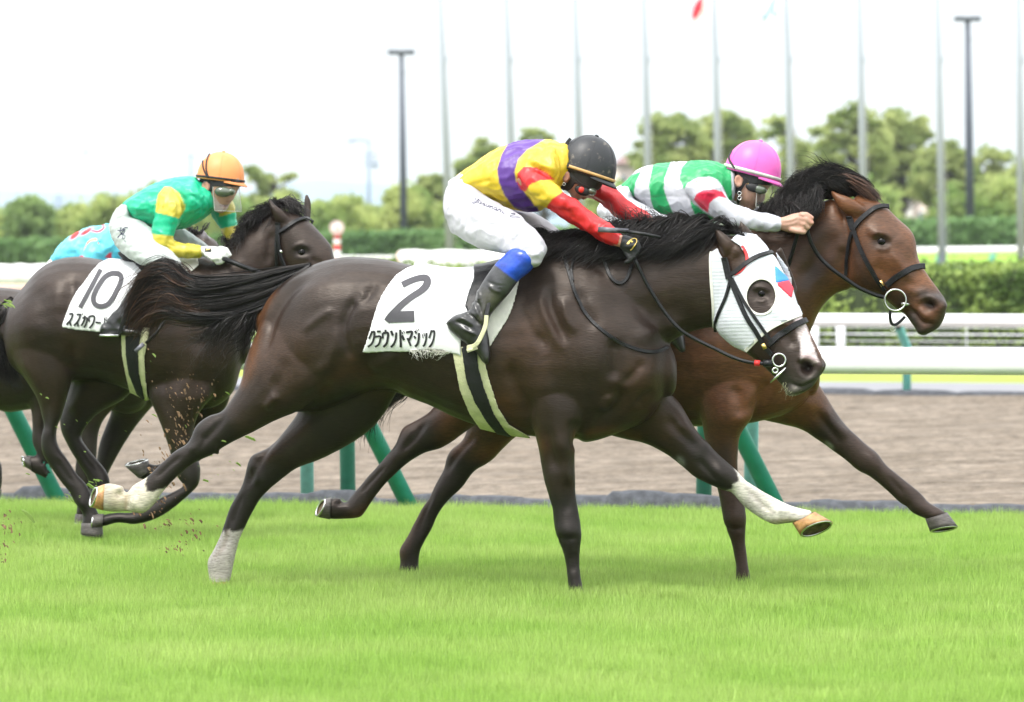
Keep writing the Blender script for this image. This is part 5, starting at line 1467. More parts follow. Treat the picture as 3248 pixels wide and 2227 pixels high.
# ------------------------------------------------------------------ jockeys
M['skin'] = mat('skin', None, rough=.5, var=.08, scale=30, attr=True, sub=.12, bump=.1, bscale=200)
M['silk'] = mat('racing_silk', None, rough=.42, var=.04, scale=18, attr=True, spec=.5, bump=.9, bscale=15, stretch=(1, 1, .6))
M['breeches'] = mat('white_breeches', None, rough=.55, var=.04, scale=18, attr=True, bump=1.0, bscale=18, stretch=(1, 1, .7))
M['boot'] = mat('boot_leather', None, rough=.3, var=.5, scale=14, attr=True, bump=.35, bscale=30, spec=.6)
M['glove_white'] = mat('white_glove', (.72, .72, .70), rough=.7, var=.08, bump=.3, bscale=60)
M['glove_black'] = mat('black_glove', (.012, .012, .013), rough=.6, var=.2, bump=.3)
M['gold'] = mat('gold_badge', (.7, .5, .12), rough=.4, var=.1)
M['pendark'] = mat('dark_blue_ink', (.02, .02, .06), rough=.8, var=.05)
M['lens'] = mat('dark_goggle_lens', (.075, .095, .06), rough=.10, var=.1, spec=.8, coat=.6)
M['redlens'] = mat('red_goggle_pad', (.55, .03, .02), rough=.35, var=.1)
M['strapblack'] = mat('black_elastic', (.012, .012, .013), rough=.6, var=.2)
M['strapcream'] = mat('tan_elastic', (.55, .33, .13), rough=.6, var=.12, bump=.3)
M['strapsilver'] = mat('silver_grey_elastic', (.55, .55, .50), rough=.5, var=.1)
def helmet_mat(name, col, rough, dirt=0):
    m = mat(name, col, rough=rough, var=.05, scale=8, bump=.15, bscale=25, spec=.5)
    if dirt:
        n, l, b = nodes_of(m)
        tc = n.new('ShaderNodeTexCoord'); no = n.new('ShaderNodeTexNoise'); no.inputs['Scale'].default_value = 38; no.inputs['Detail'].default_value = 6
        l.new(tc.outputs['Object'], no.inputs['Vector'])
        cr = n.new('ShaderNodeValToRGB'); cr.color_ramp.elements[0].position = .60; cr.color_ramp.elements[1].position = .72
        l.new(no.outputs['Fac'], cr.inputs['Fac'])
        mx = n.new('ShaderNodeMix'); mx.data_type = 'RGBA'; mx.inputs[7].default_value = (.13, .11, .09, 1); mx.inputs[6].default_value = (*col, 1)
        l.new(cr.outputs['Color'], mx.inputs[0]); l.new(mx.outputs[2], b.inputs['Base Color'])
    return m
M['helm_black'] = helmet_mat('black_helmet_cover', (.016, .017, .020), .45, 1)
M['helm_pink'] = helmet_mat('pink_helmet_cover', (.70, .11, .42), .42)
M['helm_orange'] = helmet_mat('orange_helmet_cover', (.74, .27, .085), .5)
M['helm_blue'] = helmet_mat('blue_helmet_cover', (.05, .2, .5), .5)
def shield_mat():
    m = bpy.data.materials.new('clear_face_shield')
    n, l, b = nodes_of(m)
    n.remove(b)
    o = n['Material Output']
    tr = n.new('ShaderNodeBsdfTransparent'); gl = n.new('ShaderNodeBsdfGlossy'); gl.inputs['Roughness'].default_value = .08
    df = n.new('ShaderNodeBsdfDiffuse'); df.inputs['Color'].default_value = (.6, .66, .62, 1)
    m1 = n.new('ShaderNodeMixShader'); m1.inputs[0].default_value = .10
    m2 = n.new('ShaderNodeMixShader'); m2.inputs[0].default_value = .12
    l.new(tr.outputs[0], m1.inputs[1]); l.new(gl.outputs[0], m1.inputs[2]); l.new(m1.outputs[0], m2.inputs[1]); l.new(df.outputs[0], m2.inputs[2]); l.new(m2.outputs[0], o.inputs[0])
    return m
M['shield'] = shield_mat()
SKIN = (.56, .33, .24)

def creases(o, amp, sc, seed, stretch=(1, 1, 1)):
    me = o.data; co, no = coords(me)
    d = wob(co * np.array(stretch), sc, seed)
    d = -np.abs(d) ** .7 * amp + amp * .4
    me.vertices.foreach_set('co', (co + no * d[:, None]).ravel()); me.update()

def helmet(fr, reg, cx, cy, rx, ry, tilt, w_, dy, m, band, parent, visor=1.0, bandw=.016, seams=None, strap_pts=None, bandtilt=0):
    """cap: rx, ry in pixels of the region; up axis tilted clockwise by tilt degrees"""
    c = fr.P(reg, cx, cy, dy)
    sc = REG[reg][2] * F / c.y
    a, b = rx / sc, ry / sc
    R = Matrix.Rotation(math.radians(tilt), 3, 'Y')
    seg, rings = 40, 16
    vv, ff = [], []
    th1 = math.radians(97)
    for i in range(rings + 1):
        th = th1 * i / rings
        for k in range(seg):
            ph = 2 * math.pi * k / seg
            flare = 1 + .03 * max(0, (i / rings - .9) * 10)
            p = Vector((a * math.sin(th) ** .92 * math.cos(ph) * flare, w_ * math.sin(th) ** .92 * math.sin(ph) * flare, b * math.cos(th)))
            if p.x > 0: p.x *= 1.0
            vv.append(c + R @ p)
    for i in range(rings):
        for k in range(seg):
            k2 = (k + 1) % seg
            ff.append([i * seg + k, (i + 1) * seg + k, (i + 1) * seg + k2, i * seg + k2])
    o = mesh('helmet', vv, ff, m, parent)
    s = o.modifiers.new('t', 'SOLIDIFY'); s.thickness = .006
    # peak
    vv, ff = [], []
    nn = 21
    for i in range(nn):
        ph = math.radians(-78 + 156 * i / (nn - 1))
        ext = visor * math.cos(ph * 90 / 78 * .98) ** .8 * .022 + .001
        for q, zz in ((0, .004), (.5, .002), (1, -.004), (1, -.008), (.5, -.003), (0, -.002)):
            p = Vector(((a + ext * q) * math.cos(ph), (w_ + ext * q * .8) * math.sin(ph), -b * .11 + zz - .010 * math.cos(ph) * q))
            vv.append(c + R @ p)
    for i in range(nn - 1):
        for k in range(6):
            k2 = (k + 1) % 6
            ff.append([i * 6 + k, i * 6 + k2, (i + 1) * 6 + k2, (i + 1) * 6 + k])
    mesh('peak', vv, ff, m, o)
    # band round the base
    vv, ff = [], []
    nb = 48
    for i in range(nb):
        ph = 2 * math.pi * i / nb
        for zz, e in ((0, .003), (bandw, .003), (bandw, .0055), (0, .0055)):
            z0 = -b * .07 + zz + bandtilt * math.cos(ph)
            k = math.sqrt(max(0, 1 - (z0 / b) ** 2)) ** .92
            p = Vector(((a * k + e) * math.cos(ph), (w_ * k + e) * math.sin(ph), z0))
            vv.append(c + R @ p)
    for i in range(nb):
        for k in range(4):
            k2 = (k + 1) % 4; i2 = (i + 1) % nb
            ff.append([i * 4 + k, i * 4 + k2, i2 * 4 + k2, i2 * 4 + k])
    mesh('band', vv, ff, band, o)
    MB().ball(c + R @ Vector((0, 0, b + .002)), (.009, .009, .005), 10, R).build('button', m, o)
    mb = MB()
    for k in range(3):
        ph = math.radians(30 + 60 * k)
        pts = []
        for i in range(-10, 11):
            th = math.radians(9.2 * i)
            st = math.copysign(abs(math.sin(th)) ** .92, math.sin(th))
            pts.append(c + R @ Vector((a * st * math.cos(ph) * 1.002, w_ * st * math.sin(ph) * 1.002, b * math.cos(th) * 1.002)))
        mb.tube(pts, .0012, 5)
    mb.build('seam', m, o)
    return o, c, R, a, b

def shield(fr, reg, quad, dy0, dy1, parent, bulge=.02):
    """curved clear visor: quad corners in order top-near, top-far, bottom-far, bottom-near"""
    P_ = [fr.P(reg, *quad[0], dy0), fr.P(reg, *quad[1], dy1), fr.P(reg, *quad[2], dy1), fr.P(reg, *quad[3], dy0)]
    vv, ff = [], []
    nu, nv = 12, 8
    for i in range(nu + 1):
        for j in range(nv + 1):
            s, t = i / nu, j / nv
            p = (P_[0].lerp(P_[1], s)).lerp(P_[3].lerp(P_[2], s), t)
            p.x += bulge * math.sin(math.pi * s)
            vv.append(p)
    for i in range(nu):
        for j in range(nv):
            q = i * (nv + 1) + j
            ff.append([q, q + 1, q + nv + 2, q + nv + 1])
    o = mesh('face_shield', vv, ff, M['shield'], parent)
    at_ = lambda i, j: vv[i * (nv + 1) + j]
    edge = [at_(nu, j) for j in range(nv + 1)] + [at_(i, nv) for i in range(nu, -1, -1)] + [at_(0, j) for j in range(nv, -1, -1)]
    MB().tube(edge, .0016, 5).build('shield_rim', M['strapsilver'], o)
    return o

def on_skin(bvh, fr, reg, x, y, out=0.0):
    u, v = S(reg, x, y)
    h, n = cast(bvh, u, v, fr.d0)
    return fr.P(reg, x, y, -.05) if h is None else h + Vector((0, -out, 0))
def ear_parts(fr, reg, x, y, rx, ry, dy, ang=0):
    s = REG[reg][2]
    c = fr.P(reg, x, y, dy)
    k = s * F / c.y
    R = Matrix.Rotation(math.radians(ang), 3, 'Y')
    a = MB().torus(c, rx / k * .8, .0055, R, 18, 8, sy=ry / rx)
    a.ball(c + Vector((0, .004, 0)), (rx / k * .7, .006, ry / k * .75), 10, R)
    return (a.v, a.f)
def limb(fr, reg, pts, seg=12):
    """pts: x, y, radius (m), depth"""
    s = REG[reg][2]
    mb = MB().tube([fr.P(reg, p[0], p[1], p[3]) for p in pts], [p[2] for p in pts], seg)
    for i in (0, -1): mb.ball(fr.P(reg, pts[i][0], pts[i][1], pts[i][3]), pts[i][2] * .98, 10)
    return (mb.v, mb.f)
def text_strokes(s, x0, y0, x1, y1, h, w_):
    """handwriting: small joined letters along a slanted line"""
    G = {'a': [[(.7, .8), (.3, 1), (.05, .6), (.15, .1), (.5, .05), (.75, .7), (.75, .1), (1, .1)]],
         's': [[(0, .1), (.5, .9), (.35, .6), (.75, .3), (.4, 0), (1, .1)]],
         'u': [[(0, .9), (.1, .2), (.4, 0), (.75, .8), (.8, .1), (1, .1)]],
         'n': [[(0, 0), (.1, .9), (.2, .3), (.5, .95), (.7, .5), (.75, 0), (1, .15)]],
         'r': [[(0, 0), (.2, .95), (.35, .7), (.8, .9), (.7, .2), (1, .1)]],
         'i': [[(.2, .8), (.3, 0), (.8, .2)], [(.35, 1.3), (.45, 1.4)]],
         'Y': [[(0, 1.5), (.2, .8), (.6, .8), (1, 1.6), (.7, .2), (.2, -.8), (-.2, -.6), (.4, 0), (1, .1)]],
         '.': [[(.4, 0), (.5, .1)]],
         'I': [[(.1, .9), (.9, 1.5), (1.2, 1.2), (.6, .6), (.2, 0), (.7, -.1), (1.8, .6), (2.6, .9)]]}
    L = math.hypot(x1 - x0, y1 - y0); ux, uy = (x1 - x0) / L, (y1 - y0) / L
    adv = L / (len(s) + 1.5)
    out = []
    for i, ch in enumerate(s):
        for st in G[ch]:
            out.append(([(x0 + ux * (i + px * .95) * adv + uy * py * h + px * 0, y0 + uy * (i + px * .95) * adv - ux * py * h) for px, py in st], w_))
    return out

# ================================================================== jockey 2: yellow and purple silks, black cap
def jockey_two(root):
    fr = F2
    torso = [(212, 345, 262, 478, .12), (330, 258, 352, 508, .145), (450, 185, 480, 548, .165), (580, 136, 610, 574, .175), (700, 126, 710, 576, .185), (790, 128, 800, 520, .175), (850, 150, 850, 440, .12)]
    arm = [(590, 300, 585, 440, .06, -.13), (690, 306, 635, 492, .066, -.16), (800, 376, 702, 545, .062, -.17), (868, 456, 765, 552, .058, -.17), (940, 496, 850, 614, .053, -.165), (1010, 560, 950, 672, .05, -.155),
           (1100, 618, 1042, 728, .046, -.165), (1180, 668, 1128, 774, .042, -.175), (1236, 728, 1197, 797, .033, -.185)]
    arm_far = [(900, 300, 860, 420, .06, .12), (1020, 360, 970, 470, .062, .16), (1110, 402, 1060, 500, .06, .17), (1190, 430, 1120, 540, .056, .17), (1260, 490, 1180, 595, .052, .16), (1330, 540, 1260, 650, .048, .15), (1400, 585, 1330, 672, .043, .13), (1440, 618, 1395, 668, .034, .12)]
    thigh = [(300, 400, 140, 410, .08, -.05), (420, 500, 112, 560, .095, -.10), (480, 535, 175, 715, .092, -.14), (575, 590, 320, 800, .086, -.18), (655, 650, 450, 838, .08, -.22), (730, 735, 530, 855, .075, -.25), (765, 815, 570, 880, .068, -.27), (735, 890, 600, 900, .05, -.28)]
    thigh_far = [(330, 430, 180, 540, .08, .05), (450, 520, 330, 650, .09, .12), (570, 555, 480, 700, .085, .18), (680, 588, 600, 740, .08, .21), (780, 648, 720, 790, .074, .24), (850, 705, 800, 830, .066, .26), (885, 745, 850, 850, .05, .27)]
    hips = [(212, 345, 270, 470, .12), (150, 400, 300, 500, .15), (112, 520, 330, 540, .16), (150, 690, 330, 640, .13)]
    shin = [(700, 850, 560, 830, .05, -.28), (705, 895, 530, 822, .055, -.29), (660, 960, 470, 880, .056, -.295), (590, 1015, 440, 910, .052, -.30), (530, 1095, 375, 1000, .047, -.305), (470, 1165, 330, 1080, .042, -.31), (415, 1230, 300, 1160, .04, -.315), (395, 1290, 270, 1210, .042, -.32)]
    foot = [(215, 1225, 135, 1295, .028, -.32), (300, 1205, 150, 1330, .036, -.32), (370, 1270, 215, 1385, .038, -.325), (395, 1350, 270, 1425, .036, -.33), (405, 1420, 320, 1470, .034, -.335), (408, 1490, 352, 1520, .03, -.34), (400, 1530, 372, 1540, .02, -.34)]
    shin_far = [(860, 760, 760, 900, .05, .27), (760, 950, 640, 880, .05, .29), (640, 1060, 520, 980, .046, .30), (500, 1200, 400, 1130, .042, .30), (400, 1330, 300, 1250, .04, .30)]
    head = [('L', 330, 380, 700, 380, .066, 0), ('L', 262, 430, 712, 430, .082, 0), ('L', 222, 520, 700, 560, .088, 0), ('L', 235, 600, 650, 680, .082, 0), ('L', 262, 670, 585, 742, .07, 0), ('L', 305, 715, 520, 790, .052, 0), ('L', 350, 755, 450, 806, .034, 0)]
    neck = [(740, 200, 760, 430, .09), (830, 230, 830, 440, .07), (900, 280, 880, 440, .062)]
    nose = [('L', 560, 700, 500, 730, .018), ('L', 592, 745, 530, 780, .017), ('L', 580, 778, 545, 786, .014)]
    hand = [(1222, 722, 1190, 800, .03, -.19), (1262, 728, 1232, 815, .034, -.195), (1310, 745, 1262, 845, .034, -.195), (1345, 790, 1280, 870, .03, -.19)]
    B_ = 'B'
    body = fuse('body', [loft(fr, B_, head, dome=.5), loft(fr, B_, neck), loft(fr, B_, nose, 10), ear_parts(fr, 'L', 305, 575, 34, 52, -.088, 15), loft(fr, 'L', [(520, 770, 480, 800, .02), (510, 800, 470, 806, .016)], 8),
                 loft(fr, B_, torso, shrink=.78), loft(fr, B_, arm, 14, shrink=.7), loft(fr, B_, arm_far, 14, shrink=.7), loft(fr, B_, hips, shrink=.8), loft(fr, B_, thigh, shrink=.8), loft(fr, B_, thigh_far, shrink=.8), loft(fr, B_, shin, shrink=.8), loft(fr, B_, shin_far, shrink=.8), loft(fr, B_, foot, shrink=.7), loft(fr, B_, hand, 14, shrink=.9),
                 limb(fr, B_, [(1395, 640, .026, .12), (1440, 665, .03, .11), (1490, 690, .028, .10)])], .006, 2, M['skin'], root)
    relief(body, fr, [('r', 'L', [(440, 795), (480, 790), (515, 800)], 9, -.006), ('b', 'L', 600, 700, 26, 18, 0, -.005), ('b', 'L', 420, 740, 40, 30, 0, .004, 'n')])
    paint(body, fr, (.55, .28, .19), [('s', 'L', [(430, 795), (500, 795)], 10, (.30, .06, .05), .6), ('b', 'L', 305, 575, 30, 50, 0, (.45, .17, .11), .6), ('b', 'L', 260, 560, 36, 70, 0, (.02, .015, .012), .9)])
    shirt = fuse('shirt', [loft(fr, B_, torso, 28), loft(fr, B_, arm, 20), loft(fr, B_, arm_far, 20), loft(fr, B_, [(790, 140, 800, 420, .12), (840, 170, 850, 430, .085), (880, 210, 870, 430, .07)])], .006, 2, M['silk'], root)
    relief(shirt, fr, [('r', B_, [(630, 240), (700, 270), (790, 310), (830, 350)], 14, .010, 'n'), ('r', B_, [(640, 290), (730, 320), (810, 380), (840, 430)], 14, -.010, 'n'), ('r', B_, [(570, 330), (580, 400), (630, 470), (700, 550)], 14, -.012, 'n'),
                       ('r', B_, [(250, 430), (340, 400), (450, 380)], 10, -.004), ('r', B_, [(460, 200), (450, 330), (480, 450)], 12, -.004), ('r', B_, [(860, 470), (900, 540), (930, 590)], 10, .006), ('r', B_, [(840, 560), (900, 580), (960, 640)], 10, -.005), ('r', B_, [(1150, 650), (1110, 690), (1060, 710)], 9, .006),
                       ('r', B_, [(330, 280), (360, 360), (350, 450)], 16, -.004), ('r', B_, [(650, 470), (700, 480), (760, 470)], 10, -.005), ('r', B_, [(700, 230), (740, 180), (780, 140)], 14, -.006), ('r', B_, [(820, 150), (790, 230), (820, 320)], 12, .008)])
    creases(shirt, .011, 26, 5, (1, 1.4, .8))
    YEL, PUR, RED = (.80, .56, .035), (.115, .035, .30), (.70, .018, .022)
    paint(shirt, fr, YEL, [
        ('p', B_, [(560, 120), (760, 120), (640, 190), (585, 250), (560, 330), (580, 400), (640, 480), (700, 545), (725, 590), (640, 590), (560, 555), (500, 480), (465, 400), (452, 310), (480, 220), (520, 150)], PUR, 4),
        ('p', B_, [(578, 390), (580, 340), (620, 296), (700, 300), (770, 335), (815, 378), (720, 385), (660, 410), (630, 455), (600, 440)], RED, 4, 'n'),
        ('p', B_, [(630, 458), (660, 408), (720, 384), (815, 378), (870, 455), (820, 480), (765, 555), (690, 548)], YEL, 4, 'n'),
        ('p', B_, [(872, 452), (1400, 700), (1300, 900), (1100, 900), (762, 552), (800, 500)], RED, 4, 'n'),
        ('p', B_, [(950, 300), (1060, 380), (1600, 500), (1500, 800), (1200, 760), (1000, 560), (900, 480)], RED, 4, 'f'),
    ])
    br = fuse('breeches', [loft(fr, B_, hips, 24), loft(fr, B_, thigh, 24), loft(fr, B_, thigh_far, 24)], .006, 2, M['breeches'], root)
    relief(br, fr, [('r', B_, [(545, 830), (560, 760), (640, 690)], 10, -.008, 'n'), ('r', B_, [(480, 820), (500, 740), (540, 690)], 9, -.005, 'n'), ('r', B_, [(600, 700), (700, 740), (750, 790)], 10, .006, 'n'),
                    ('r', B_, [(250, 560), (220, 640), (200, 690)], 8, -.005, 'n'), ('r', B_, [(280, 580), (260, 650), (240, 710)], 8, -.005, 'n'), ('r', B_, [(200, 480), (260, 500), (320, 500)], 8, -.004, 'n'), ('r', B_, [(560, 620), (640, 650), (690, 700)], 9, -.005), ('r', B_, [(570, 570), (620, 640), (640, 700)], 9, -.005, 'f'), ('r', B_, [(640, 800), (700, 810), (745, 800)], 9, -.006, 'n'), ('r', B_, [(620, 840), (680, 850), (730, 840)], 8, .005, 'n')])
    creases(br, .008, 22, 9)
    paint(br, fr, (.60, .585, .645), [])
    bt = fuse('boot', [loft(fr, B_, shin[1:], 22), loft(fr, B_, foot, 20)], .005, 2, M['boot'], root)
    relief(bt, fr, [('r', 'O', [(540, 540), (560, 640), (520, 720)], 16, .006), ('r', 'O', [(460, 700), (520, 800), (560, 920)], 14, .007), ('r', 'O', [(500, 660), (560, 760), (590, 880)], 12, -.007), ('r', 'O', [(260, 900), (380, 930), (500, 1010)], 14, .007), ('r', 'O', [(230, 950), (360, 990), (480, 1060)], 11, -.007),
                    ('r', 'O', [(300, 1020), (420, 1080), (540, 1130)], 12, .006), ('r', 'O', [(380, 840), (480, 900), (560, 1000)], 12, -.007), ('r', 'O', [(650, 480), (750, 560), (860, 590)], 12, .004), ('r', 'O', [(630, 430), (760, 490), (920, 510)], 7, -.003), ('r', 'O', [(660, 520), (650, 700), (600, 900)], 12, .005)])
    paint(bt, fr, (.020, .019, .019), [('p', 'O', [(740, 40), (900, -40), (1100, -60), (1340, 60), (1340, 200), (1040, 460), (750, 240)], (.012, .07, .52), 2.5), ('p', 'O', [(750, 245), (1035, 450), (900, 620), (600, 520)], (.06, .06, .065), 8, .8),
        ('b', 'O', 700, 680, 130, 160, 0, (.075, .07, .05), .7), ('b', 'O', 600, 900, 50, 130, 20, (.09, .08, .06), .6)])
    bf = fuse('boot', [loft(fr, B_, shin_far[1:], 18), loft(fr, B_, [(300, 1260, 240, 1330, .03, .31), (390, 1300, 290, 1420, .036, .32), (410, 1420, 340, 1480, .032, .33), (405, 1510, 370, 1530, .02, .34)], 14)], .007, 1, M['boot'], root)
    paint(bf, fr, (.03, .03, .03), [])
    hm, c, R, a, b = helmet(fr, 'B', 1010, 322, 192, 228, 18, .098, .0, M['helm_black'], M['strapcream'], root, .9, .012)
    shell(body, fr, 'L', [(225, 370), (225, 480), (240, 600), (235, 660), (275, 705), (335, 705), (385, 655), (400, 640), (470, 672), (560, 700), (690, 700), (720, 600), (420, 500), (330, 400)], 'harness', M['strapblack'], hm, .004, .003, holes=[[(305 + 44 * math.cos(t), 575 + 62 * math.sin(t)) for t in np.linspace(0, 6.28, 20, endpoint=False)]])
    # straps round the cap and the chin
    bvh = bvh_of(body, hm)
    strap('chin_strap', bvh, fr, 'L', [(250, 420), (255, 520), (262, 600), (290, 690), (330, 700), (380, 640), (370, 560), (330, 470), (300, 400), (290, 320), (310, 240), (350, 190)], .013, M['strapblack'], hm, .003, .002)
    strap('goggle_strap', bvh, fr, 'L', [(225, 380), (300, 480), (380, 590), (450, 650), (560, 690), (640, 690)], .016, M['strapblack'], hm, .003, .003)
    MB().torus(fr.P('L', 283, 650, -.098), .006, .0015, None, 14, 6).build('buckle', M['metal'], hm)
    g = empty('goggles', fr.P('L', 500, 700, -.06)); g.parent = root; g.matrix_parent_inverse = Matrix.Translation(-root.location)
    R2 = Matrix.Rotation(math.radians(22), 3, 'Y')
    MB().ball(on_skin(bvh, fr, 'L', 470, 712), (.034, .016, .022), 16, R2).build('frame', M['strapblack'], g)
    MB().ball(on_skin(bvh, fr, 'L', 460, 708, .010), (.0135, .008, .0135), 14, R2).build('lens', M['redlens'], g)
    MB().ball(on_skin(bvh, fr, 'L', 560, 722, .0), (.022, .03, .018), 14, R2).build('lens', M['lens'], g)
    gl = fuse('glove', [loft(fr, B_, hand[1:], 14), limb(fr, B_, [(1300, 760, .013, -0.190), (1335, 775, .012, -0.190), (1350, 810, .011, -0.190), (1325, 835, .010, -0.200)]), limb(fr, B_, [(1290, 785, .013, -0.200), (1325, 800, .012, -0.205), (1335, 835, .011, -0.205), (1310, 858, .010, -0.210)]),
                        limb(fr, B_, [(1280, 815, .013, -0.200), (1305, 835, .012, -0.210), (1315, 865, .011, -0.210), (1290, 882, .010, -0.210)]), limb(fr, B_, [(1265, 835, .012, -0.200), (1285, 862, .011, -0.210), (1290, 890, .010, -0.210), (1268, 898, .009, -0.210)]), limb(fr, B_, [(1250, 790, .013, -0.210), (1290, 800, .012, -0.225), (1325, 790, .010, -0.230)])], .004, 1, M['glove_black'], root)
    glb = bvh_of(gl)
    strap('badge', glb, fr, 'L', [(940, 1260), (955, 1215), (1005, 1205), (1015, 1240), (985, 1285), (955, 1315)], .004, M['gold'], gl, .002, .002)
    strap('badge', glb, fr, 'L', [(925, 1260), (950, 1225), (975, 1240)], .008, M['gold'], gl, .002, .002)
    bb = bvh_of(br)
    printed('signature', bb, fr, 'B', text_strokes('Yasunari.I', 305, 515, 590, 632, 17, 2.8), M['pendark'], br, .0015, 1)
    return body

# ================================================================== jockey 11: green and white hoops, pink cap
def jockey_eleven(root):
    fr = F11
    H_ = 'H'
    torso = [(-41, 1030, 15, 1112, .11), (30, 962, 62, 1165, .14), (120, 926, 140, 1215, .155), (230, 912, 235, 1250, .17), (350, 904, 355, 1267, .18), (455, 905, 455, 1255, .18), (530, 925, 530, 1180, .12)]
    arm = [('M', 300, 575, 72, 740, .065, -.14), ('M', 500, 600, 200, 880, .068, -.165), ('M', 590, 760, 305, 945, .064, -.17), ('M', 645, 850, 388, 1020, .06, -.17), ('M', 740, 915, 515, 1115, .056, -.165), ('M', 860, 955, 700, 1198, .053, -.175),
           ('M', 1000, 990, 900, 1235, .05, -.18), ('M', 1130, 1022, 1080, 1247, .044, -.185), ('M', 1290, 1074, 1264, 1255, .038, -.19)]
    arm_far = [('M', 500, 560, 420, 700, .06, .13), ('M', 700, 800, 600, 900, .056, .17), ('M', 950, 930, 880, 1020, .048, .17), ('M', 1250, 1010, 1200, 1090, .04, .15), ('M', 1420, 1040, 1400, 1110, .034, .12)]
    hips = [('U', 1560, 1092, 1612, 1180, .12, 0), ('U', 1470, 1140, 1620, 1215, .15, 0), ('U', 1405, 1235, 1600, 1250, .155, 0), ('U', 1430, 1320, 1600, 1300, .12, 0)]
    thigh = [('U', 1600, 1170, 1400, 1275, .09, -.08), ('U', 1700, 1230, 1470, 1370, .092, -.12), ('U', 1800, 1280, 1620, 1450, .085, -.17), ('U', 1930, 1310, 1780, 1490, .08, -.21), ('U', 2060, 1345, 1960, 1510, .075, -.24), ('U', 2150, 1375, 2090, 1510, .06, -.26)]
    thf = [(r, a, b, c, d, e, -f) for r, a, b, c, d, e, f in thigh]
    shin = [('S', 2320, 740, 2230, 720, .05, -.27), ('S', 2290, 820, 2190, 780, .052, -.29), ('S', 2240, 900, 2150, 860, .048, -.30), ('S', 2190, 980, 2110, 940, .044, -.31), ('S', 2150, 1040, 2080, 1000, .04, -.31)]
    shf = [(r, a, b, c, d, e, -f) for r, a, b, c, d, e, f in shin]
    foot = [('S', 2090, 985, 2050, 1025, .03, -.31), ('S', 2150, 1000, 2090, 1060, .036, -.32), ('S', 2170, 1060, 2130, 1090, .034, -.33), ('S', 2175, 1110, 2155, 1115, .02, -.34)]
    head = [('M', 740, 380, 1180, 440, .066, 0), ('M', 655, 460, 1235, 540, .082, 0), ('M', 622, 560, 1190, 640, .088, 0), ('M', 630, 680, 1125, 745, .082, 0), ('M', 650, 770, 1070, 830, .072, 0), ('M', 700, 850, 1045, 890, .055, 0), ('M', 770, 905, 985, 950, .038, 0)]
    neck = [('M', 350, 420, 380, 760, .10), ('M', 520, 460, 560, 800, .075), ('M', 660, 520, 700, 850, .062)]
    nose = [('M', 1110, 720, 1050, 740, .018), ('M', 1108, 800, 1040, 850, .018), ('M', 1092, 860, 1040, 870, .014)]
    hand = [('M', 1230, 1080, 1215, 1225, .027, -.19), ('M', 1330, 1068, 1300, 1235, .028, -.20), ('M', 1440, 1030, 1390, 1262, .028, -.205), ('M', 1540, 1012, 1490, 1275, .026, -.205), ('M', 1600, 1040, 1570, 1262, .02, -.20)]
    fingers = [[(1560, 1040, .013, -0.215), (1625, 1042, .013, -0.225), (1690, 1080, .012, -0.220), (1660, 1125, .011, -0.205)],
               [(1560, 1090, .013, -0.220), (1630, 1100, .013, -0.230), (1690, 1140, .012, -0.225), (1650, 1178, .011, -0.205)],
               [(1550, 1145, .012, -0.220), (1610, 1160, .012, -0.230), (1650, 1195, .011, -0.225), (1610, 1222, .010, -0.205)],
               [(1530, 1200, .011, -0.215), (1585, 1215, .011, -0.225), (1610, 1245, .010, -0.220), (1575, 1262, .009, -0.205)],
               [(1440, 1230, .013, -0.225), (1520, 1250, .012, -0.230), (1590, 1262, .011, -0.225)]]
    body = fuse('body', [loft(fr, 'M', head, dome=.5), loft(fr, 'M', neck), loft(fr, 'M', nose, 10), ear_parts(fr, 'M', 765, 615, 48, 72, -.092, -5), loft(fr, 'M', [(1065, 880, 1010, 905, .016), (1060, 905, 1010, 915, .016)], 8),
                 loft(fr, H_, torso, shrink=.78), loft(fr, 'M', arm, 14, shrink=.7), loft(fr, 'M', arm_far, 14, shrink=.7), loft(fr, 'U', hips, shrink=.8), loft(fr, 'U', thigh, shrink=.8), loft(fr, 'U', thf, shrink=.8), loft(fr, 'S', shin, shrink=.8), loft(fr, 'S', shf, shrink=.8), loft(fr, 'S', foot, shrink=.7), loft(fr, 'M', hand, 16)]
                + [limb(fr, 'M', f) for f in fingers] + [limb(fr, 'M', [(1400, 1070, .03, .12), (1480, 1090, .034, .1), (1540, 1110, .03, .09)])], .0045, 2, M['skin'], root)
    relief(body, fr, [('r', 'M', [(960, 925), (1030, 900), (1060, 905)], 10, -.005), ('r', 'M', [(1540, 1030), (1600, 1060)], 6, .003), ('r', 'M', [(1290, 1120), (1420, 1110), (1540, 1060)], 10, .003), ('r', 'M', [(1300, 1170), (1420, 1165), (1540, 1120)], 10, .002), ('b', 'M', 870, 860, 50, 40, 0, .004, 'n')])
    paint(body, fr, SKIN, [('s', 'M', [(880, 925), (980, 935)], 22, (.26, .15, .11), .5), ('b', 'M', 765, 600, 50, 60, 0, (.60, .26, .17), .5), ('s', 'M', [(1020, 900), (1060, 895)], 12, (.5, .05, .05), .7),
        ('p', 'M', [(600, 400), (860, 480), (700, 560), (690, 700), (620, 640)], (.012, .010, .010), 6), ('b', 'M', 1690, 1110, 30, 60, 0, (.62, .24, .16), .5)])
    shirt = fuse('shirt', [loft(fr, H_, torso, 28), loft(fr, 'M', arm, 20), loft(fr, 'M', arm_far, 18), loft(fr, 'M', [(380, 400, 400, 780, .12), (520, 440, 560, 780, .085), (590, 480, 620, 800, .075)])], .0055, 2, M['silk'], root)
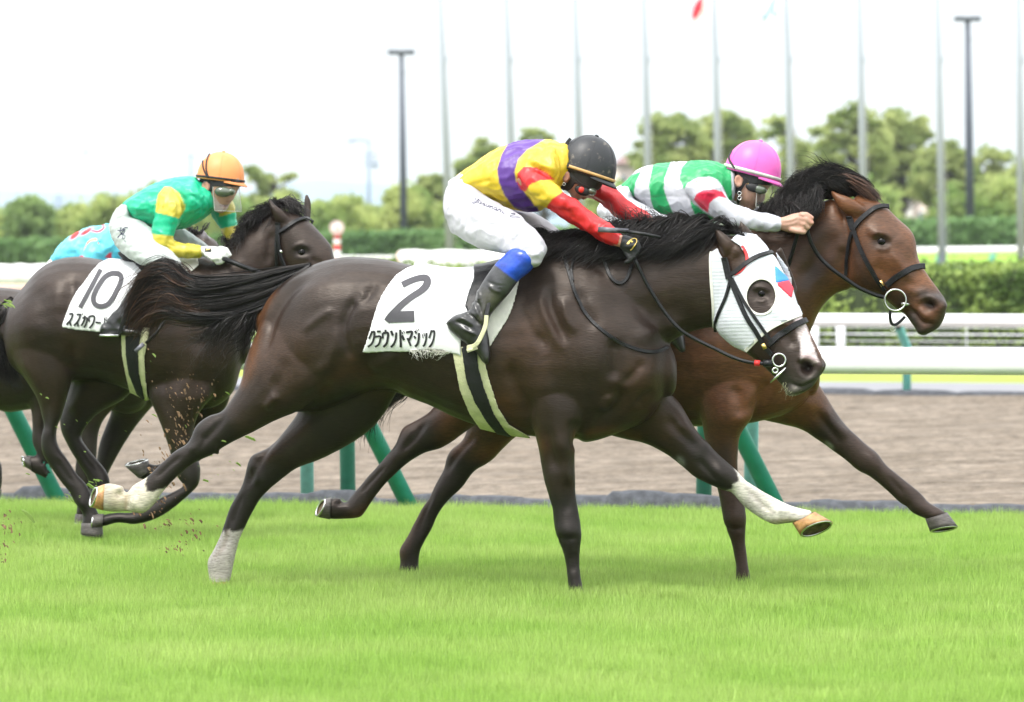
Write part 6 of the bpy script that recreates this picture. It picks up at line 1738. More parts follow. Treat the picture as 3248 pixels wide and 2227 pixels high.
    relief(shirt, fr, [('r', 'M', [(570, 700), (480, 600), (380, 560), (240, 590), (100, 690)], 20, -.010, 'n'), ('r', 'M', [(75, 740), (170, 860), (300, 960), (400, 1060)], 18, -.010, 'n'), ('r', 'H', [(20, 1110), (110, 1108), (200, 1105), (300, 1108)], 4, -.003, 'n'),
                       ('r', 'M', [(430, 1000), (520, 1060), (620, 1080)], 14, -.005), ('r', 'M', [(1060, 1040), (1080, 1140), (1090, 1240)], 12, -.004), ('r', 'M', [(480, 430), (420, 480), (330, 500)], 16, -.005), ('r', 'M', [(260, 780), (380, 760), (480, 790)], 16, .005), ('r', 'H', [(60, 960), (75, 1060), (90, 1150)], 10, -.004), ('r', 'H', [(0, 1000), (30, 1060), (20, 1100)], 8, .005)])
    creases(shirt, .010, 26, 15, (1, 1.3, .9))
    WH, GR, RD = (.62, .63, .69), (.012, .36, .11), (.72, .02, .07)
    paint(shirt, fr, WH, [
        ('p', 'U', [(1500, 1060), (1600, 1040), (1655, 1020), (1625, 1080), (1614, 1130), (1618, 1210), (1560, 1190)], GR, 3),
        ('p', H_, [(130, 905), (230, 900), (190, 1000), (186, 1060), (205, 1120), (240, 1200), (310, 1290), (240, 1290), (150, 1225), (115, 1130), (103, 1040)], GR, 3),
        ('p', H_, [(335, 890), (560, 890), (580, 1300), (420, 1290), (372, 1225), (340, 1160), (335, 1100), (300, 1070), (275, 1000), (288, 940)], GR, 3),
        ('p', 'M', [(70, 735), (120, 640), (240, 575), (400, 555), (500, 595), (578, 700), (640, 850), (1400, 1000), (1400, 1300), (900, 1300), (600, 1180), (380, 1040), (200, 895)], WH, 3, 'n'),
        ('p', 'M', [(200, 850), (235, 780), (310, 735), (440, 718), (560, 750), (620, 832), (520, 808), (450, 845), (400, 900), (382, 1015), (290, 950)], RD, 3, 'n'),
        ('p', 'M', [(700, 760), (1500, 960), (1500, 1200), (700, 1200)], WH, 3, 'f'),
    ])
    br = fuse('breeches', [loft(fr, 'U', hips, 24), loft(fr, 'U', thigh, 24), loft(fr, 'U', thf, 24)], .007, 2, M['breeches'], root)
    creases(br, .008, 20, 19)
    paint(br, fr, (.62, .63, .68), [])
    for q, ft in ((shin, foot), (shf, [(r, a, b, c, d, e, -f) for r, a, b, c, d, e, f in foot])):
        bt = fuse('boot', [loft(fr, 'S', q, 18), loft(fr, 'S', ft, 16)], .008, 1, M['boot'], root); paint(bt, fr, (.02, .02, .02), [])
    hm, c, R, a, b = helmet(fr, 'M', 945, 500, 358, 400, 15, .10, 0, M['helm_pink'], M['strapsilver'], root, 1.0, .014)
    shell(body, fr, 'M', [(600, 430), (625, 560), (650, 660), (700, 720), (745, 770), (800, 740), (860, 640), (980, 650), (1190, 668), (1230, 600), (900, 500), (740, 430)], 'harness', M['strapblack'], hm, .004, .003, holes=[[(765 + 60 * math.cos(t), 612 + 84 * math.sin(t)) for t in np.linspace(0, 6.28, 20, endpoint=False)]])
    bvh = bvh_of(body, hm)
    strap('chin_strap', bvh, fr, 'M', [(640, 480), (650, 620), (700, 700), (760, 760), (785, 720), (840, 640), (860, 590)], .013, M['strapblack'], hm, .003, .003)
    strap('chin_strap', bvh, fr, 'M', [(860, 590), (800, 700), (790, 760), (775, 840), (765, 910)], .013, M['strapblack'], hm, .003, .005)
    for yy in (770, 830): MB().torus(fr.P('M', 780, yy, -.098), .008, .002, None, 12, 5).build('buckle', M['metal'], hm)
    strap('goggle_strap', bvh, fr, 'M', [(690, 240), (650, 330), (720, 450), (800, 540), (900, 620)], .010, M['strapblack'], hm, .003, .003)
    g = empty('goggles', fr.P('M', 1000, 700, -.06)); g.parent = root; g.matrix_parent_inverse = Matrix.Translation(-root.location)
    R2 = Matrix.Rotation(math.radians(14), 3, 'Y')
    MB().ball(on_skin(bvh, fr, 'M', 955, 695), (.034, .012, .020), 16, R2).build('frame', M['strapblack'], g)
    MB().ball(on_skin(bvh, fr, 'M', 1030, 720, .002), (.034, .02, .020), 16, R2).build('lens', M['lens'], g)
    MB().torus(fr.P('M', 903, 658, -.088), .007, .0016, None, 10, 5).build('buckle', M['brass'], g)
    shield(fr, 'M', [(1000, 655), (1205, 655), (1175, 885), (985, 945)], -.075, .06, root, .012)
    return body

# ================================================================== jockey 10: green and yellow silks, orange cap
def jockey_ten(root):
    fr = F10
    N_ = 'N'
    torso = [(242, 480, 285, 560, .11), (330, 420, 335, 642, .15), (430, 360, 445, 692, .165), (555, 308, 600, 712, .175), (680, 284, 725, 692, .185), (790, 280, 850, 632, .18), (845, 320, 935, 565, .13)]
    arm = [(660, 375, 500, 425, .06, -.12), (718, 480, 492, 510, .068, -.155), (698, 595, 485, 570, .066, -.17), (660, 690, 466, 650, .062, -.175), (632, 760, 462, 770, .06, -.18), (650, 800, 470, 880, .058, -.18), (720, 812, 580, 928, .054, -.17), (780, 820, 720, 936, .05, -.16), (842, 832, 836, 930, .042, -.145)]
    arm_far = [(920, 540, 1090, 440, .06, .15), (945, 600, 1122, 520, .062, .17), (975, 655, 1138, 620, .058, .175), (1008, 710, 1150, 700, .054, .17), (1040, 790, 1166, 775, .05, .155), (1065, 850, 1140, 850, .04, .14)]
    hips = [(242, 480, 300, 570, .12), (165, 555, 340, 640, .15), (118, 680, 360, 700, .16), (150, 800, 360, 760, .13)]
    thigh = [(400, 640, 118, 700, .095, -.09), (470, 700, 160, 820, .092, -.13), (530, 770, 250, 915, .088, -.17), (600, 850, 350, 975, .082, -.21), (660, 920, 440, 1005, .075, -.24), (702, 970, 500, 1015, .065, -.26), (690, 1020, 560, 1040, .05, -.27)]
    thf = [(420, 620, 330, 740, .09, .08), (600, 680, 500, 790, .085, .15), (700, 690, 620, 810, .078, .18), (800, 755, 740, 870, .072, .21), (900, 828, 850, 930, .066, .24), (960, 880, 930, 970, .05, .25)]
    shin = [(640, 1000, 450, 1000, .05, -.27), (530, 1090, 380, 1050, .052, -.285), (440, 1220, 310, 1140, .048, -.295), (350, 1360, 215, 1290, .044, -.30), (270, 1460, 120, 1400, .042, -.31), (240, 1510, 80, 1470, .042, -.31)]
    foot = [(72, 1455, 62, 1540, .03, -.31), (160, 1440, 155, 1552, .038, -.315), (260, 1485, 255, 1556, .036, -.32), (330, 1505, 330, 1552, .03, -.325), (365, 1525, 362, 1548, .018, -.33)]
    shf = [(940, 900, 820, 960, .05, .27), (800, 1040, 700, 1000, .05, .28), (640, 1200, 540, 1140, .044, .29), (480, 1380, 390, 1310, .04, .3)]
    head = [(890, 200, 1140, 220, .06, 0), (856, 270, 1185, 300, .082, 0), (850, 350, 1160, 370, .088, 0), (862, 430, 1125, 440, .08, 0), (875, 480, 1085, 500, .066, 0), (925, 520, 1060, 545, .046, 0), (960, 545, 1035, 560, .03, 0)]
    neck = [(760, 320, 840, 560, .10), (830, 330, 900, 560, .075), (880, 360, 940, 540, .06)]
    nose = [(1118, 400, 1080, 420, .016), (1122, 450, 1070, 475, .018), (1105, 468, 1070, 480, .014)]
    hand = [(842, 838, 842, 908, .026, -.14), (880, 838, 880, 915, .03, -.14), (950, 836, 930, 938, .032, -.135), (1020, 850, 985, 965, .03, -.13), (1055, 880, 1020, 965, .026, -.12)]
    fing = [[(1010, 860, .016, -.15), (1055, 870, .015, -.155), (1080, 905, .014, -.15), (1050, 930, .012, -.14)], [(1000, 890, .015, -.155), (1035, 905, .015, -.16), (1050, 935, .013, -.155), (1025, 950, .012, -.14)],
            [(985, 915, .014, -.155), (1010, 935, .014, -.16), (1020, 960, .013, -.155), (1000, 970, .012, -.14)], [(955, 925, .013, -.15), (975, 950, .013, -.155), (985, 970, .012, -.15)], [(900, 900, .015, -.16), (950, 935, .014, -.165), (990, 930, .012, -.165)]]
    body = fuse('body', [loft(fr, N_, head, dome=.5), loft(fr, N_, neck), loft(fr, N_, nose, 10), ear_parts(fr, N_, 888, 360, 30, 46, -.092, -5), loft(fr, N_, [(1072, 500, 1040, 512, .018), (1072, 522, 1040, 530, .016)], 8),
                 loft(fr, N_, torso, shrink=.78), loft(fr, N_, arm, 14, shrink=.7), loft(fr, N_, arm_far, 14, shrink=.7), loft(fr, N_, hips, shrink=.8), loft(fr, N_, thigh, shrink=.8), loft(fr, N_, thf, shrink=.8), loft(fr, N_, shin, shrink=.8), loft(fr, N_, shf, shrink=.8), loft(fr, N_, foot, shrink=.7),
                 loft(fr, N_, hand, 14, shrink=.85), limb(fr, N_, [(1080, 850, .03, .14), (1100, 890, .034, .12), (1090, 930, .03, .1)])], .006, 2, M['skin'], root)
    relief(body, fr, [('r', N_, [(1010, 508), (1050, 515), (1075, 512)], 6, -.005), ('b', N_, 1070, 400, 30, 18, 0, -.006), ('r', N_, [(1000, 370), (1060, 375), (1110, 385)], 9, .004)])
    paint(body, fr, SKIN, [('s', N_, [(1008, 512), (1062, 514)], 7, (.24, .05, .045), .95), ('s', N_, [(1060, 478), (1100, 482)], 7, (.28, .12, .08), .7), ('b', N_, 1000, 440, 40, 30, 0, (.50, .27, .18), .5), ('b', N_, 888, 355, 30, 40, 0, (.62, .28, .19), .6), ('p', N_, [(830, 260), (950, 300), (900, 320), (860, 340), (855, 470), (835, 400)], (.012, .010, .010), 4), ('s', N_, [(1030, 405), (1100, 412)], 10, (.05, .03, .02), .7)])
    shirt = fuse('shirt', [loft(fr, N_, torso, 28), loft(fr, N_, arm, 20), loft(fr, N_, arm_far, 18), loft(fr, N_, [(780, 290, 830, 600, .12), (830, 310, 890, 560, .09), (860, 340, 920, 540, .078)])], .006, 2, M['silk'], root)
    relief(shirt, fr, [('r', N_, [(560, 360), (500, 440), (490, 560)], 12, -.010, 'n'), ('r', N_, [(600, 365), (690, 430), (722, 520), (690, 610)], 12, -.012, 'n'), ('r', N_, [(300, 450), (400, 460), (500, 420)], 10, -.005), ('r', N_, [(280, 500), (360, 540), (460, 530)], 10, .005), ('r', N_, [(320, 600), (420, 600), (460, 580)], 9, -.005),
                       ('r', N_, [(480, 700), (560, 740), (640, 730)], 8, .004), ('r', N_, [(500, 840), (560, 850), (640, 870)], 9, -.005), ('r', N_, [(560, 800), (620, 830), (680, 830)], 9, -.006), ('r', N_, [(740, 840), (745, 880), (740, 930)], 7, -.005), ('r', N_, [(740, 420), (800, 440), (850, 500)], 10, -.006), ('r', N_, [(760, 600), (830, 560), (900, 540)], 10, -.006), ('r', N_, [(820, 380), (870, 460), (900, 540)], 10, .006),
                       ('r', N_, [(540, 540), (560, 480), (560, 420)], 9, .005, 'n'), ('r', N_, [(620, 580), (640, 520), (640, 460)], 9, .005, 'n'), ('r', N_, [(660, 600), (690, 560), (700, 510)], 8, .005, 'n')])
    creases(shirt, .011, 27, 25, (1, 1.3, .9))
    GR, YE = (.008, .52, .27), (.70, .58, .065)
    paint(shirt, fr, GR, [
        ('p', N_, [(560, 358), (610, 362), (680, 410), (722, 500), (720, 550), (680, 615), (590, 590), (488, 566), (492, 500), (510, 420)], YE, 3, 'n'),
        ('p', N_, [(440, 735), (630, 756), (640, 790), (900, 820), (900, 960), (600, 960), (440, 900)], YE, 3, 'n'),
        ('p', N_, [(1000, 560), (1150, 400), (1150, 560), (1115, 565), (1040, 590), (1000, 600)], YE, 3, 'f'),
        ('p', N_, [(1000, 700), (1160, 665), (1200, 900), (1040, 900)], YE, 3, 'f'),
    ])
    br = fuse('breeches', [loft(fr, N_, hips, 24), loft(fr, N_, thigh, 24), loft(fr, N_, thf, 24)], .0065, 2, M['breeches'], root)
    relief(br, fr, [('r', N_, [(150, 640), (230, 600), (320, 600)], 8, -.005, 'n'), ('r', N_, [(170, 760), (260, 720), (360, 730)], 8, -.004, 'n'), ('r', N_, [(260, 860), (330, 820), (420, 810)], 8, -.004, 'n'), ('r', N_, [(340, 920), (410, 880), (500, 870)], 8, -.004, 'n'), ('r', N_, [(520, 960), (560, 930), (640, 940)], 8, -.005, 'n')])
    creases(br, .008, 24, 29)
    paint(br, fr, (.54, .58, .565), [])
    bt = fuse('boot', [loft(fr, N_, shin, 20), loft(fr, N_, foot, 18)], .006, 2, M['boot'], root)
    creases(bt, .007, 30, 31)
    paint(bt, fr, (.018, .018, .019), [('p', N_, [(560, 960), (700, 960), (700, 1060), (540, 1080)], (.5, .52, .5), 4)])
    bf = fuse('boot', [loft(fr, N_, shf, 16), loft(fr, N_, [(420, 1330, 380, 1420, .03, .31), (520, 1400, 500, 1470, .034, .32), (600, 1440, 590, 1470, .02, .33)], 12)], .009, 1, M['boot'], root)
    paint(bf, fr, (.02, .02, .02), [])
    hm, c, R, a, b = helmet(fr, N_, 1010, 288, 190, 206, 7, .098, 0, M['helm_orange'], M['strapblack'], root, .9, .010)
    shell(body, fr, N_, [(825, 255), (842, 360), (868, 430), (890, 455), (920, 450), (942, 390), (950, 356), (1170, 358), (1200, 320), (950, 270)], 'harness', M['strapblack'], hm, .004, .003, holes=[[(888 + 36 * math.cos(t), 362 + 50 * math.sin(t)) for t in np.linspace(0, 6.28, 20, endpoint=False)]])
    bvh = bvh_of(body, hm)
    strap('chin_strap', bvh, fr, N_, [(850, 300), (868, 380), (890, 430), (915, 400), (945, 350)], .012, M['strapblack'], hm, .003, .003)
    strap('chin_strap', bvh, fr, N_, [(890, 430), (915, 480), (950, 540)], .012, M['strapblack'], hm, .003, .003)
    strap('goggle_strap', bvh, fr, N_, [(925, 95), (900, 160), (900, 240), (930, 310)], .008, M['strapblack'], hm, .003, .003)
    strap('goggle_strap', bvh, fr, N_, [(868, 150), (880, 230), (930, 310), (1010, 350)], .008, M['strapblack'], hm, .003, .003)
    MB().torus(fr.P(N_, 895, 435, -.098), .009, .002, None, 12, 5).build('buckle', M['metal'], hm)
    g = empty('goggles', fr.P(N_, 1060, 400, -.05)); g.parent = root; g.matrix_parent_inverse = Matrix.Translation(-root.location)
    R2 = Matrix.Rotation(math.radians(6), 3, 'Y')
    MB().ball(on_skin(bvh, fr, N_, 1030, 400), (.042, .022, .026), 16, R2).build('lens', M['lens'], g)
    MB().ball(on_skin(bvh, fr, N_, 1095, 398), (.020, .03, .020), 16, R2).build('lens', M['lens'], g)
    shield(fr, N_, [(948, 352), (1160, 358), (1178, 560), (962, 552)], -.085, .05, root, .014)
    gl = fuse('glove', [loft(fr, N_, [(862, 836, 862, 912, .03, -.14)] + hand[1:], 16)] + [limb(fr, N_, f) for f in fing], .005, 1, M['glove_white'], root)
    strap('badge', bvh_of(gl), fr, N_, [(885, 868), (935, 868)], .018, M['strapblack'], gl, .002, .002)
    strap('badge', bvh_of(gl), fr, N_, [(895, 868), (927, 862)], .008, M['gold'], gl, .002, .004)
    bb = bvh_of(br)
    printed('signature', bb, fr, N_, [([(185, 710), (215, 712), (240, 690), (268, 688)], 6), ([(215, 685), (205, 720), (225, 740)], 6), ([(240, 700), (215, 735), (185, 770)], 6), ([(205, 745), (235, 735), (245, 700)], 5), ([(230, 740), (225, 775), (240, 775), (245, 750), (228, 748)], 4), ([(240, 792), (252, 800)], 4)], M['pendark'], br, .0015, 1)
    return body

# ================================================================== jockey 4: pale blue and red silks, mostly hidden
def jockey_four(root):
    fr = F4
    torso = [('V', 662, 1050, 700, 1150, .11), ('V', 745, 920, 800, 1200, .14), ('V', 900, 785, 950, 1240, .16), ('V', 1090, 690, 1150, 1260, .17), ('V', 1300, 642, 1370, 1240, .18), ('V', 1450, 640, 1520, 1160, .14)]
    arm = [('V', 1300, 820, 1060, 900, .06, -.13), ('V', 1310, 980, 1010, 1020, .066, -.16), ('V', 1290, 1120, 1010, 1140, .06, -.17), ('V', 1360, 1180, 1100, 1280, .055, -.17), ('V', 1620, 1230, 1560, 1330, .04, -.15)]
    hips = [('V', 655, 1060, 720, 1160, .12), ('V', 560, 1180, 760, 1230, .15), ('V', 560, 1320, 800, 1330, .15)]
    thigh = [('V', 820, 1230, 580, 1340, .09, -.1), ('V', 1000, 1320, 800, 1450, .085, -.17), ('V', 1180, 1400, 1060, 1520, .07, -.22)]
    thf = [(r, a, b, c, d, e, -f) for r, a, b, c, d, e, f in thigh]
    shin = [('V', 1180, 1420, 1040, 1480, .05, -.26), ('V', 1080, 1640, 950, 1600, .045, -.28), ('V', 960, 1850, 850, 1800, .04, -.3), ('V', 1080, 1900, 1000, 1930, .03, -.31)]
    shf = [(r, a, b, c, d, e, -f) for r, a, b, c, d, e, f in shin]
    head = [('V', 1700, 600, 1950, 600, .08), ('V', 1660, 700, 2000, 720, .085), ('V', 1690, 860, 1900, 880, .06)]
    neck = [('V', 1500, 700, 1540, 950, .08), ('V', 1640, 700, 1660, 880, .06)]
    body = fuse('body', [loft(fr, 'V', q, 14, shrink=.85) for q in (torso, arm, hips, thigh, thf, shin, shf)] + [loft(fr, 'V', head), loft(fr, 'V', neck), limb(fr, 'V', [(1600, 1280, .03, -.14), (1660, 1290, .034, -.13)])], .012, 1, M['skin'], root)
    paint(body, fr, SKIN, [])
    shirt = fuse('shirt', [loft(fr, 'V', torso, 26), loft(fr, 'V', arm, 18)], .008, 2, M['silk'], root)
    relief(shirt, fr, [('r', 'V', [(1020, 1020), (1080, 880), (1180, 830), (1260, 870), (1300, 960)], 20, -.012, 'n'), ('r', 'V', [(740, 1000), (850, 1020), (1000, 980)], 18, -.005)])
    creases(shirt, .011, 25, 35)
    CY, RD = (.13, .62, .80), (.72, .03, .06)
    paint(shirt, fr, CY, [('b', 'V', 945, 780, 78, 30, -42, RD, 1.6), ('b', 'V', 1090, 735, 85, 24, -32, RD, 1.6), ('s', 'V', [(1170, 725), (1240, 735), (1300, 700), (1310, 665), (1290, 640)], 14, RD, 1, 3), ('p', 'V', [(1320, 1060), (1380, 1000), (1410, 1000), (1410, 1090)], RD, 4), ('b', 'V', 1030, 1060, 30, 20, 0, RD, 1.5)])
    br = fuse('breeches', [loft(fr, 'V', q, 20) for q in (hips, thigh, thf)], .01, 2, M['breeches'], root)
    paint(br, fr, (.72, .72, .74), [])
    for q in (shin, shf):
        bt = fuse('boot', [loft(fr, 'V', q, 16)], .01, 1, M['boot'], root); paint(bt, fr, (.02, .02, .02), [])
    helmet(fr, 'V', 1830, 680, 300 * .85, 300 * .85, 8, .098, 0, M['helm_blue'], M['strapblack'], root)
    return body
# ------------------------------------------------------------------ horses put together: head collar, hair, hooves; then cloths, saddles, riders
def ground_loc(fr, x):
    u, v = S('W', x, 1200)
    d = fr.d0 / (1 + fr.k * (u - CX) / F)
    return Vector(((u - CX) * d / F, d, 0))
def adopt(o, root):
    o.parent = root; o.matrix_parent_inverse = Matrix.Translation(-root.location); return o

g2 = 'racehorses galloping on the turf'
h2 = empty('horse', ground_loc(F2, 1100), 'nearest dark brown racehorse wearing a white mesh hood with a blue and red diamond', 'horse', g2)
b2 = adopt(horse_two(), h2)
bv2 = bvh_of(b2)
eye(F2, bv2, 'A', 428, 862, .023, h2)
hoof(F2, 'E', (258, 842, 250, 1008), (205, 862, 172, 985), .046, .056, -.13, M['hooflight'], h2, tip=(26, 8))
hoof(F2, 'E', (1020, 1440, 900, 1445), (1040, 1520, 880, 1530), .046, .058, .13, M['hooflight'], h2)
hoof(F2, 'F', (978, 1520, 1075, 1520), (968, 1610, 1098, 1610), .046, .058, -.13, M['hoofdark'], h2)
hoof(F2, 'G', (622, 1310, 765, 1240), (672, 1388, 878, 1308), .044, .054, .12, M['hooflight'], h2, tip=(-20, 38))
hood = shell(b2, F2, 'A', [(106, 640), (112, 600), (160, 570), (230, 530), (300, 470), (420, 500), (520, 590), (590, 690), (616, 760), (626, 850), (650, 930), (690, 975), (676, 1000), (560, 1040), (450, 1105), (330, 1222), (240, 1180), (130, 1072), (125, 950), (110, 780)],
             'hood', M['mesh'], h2, .006, .003, holes=[[(428 + 95 * math.cos(t), 880 + 112 * math.sin(t)) for t in np.linspace(0, 6.28, 30, endpoint=False)], [(150, 540), (230, 520), (290, 560), (330, 620), (335, 670), (315, 705), (270, 735), (220, 715), (195, 650), (165, 600)]])
bh = bvh_of(b2)
strap('binding', bh, F2, 'A', [(428 + 97 * math.cos(t), 880 + 114 * math.sin(t)) for t in np.linspace(0, 6.28, 14)], .010, M['stainedcloth'], hood, .004, .006, 4)
strap('binding', bh, F2, 'A', [(112, 600), (106, 640), (110, 780), (125, 950), (130, 1065)], .012, M['stainedcloth'], hood, .004, .006, 4)
strap('binding', bh, F2, 'A', [(335, 1215), (450, 1102), (560, 1038), (672, 996)], .016, M['stainedcloth'], hood, .004, .006, 4)
strap('ear_binding', bh, F2, 'A', [(300, 565), (332, 610), (338, 665), (300, 720), (262, 738)], .014, M['redtape'], hood, .004, .006, 4)
M['blueprint'] = mat('blue_patch', (.05, .26, .72), rough=.7, var=.05)
M['redprint'] = mat('red_patch', (.72, .04, .07), rough=.7, var=.05)
shell(b2, F2, 'A', [(508, 688), (602, 780), (518, 796)], 'diamond_patch', M['blueprint'], hood, .0085, .002, side='n')
shell(b2, F2, 'A', [(518, 798), (602, 782), (622, 830), (612, 892)], 'diamond_patch', M['redprint'], hood, .0085, .002, side='n')

def bridle(name, root, fr, bvh, reg, straps, rings, tags=()):
    e = empty(name, root.location); adopt(e, root)
    for nm, pts, w_ in straps: strap(nm, bvh, fr, reg, pts, w_, M['leather'], e, .006, .010)
    for x, y, r, dy in rings:
        k = REG[reg][2] * F / fr.d0
        MB().torus(fr.P(reg, x, y, dy), r / k, .0045, None, 24, 8).build('bit_ring', M['metal'], e)
    for x, y, dy, sz, m in tags:
        MB().box(fr.P(reg, x, y, dy), (sz, .006, sz * 1.5), Matrix.Rotation(math.radians(-28), 3, 'Y')).build('number_tag', m, e)
    return e
br2 = bridle('bridle', h2, F2, bh, 'A', [
    ('browband', [(215, 748), (268, 725), (330, 672), (400, 632), (485, 608)], .020), ('headpiece', [(203, 628), (215, 690), (232, 765)], .032),
    ('cheek_strap', [(235, 760), (285, 890), (335, 1005), (395, 1095), (440, 1170), (500, 1245)], .020), ('cheek_strap', [(250, 765), (310, 890), (370, 985), (430, 1070), (495, 1160)], .014),
    ('throat_lash', [(240, 775), (215, 880), (165, 1000), (135, 1105)], .014), ('noseband', [(478, 1180), (550, 1120), (630, 1065), (700, 1035)], .026)],
    [(540, 1280, 40, -.20), (516, 1345, 16, -.20)], [(445, 1193, -.21, .016, M['brass']), (298, 915, -.155, .011, M['metal'])])
MB().tube([F2.P('A', 485, 1420, -.21), F2.P('A', 530, 1380, -.22), F2.P('A', 582, 1328, -.21)], [.003, .006, .004], 8).build('bit_shank', M['metal'], br2)
rein = [(500, 1300, -.2), (440, 1300, -.2), (350, 1292, -.2), (250, 1262, -.19), (130, 1205, -.18), (0, 1140, -.17)]
def sub(reg_to, reg_from, pts):
    o = []
    for p in pts:
        u, v = S(reg_from, p[0], p[1]); ox, oy, s = REG[reg_to]
        o.append(((u - ox) * s, (v - oy) * s) + tuple(p[2:]))
    return o
rl = sub('S', 'A', rein) + sub('S', 'B', [(1600, 1318, -.175), (1500, 1200, -.17), (1400, 1040, -.18), (1320, 880, -.20)])
MB().tube([F2.P('S', *p) for p in catmull(rl, 5)], .008, 7).build('rein', M['leather'], br2)
MB().tube([F2.P('A', 385, 1298, -.2), F2.P('A', 420, 1300, -.2)], .0125, 8).build('rein_tape', M['redtape'], br2)
MB().tube([F2.P('A', 440, 1300, -.2), F2.P('A', 500, 1300, -.2)], .015, 8).build('rein_end', M['leather'], br2)
strap('neck_strap', bh, F2, 'B', [(870, 855), (900, 950), (935, 1070), (965, 1145), (1010, 1225), (1090, 1310), (1210, 1395), (1350, 1455), (1450, 1465), (1520, 1440)], .015, M['leather'], br2, .005, .006)
strap('neck_strap', bh, F2, 'B', [(1130, 890), (1165, 990), (1220, 1035), (1270, 1010), (1305, 920)], .015, M['leather'], br2, .005, .01)
strap('neck_strap', bh, F2, 'B', [(930, 1020), (920, 950), (940, 880), (980, 850)], .011, M['leather'], br2, .005, .006)
strap('strap_end', bh, F2, 'B', [(1015, 722), (1035, 760), (1022, 815)], .022, M['leather'], br2, .006, .035)
# mane and tail
hair('mane', F2, 'W', [[(1245, 560, 0), (1350, 540, 0), (1480, 530, 0), (1600, 524, 0), (1672, 528, 0)], [(1220, 545, -.03), (1310, 530, -.05), (1430, 515, -.06), (1550, 512, -.06), (1635, 512, -.05)],
     [(1190, 555, -.10), (1260, 560, -.12), (1380, 560, -.14), (1500, 560, -.12), (1590, 545, -.09)], [(1150, 578, -.14), (1230, 580, -.17), (1340, 586, -.17), (1450, 584, -.15), (1540, 570, -.12)]], 3800, .0016, M['hair'], h2, jit=.015, wave=.010, seed=3, cut=(.55, 1))
hair('mane', F2, 'W', [[(1400, 535, 0), (1500, 528, 0), (1600, 522, 0)], [(1380, 512, 0), (1470, 505, 0), (1560, 505, 0)], [(1370, 500, .02), (1440, 498, .02), (1500, 510, .03)]], 500, .0018, M['hair'], h2, jit=.018, wave=.018, seed=4, cut=(.5, 1))
hair('forelock', F2, 'A', [[(270, 480, 0), (330, 505, 0)], [(240, 440, -.02), (300, 470, 0)], [(200, 440, -.05), (260, 460, -.04)]], 120, .0016, M['hair'], h2, jit=.008, seed=5)
tcore = fuse('tail', [loft(F2, 'W', [(702, 598, 692, 628, .028), (640, 624, 620, 680, .04), (560, 645, 550, 705, .04), (480, 655, 478, 710, .04), (425, 650, 428, 704, .035), (388, 625, 390, 690, .026), (350, 650, 358, 700, .018)], 16)], .011, 3, M['haircore'], h2)
TL = [[(704, 598, 0), (694, 624, 0)], [(640, 614, -.03), (612, 684, -.03)], [(560, 632, -.05), (548, 712, -.05)], [(480, 642, -.06), (478, 720, -.05)], [(425, 638, -.05), (425, 716, -.05)], [(386, 606, -.04), (388, 708, -.05)], [(340, 622, -.04), (352, 716, -.04)], [(308, 668, -.03), (335, 735, -.03)], [(288, 715, -.02), (318, 762, -.02)]]
hair('tail_hair', F2, 'W', TL, 4600, .0014, M['hair'], tcore, jit=.008, wave=.014, seed=6, cut=(.6, 1), fuzz=2.4)
hair('tail_hair', F2, 'W', [[(q[0], q[1], -q[2]) for q in ln] for ln in TL[:7]], 1300, .0016, M['hair'], tcore, jit=.01, wave=.014, seed=7)
hair('tail_hair', F2, 'W', TL[3:], 1500, .0013, M['hairbrown'], tcore, jit=.012, wave=.02, seed=8, fuzz=2.6, cut=(.6, 1))
hair('tail_hair', F2, 'W', [[(600, 690, -.04), (500, 725, -.04)], [(570, 745, -.05), (470, 755, -.05)], [(530, 785, -.05), (440, 770, -.05)], [(500, 825, -.05), (450, 815, -.05)]], 260, .0011, M['hair'], tcore, jit=.018, wave=.03, seed=9, fuzz=3)
hair('tail_hair', F2, 'W', [[(596, 690, 0), (575, 715, 0)], [(590, 745, 0), (545, 770, 0)], [(565, 800, .0), (530, 815, 0)]], 160, .0013, M['hair'], tcore, jit=.012, wave=.02, seed=10)
hair('whiskers', F2, 'A', [[(560, 1400, -.16), (680, 1480, -.17)], [(545, 1450, -.18), (660, 1500, -.18)], [(530, 1470, -.2), (640, 1520, -.19)]], 36, .0006, M['girthcream'], h2, jit=.008, wave=.004, seed=11)

h11 = empty('horse', ground_loc(F11, 1500), 'bay racehorse with bare brown head, running beside the hooded leader on the rail side', 'horse', g2)
b11 = adopt(horse_eleven(), h11)
bv11 = bvh_of(b11)
eye(F11, bv11, 'A', 1188, 530, .025, h11)
hoof(F11, 'E', (1650, 925, 1642, 1062), (1605, 935, 1560, 1045), .044, .054, -.12, M['hoofdark'], h11, tip=(24, 8))
hoof(F11, 'F', (-68, 1385, 60, 1390), (-90, 1450, 80, 1450), .044, .054, .12, M['hoofdark'], h11)
hoof(F11, 'F', (2000, 1450, 2095, 1450), (1990, 1545, 2118, 1545), .046, .058, -.13, M['hoofdark'], h11)
hoof(F11, 'G', (1462, 1284, 1600, 1242), (1492, 1365, 1670, 1335), .044, .054, .12, M['hoofdark'], h11, tip=(-10, 18))
br11 = bridle('bridle', h11, F11, bv11, 'A', [
    ('browband', [(1018, 445), (1065, 385), (1145, 325), (1235, 310)], .023), ('headpiece', [(985, 360), (998, 410), (1012, 455)], .030),
    ('cheek_strap', [(1010, 440), (1042, 540), (1092, 650), (1150, 755), (1215, 835)], .020), ('throat_lash', [(1005, 470), (985, 560), (970, 670), (962, 745)], .015), ('noseband', [(1225, 805), (1300, 745), (1385, 700), (1462, 688)], .027)],
    [(1275, 900, 66, -.135)], [(1187, 795, -.12, .018, M['brass'])])
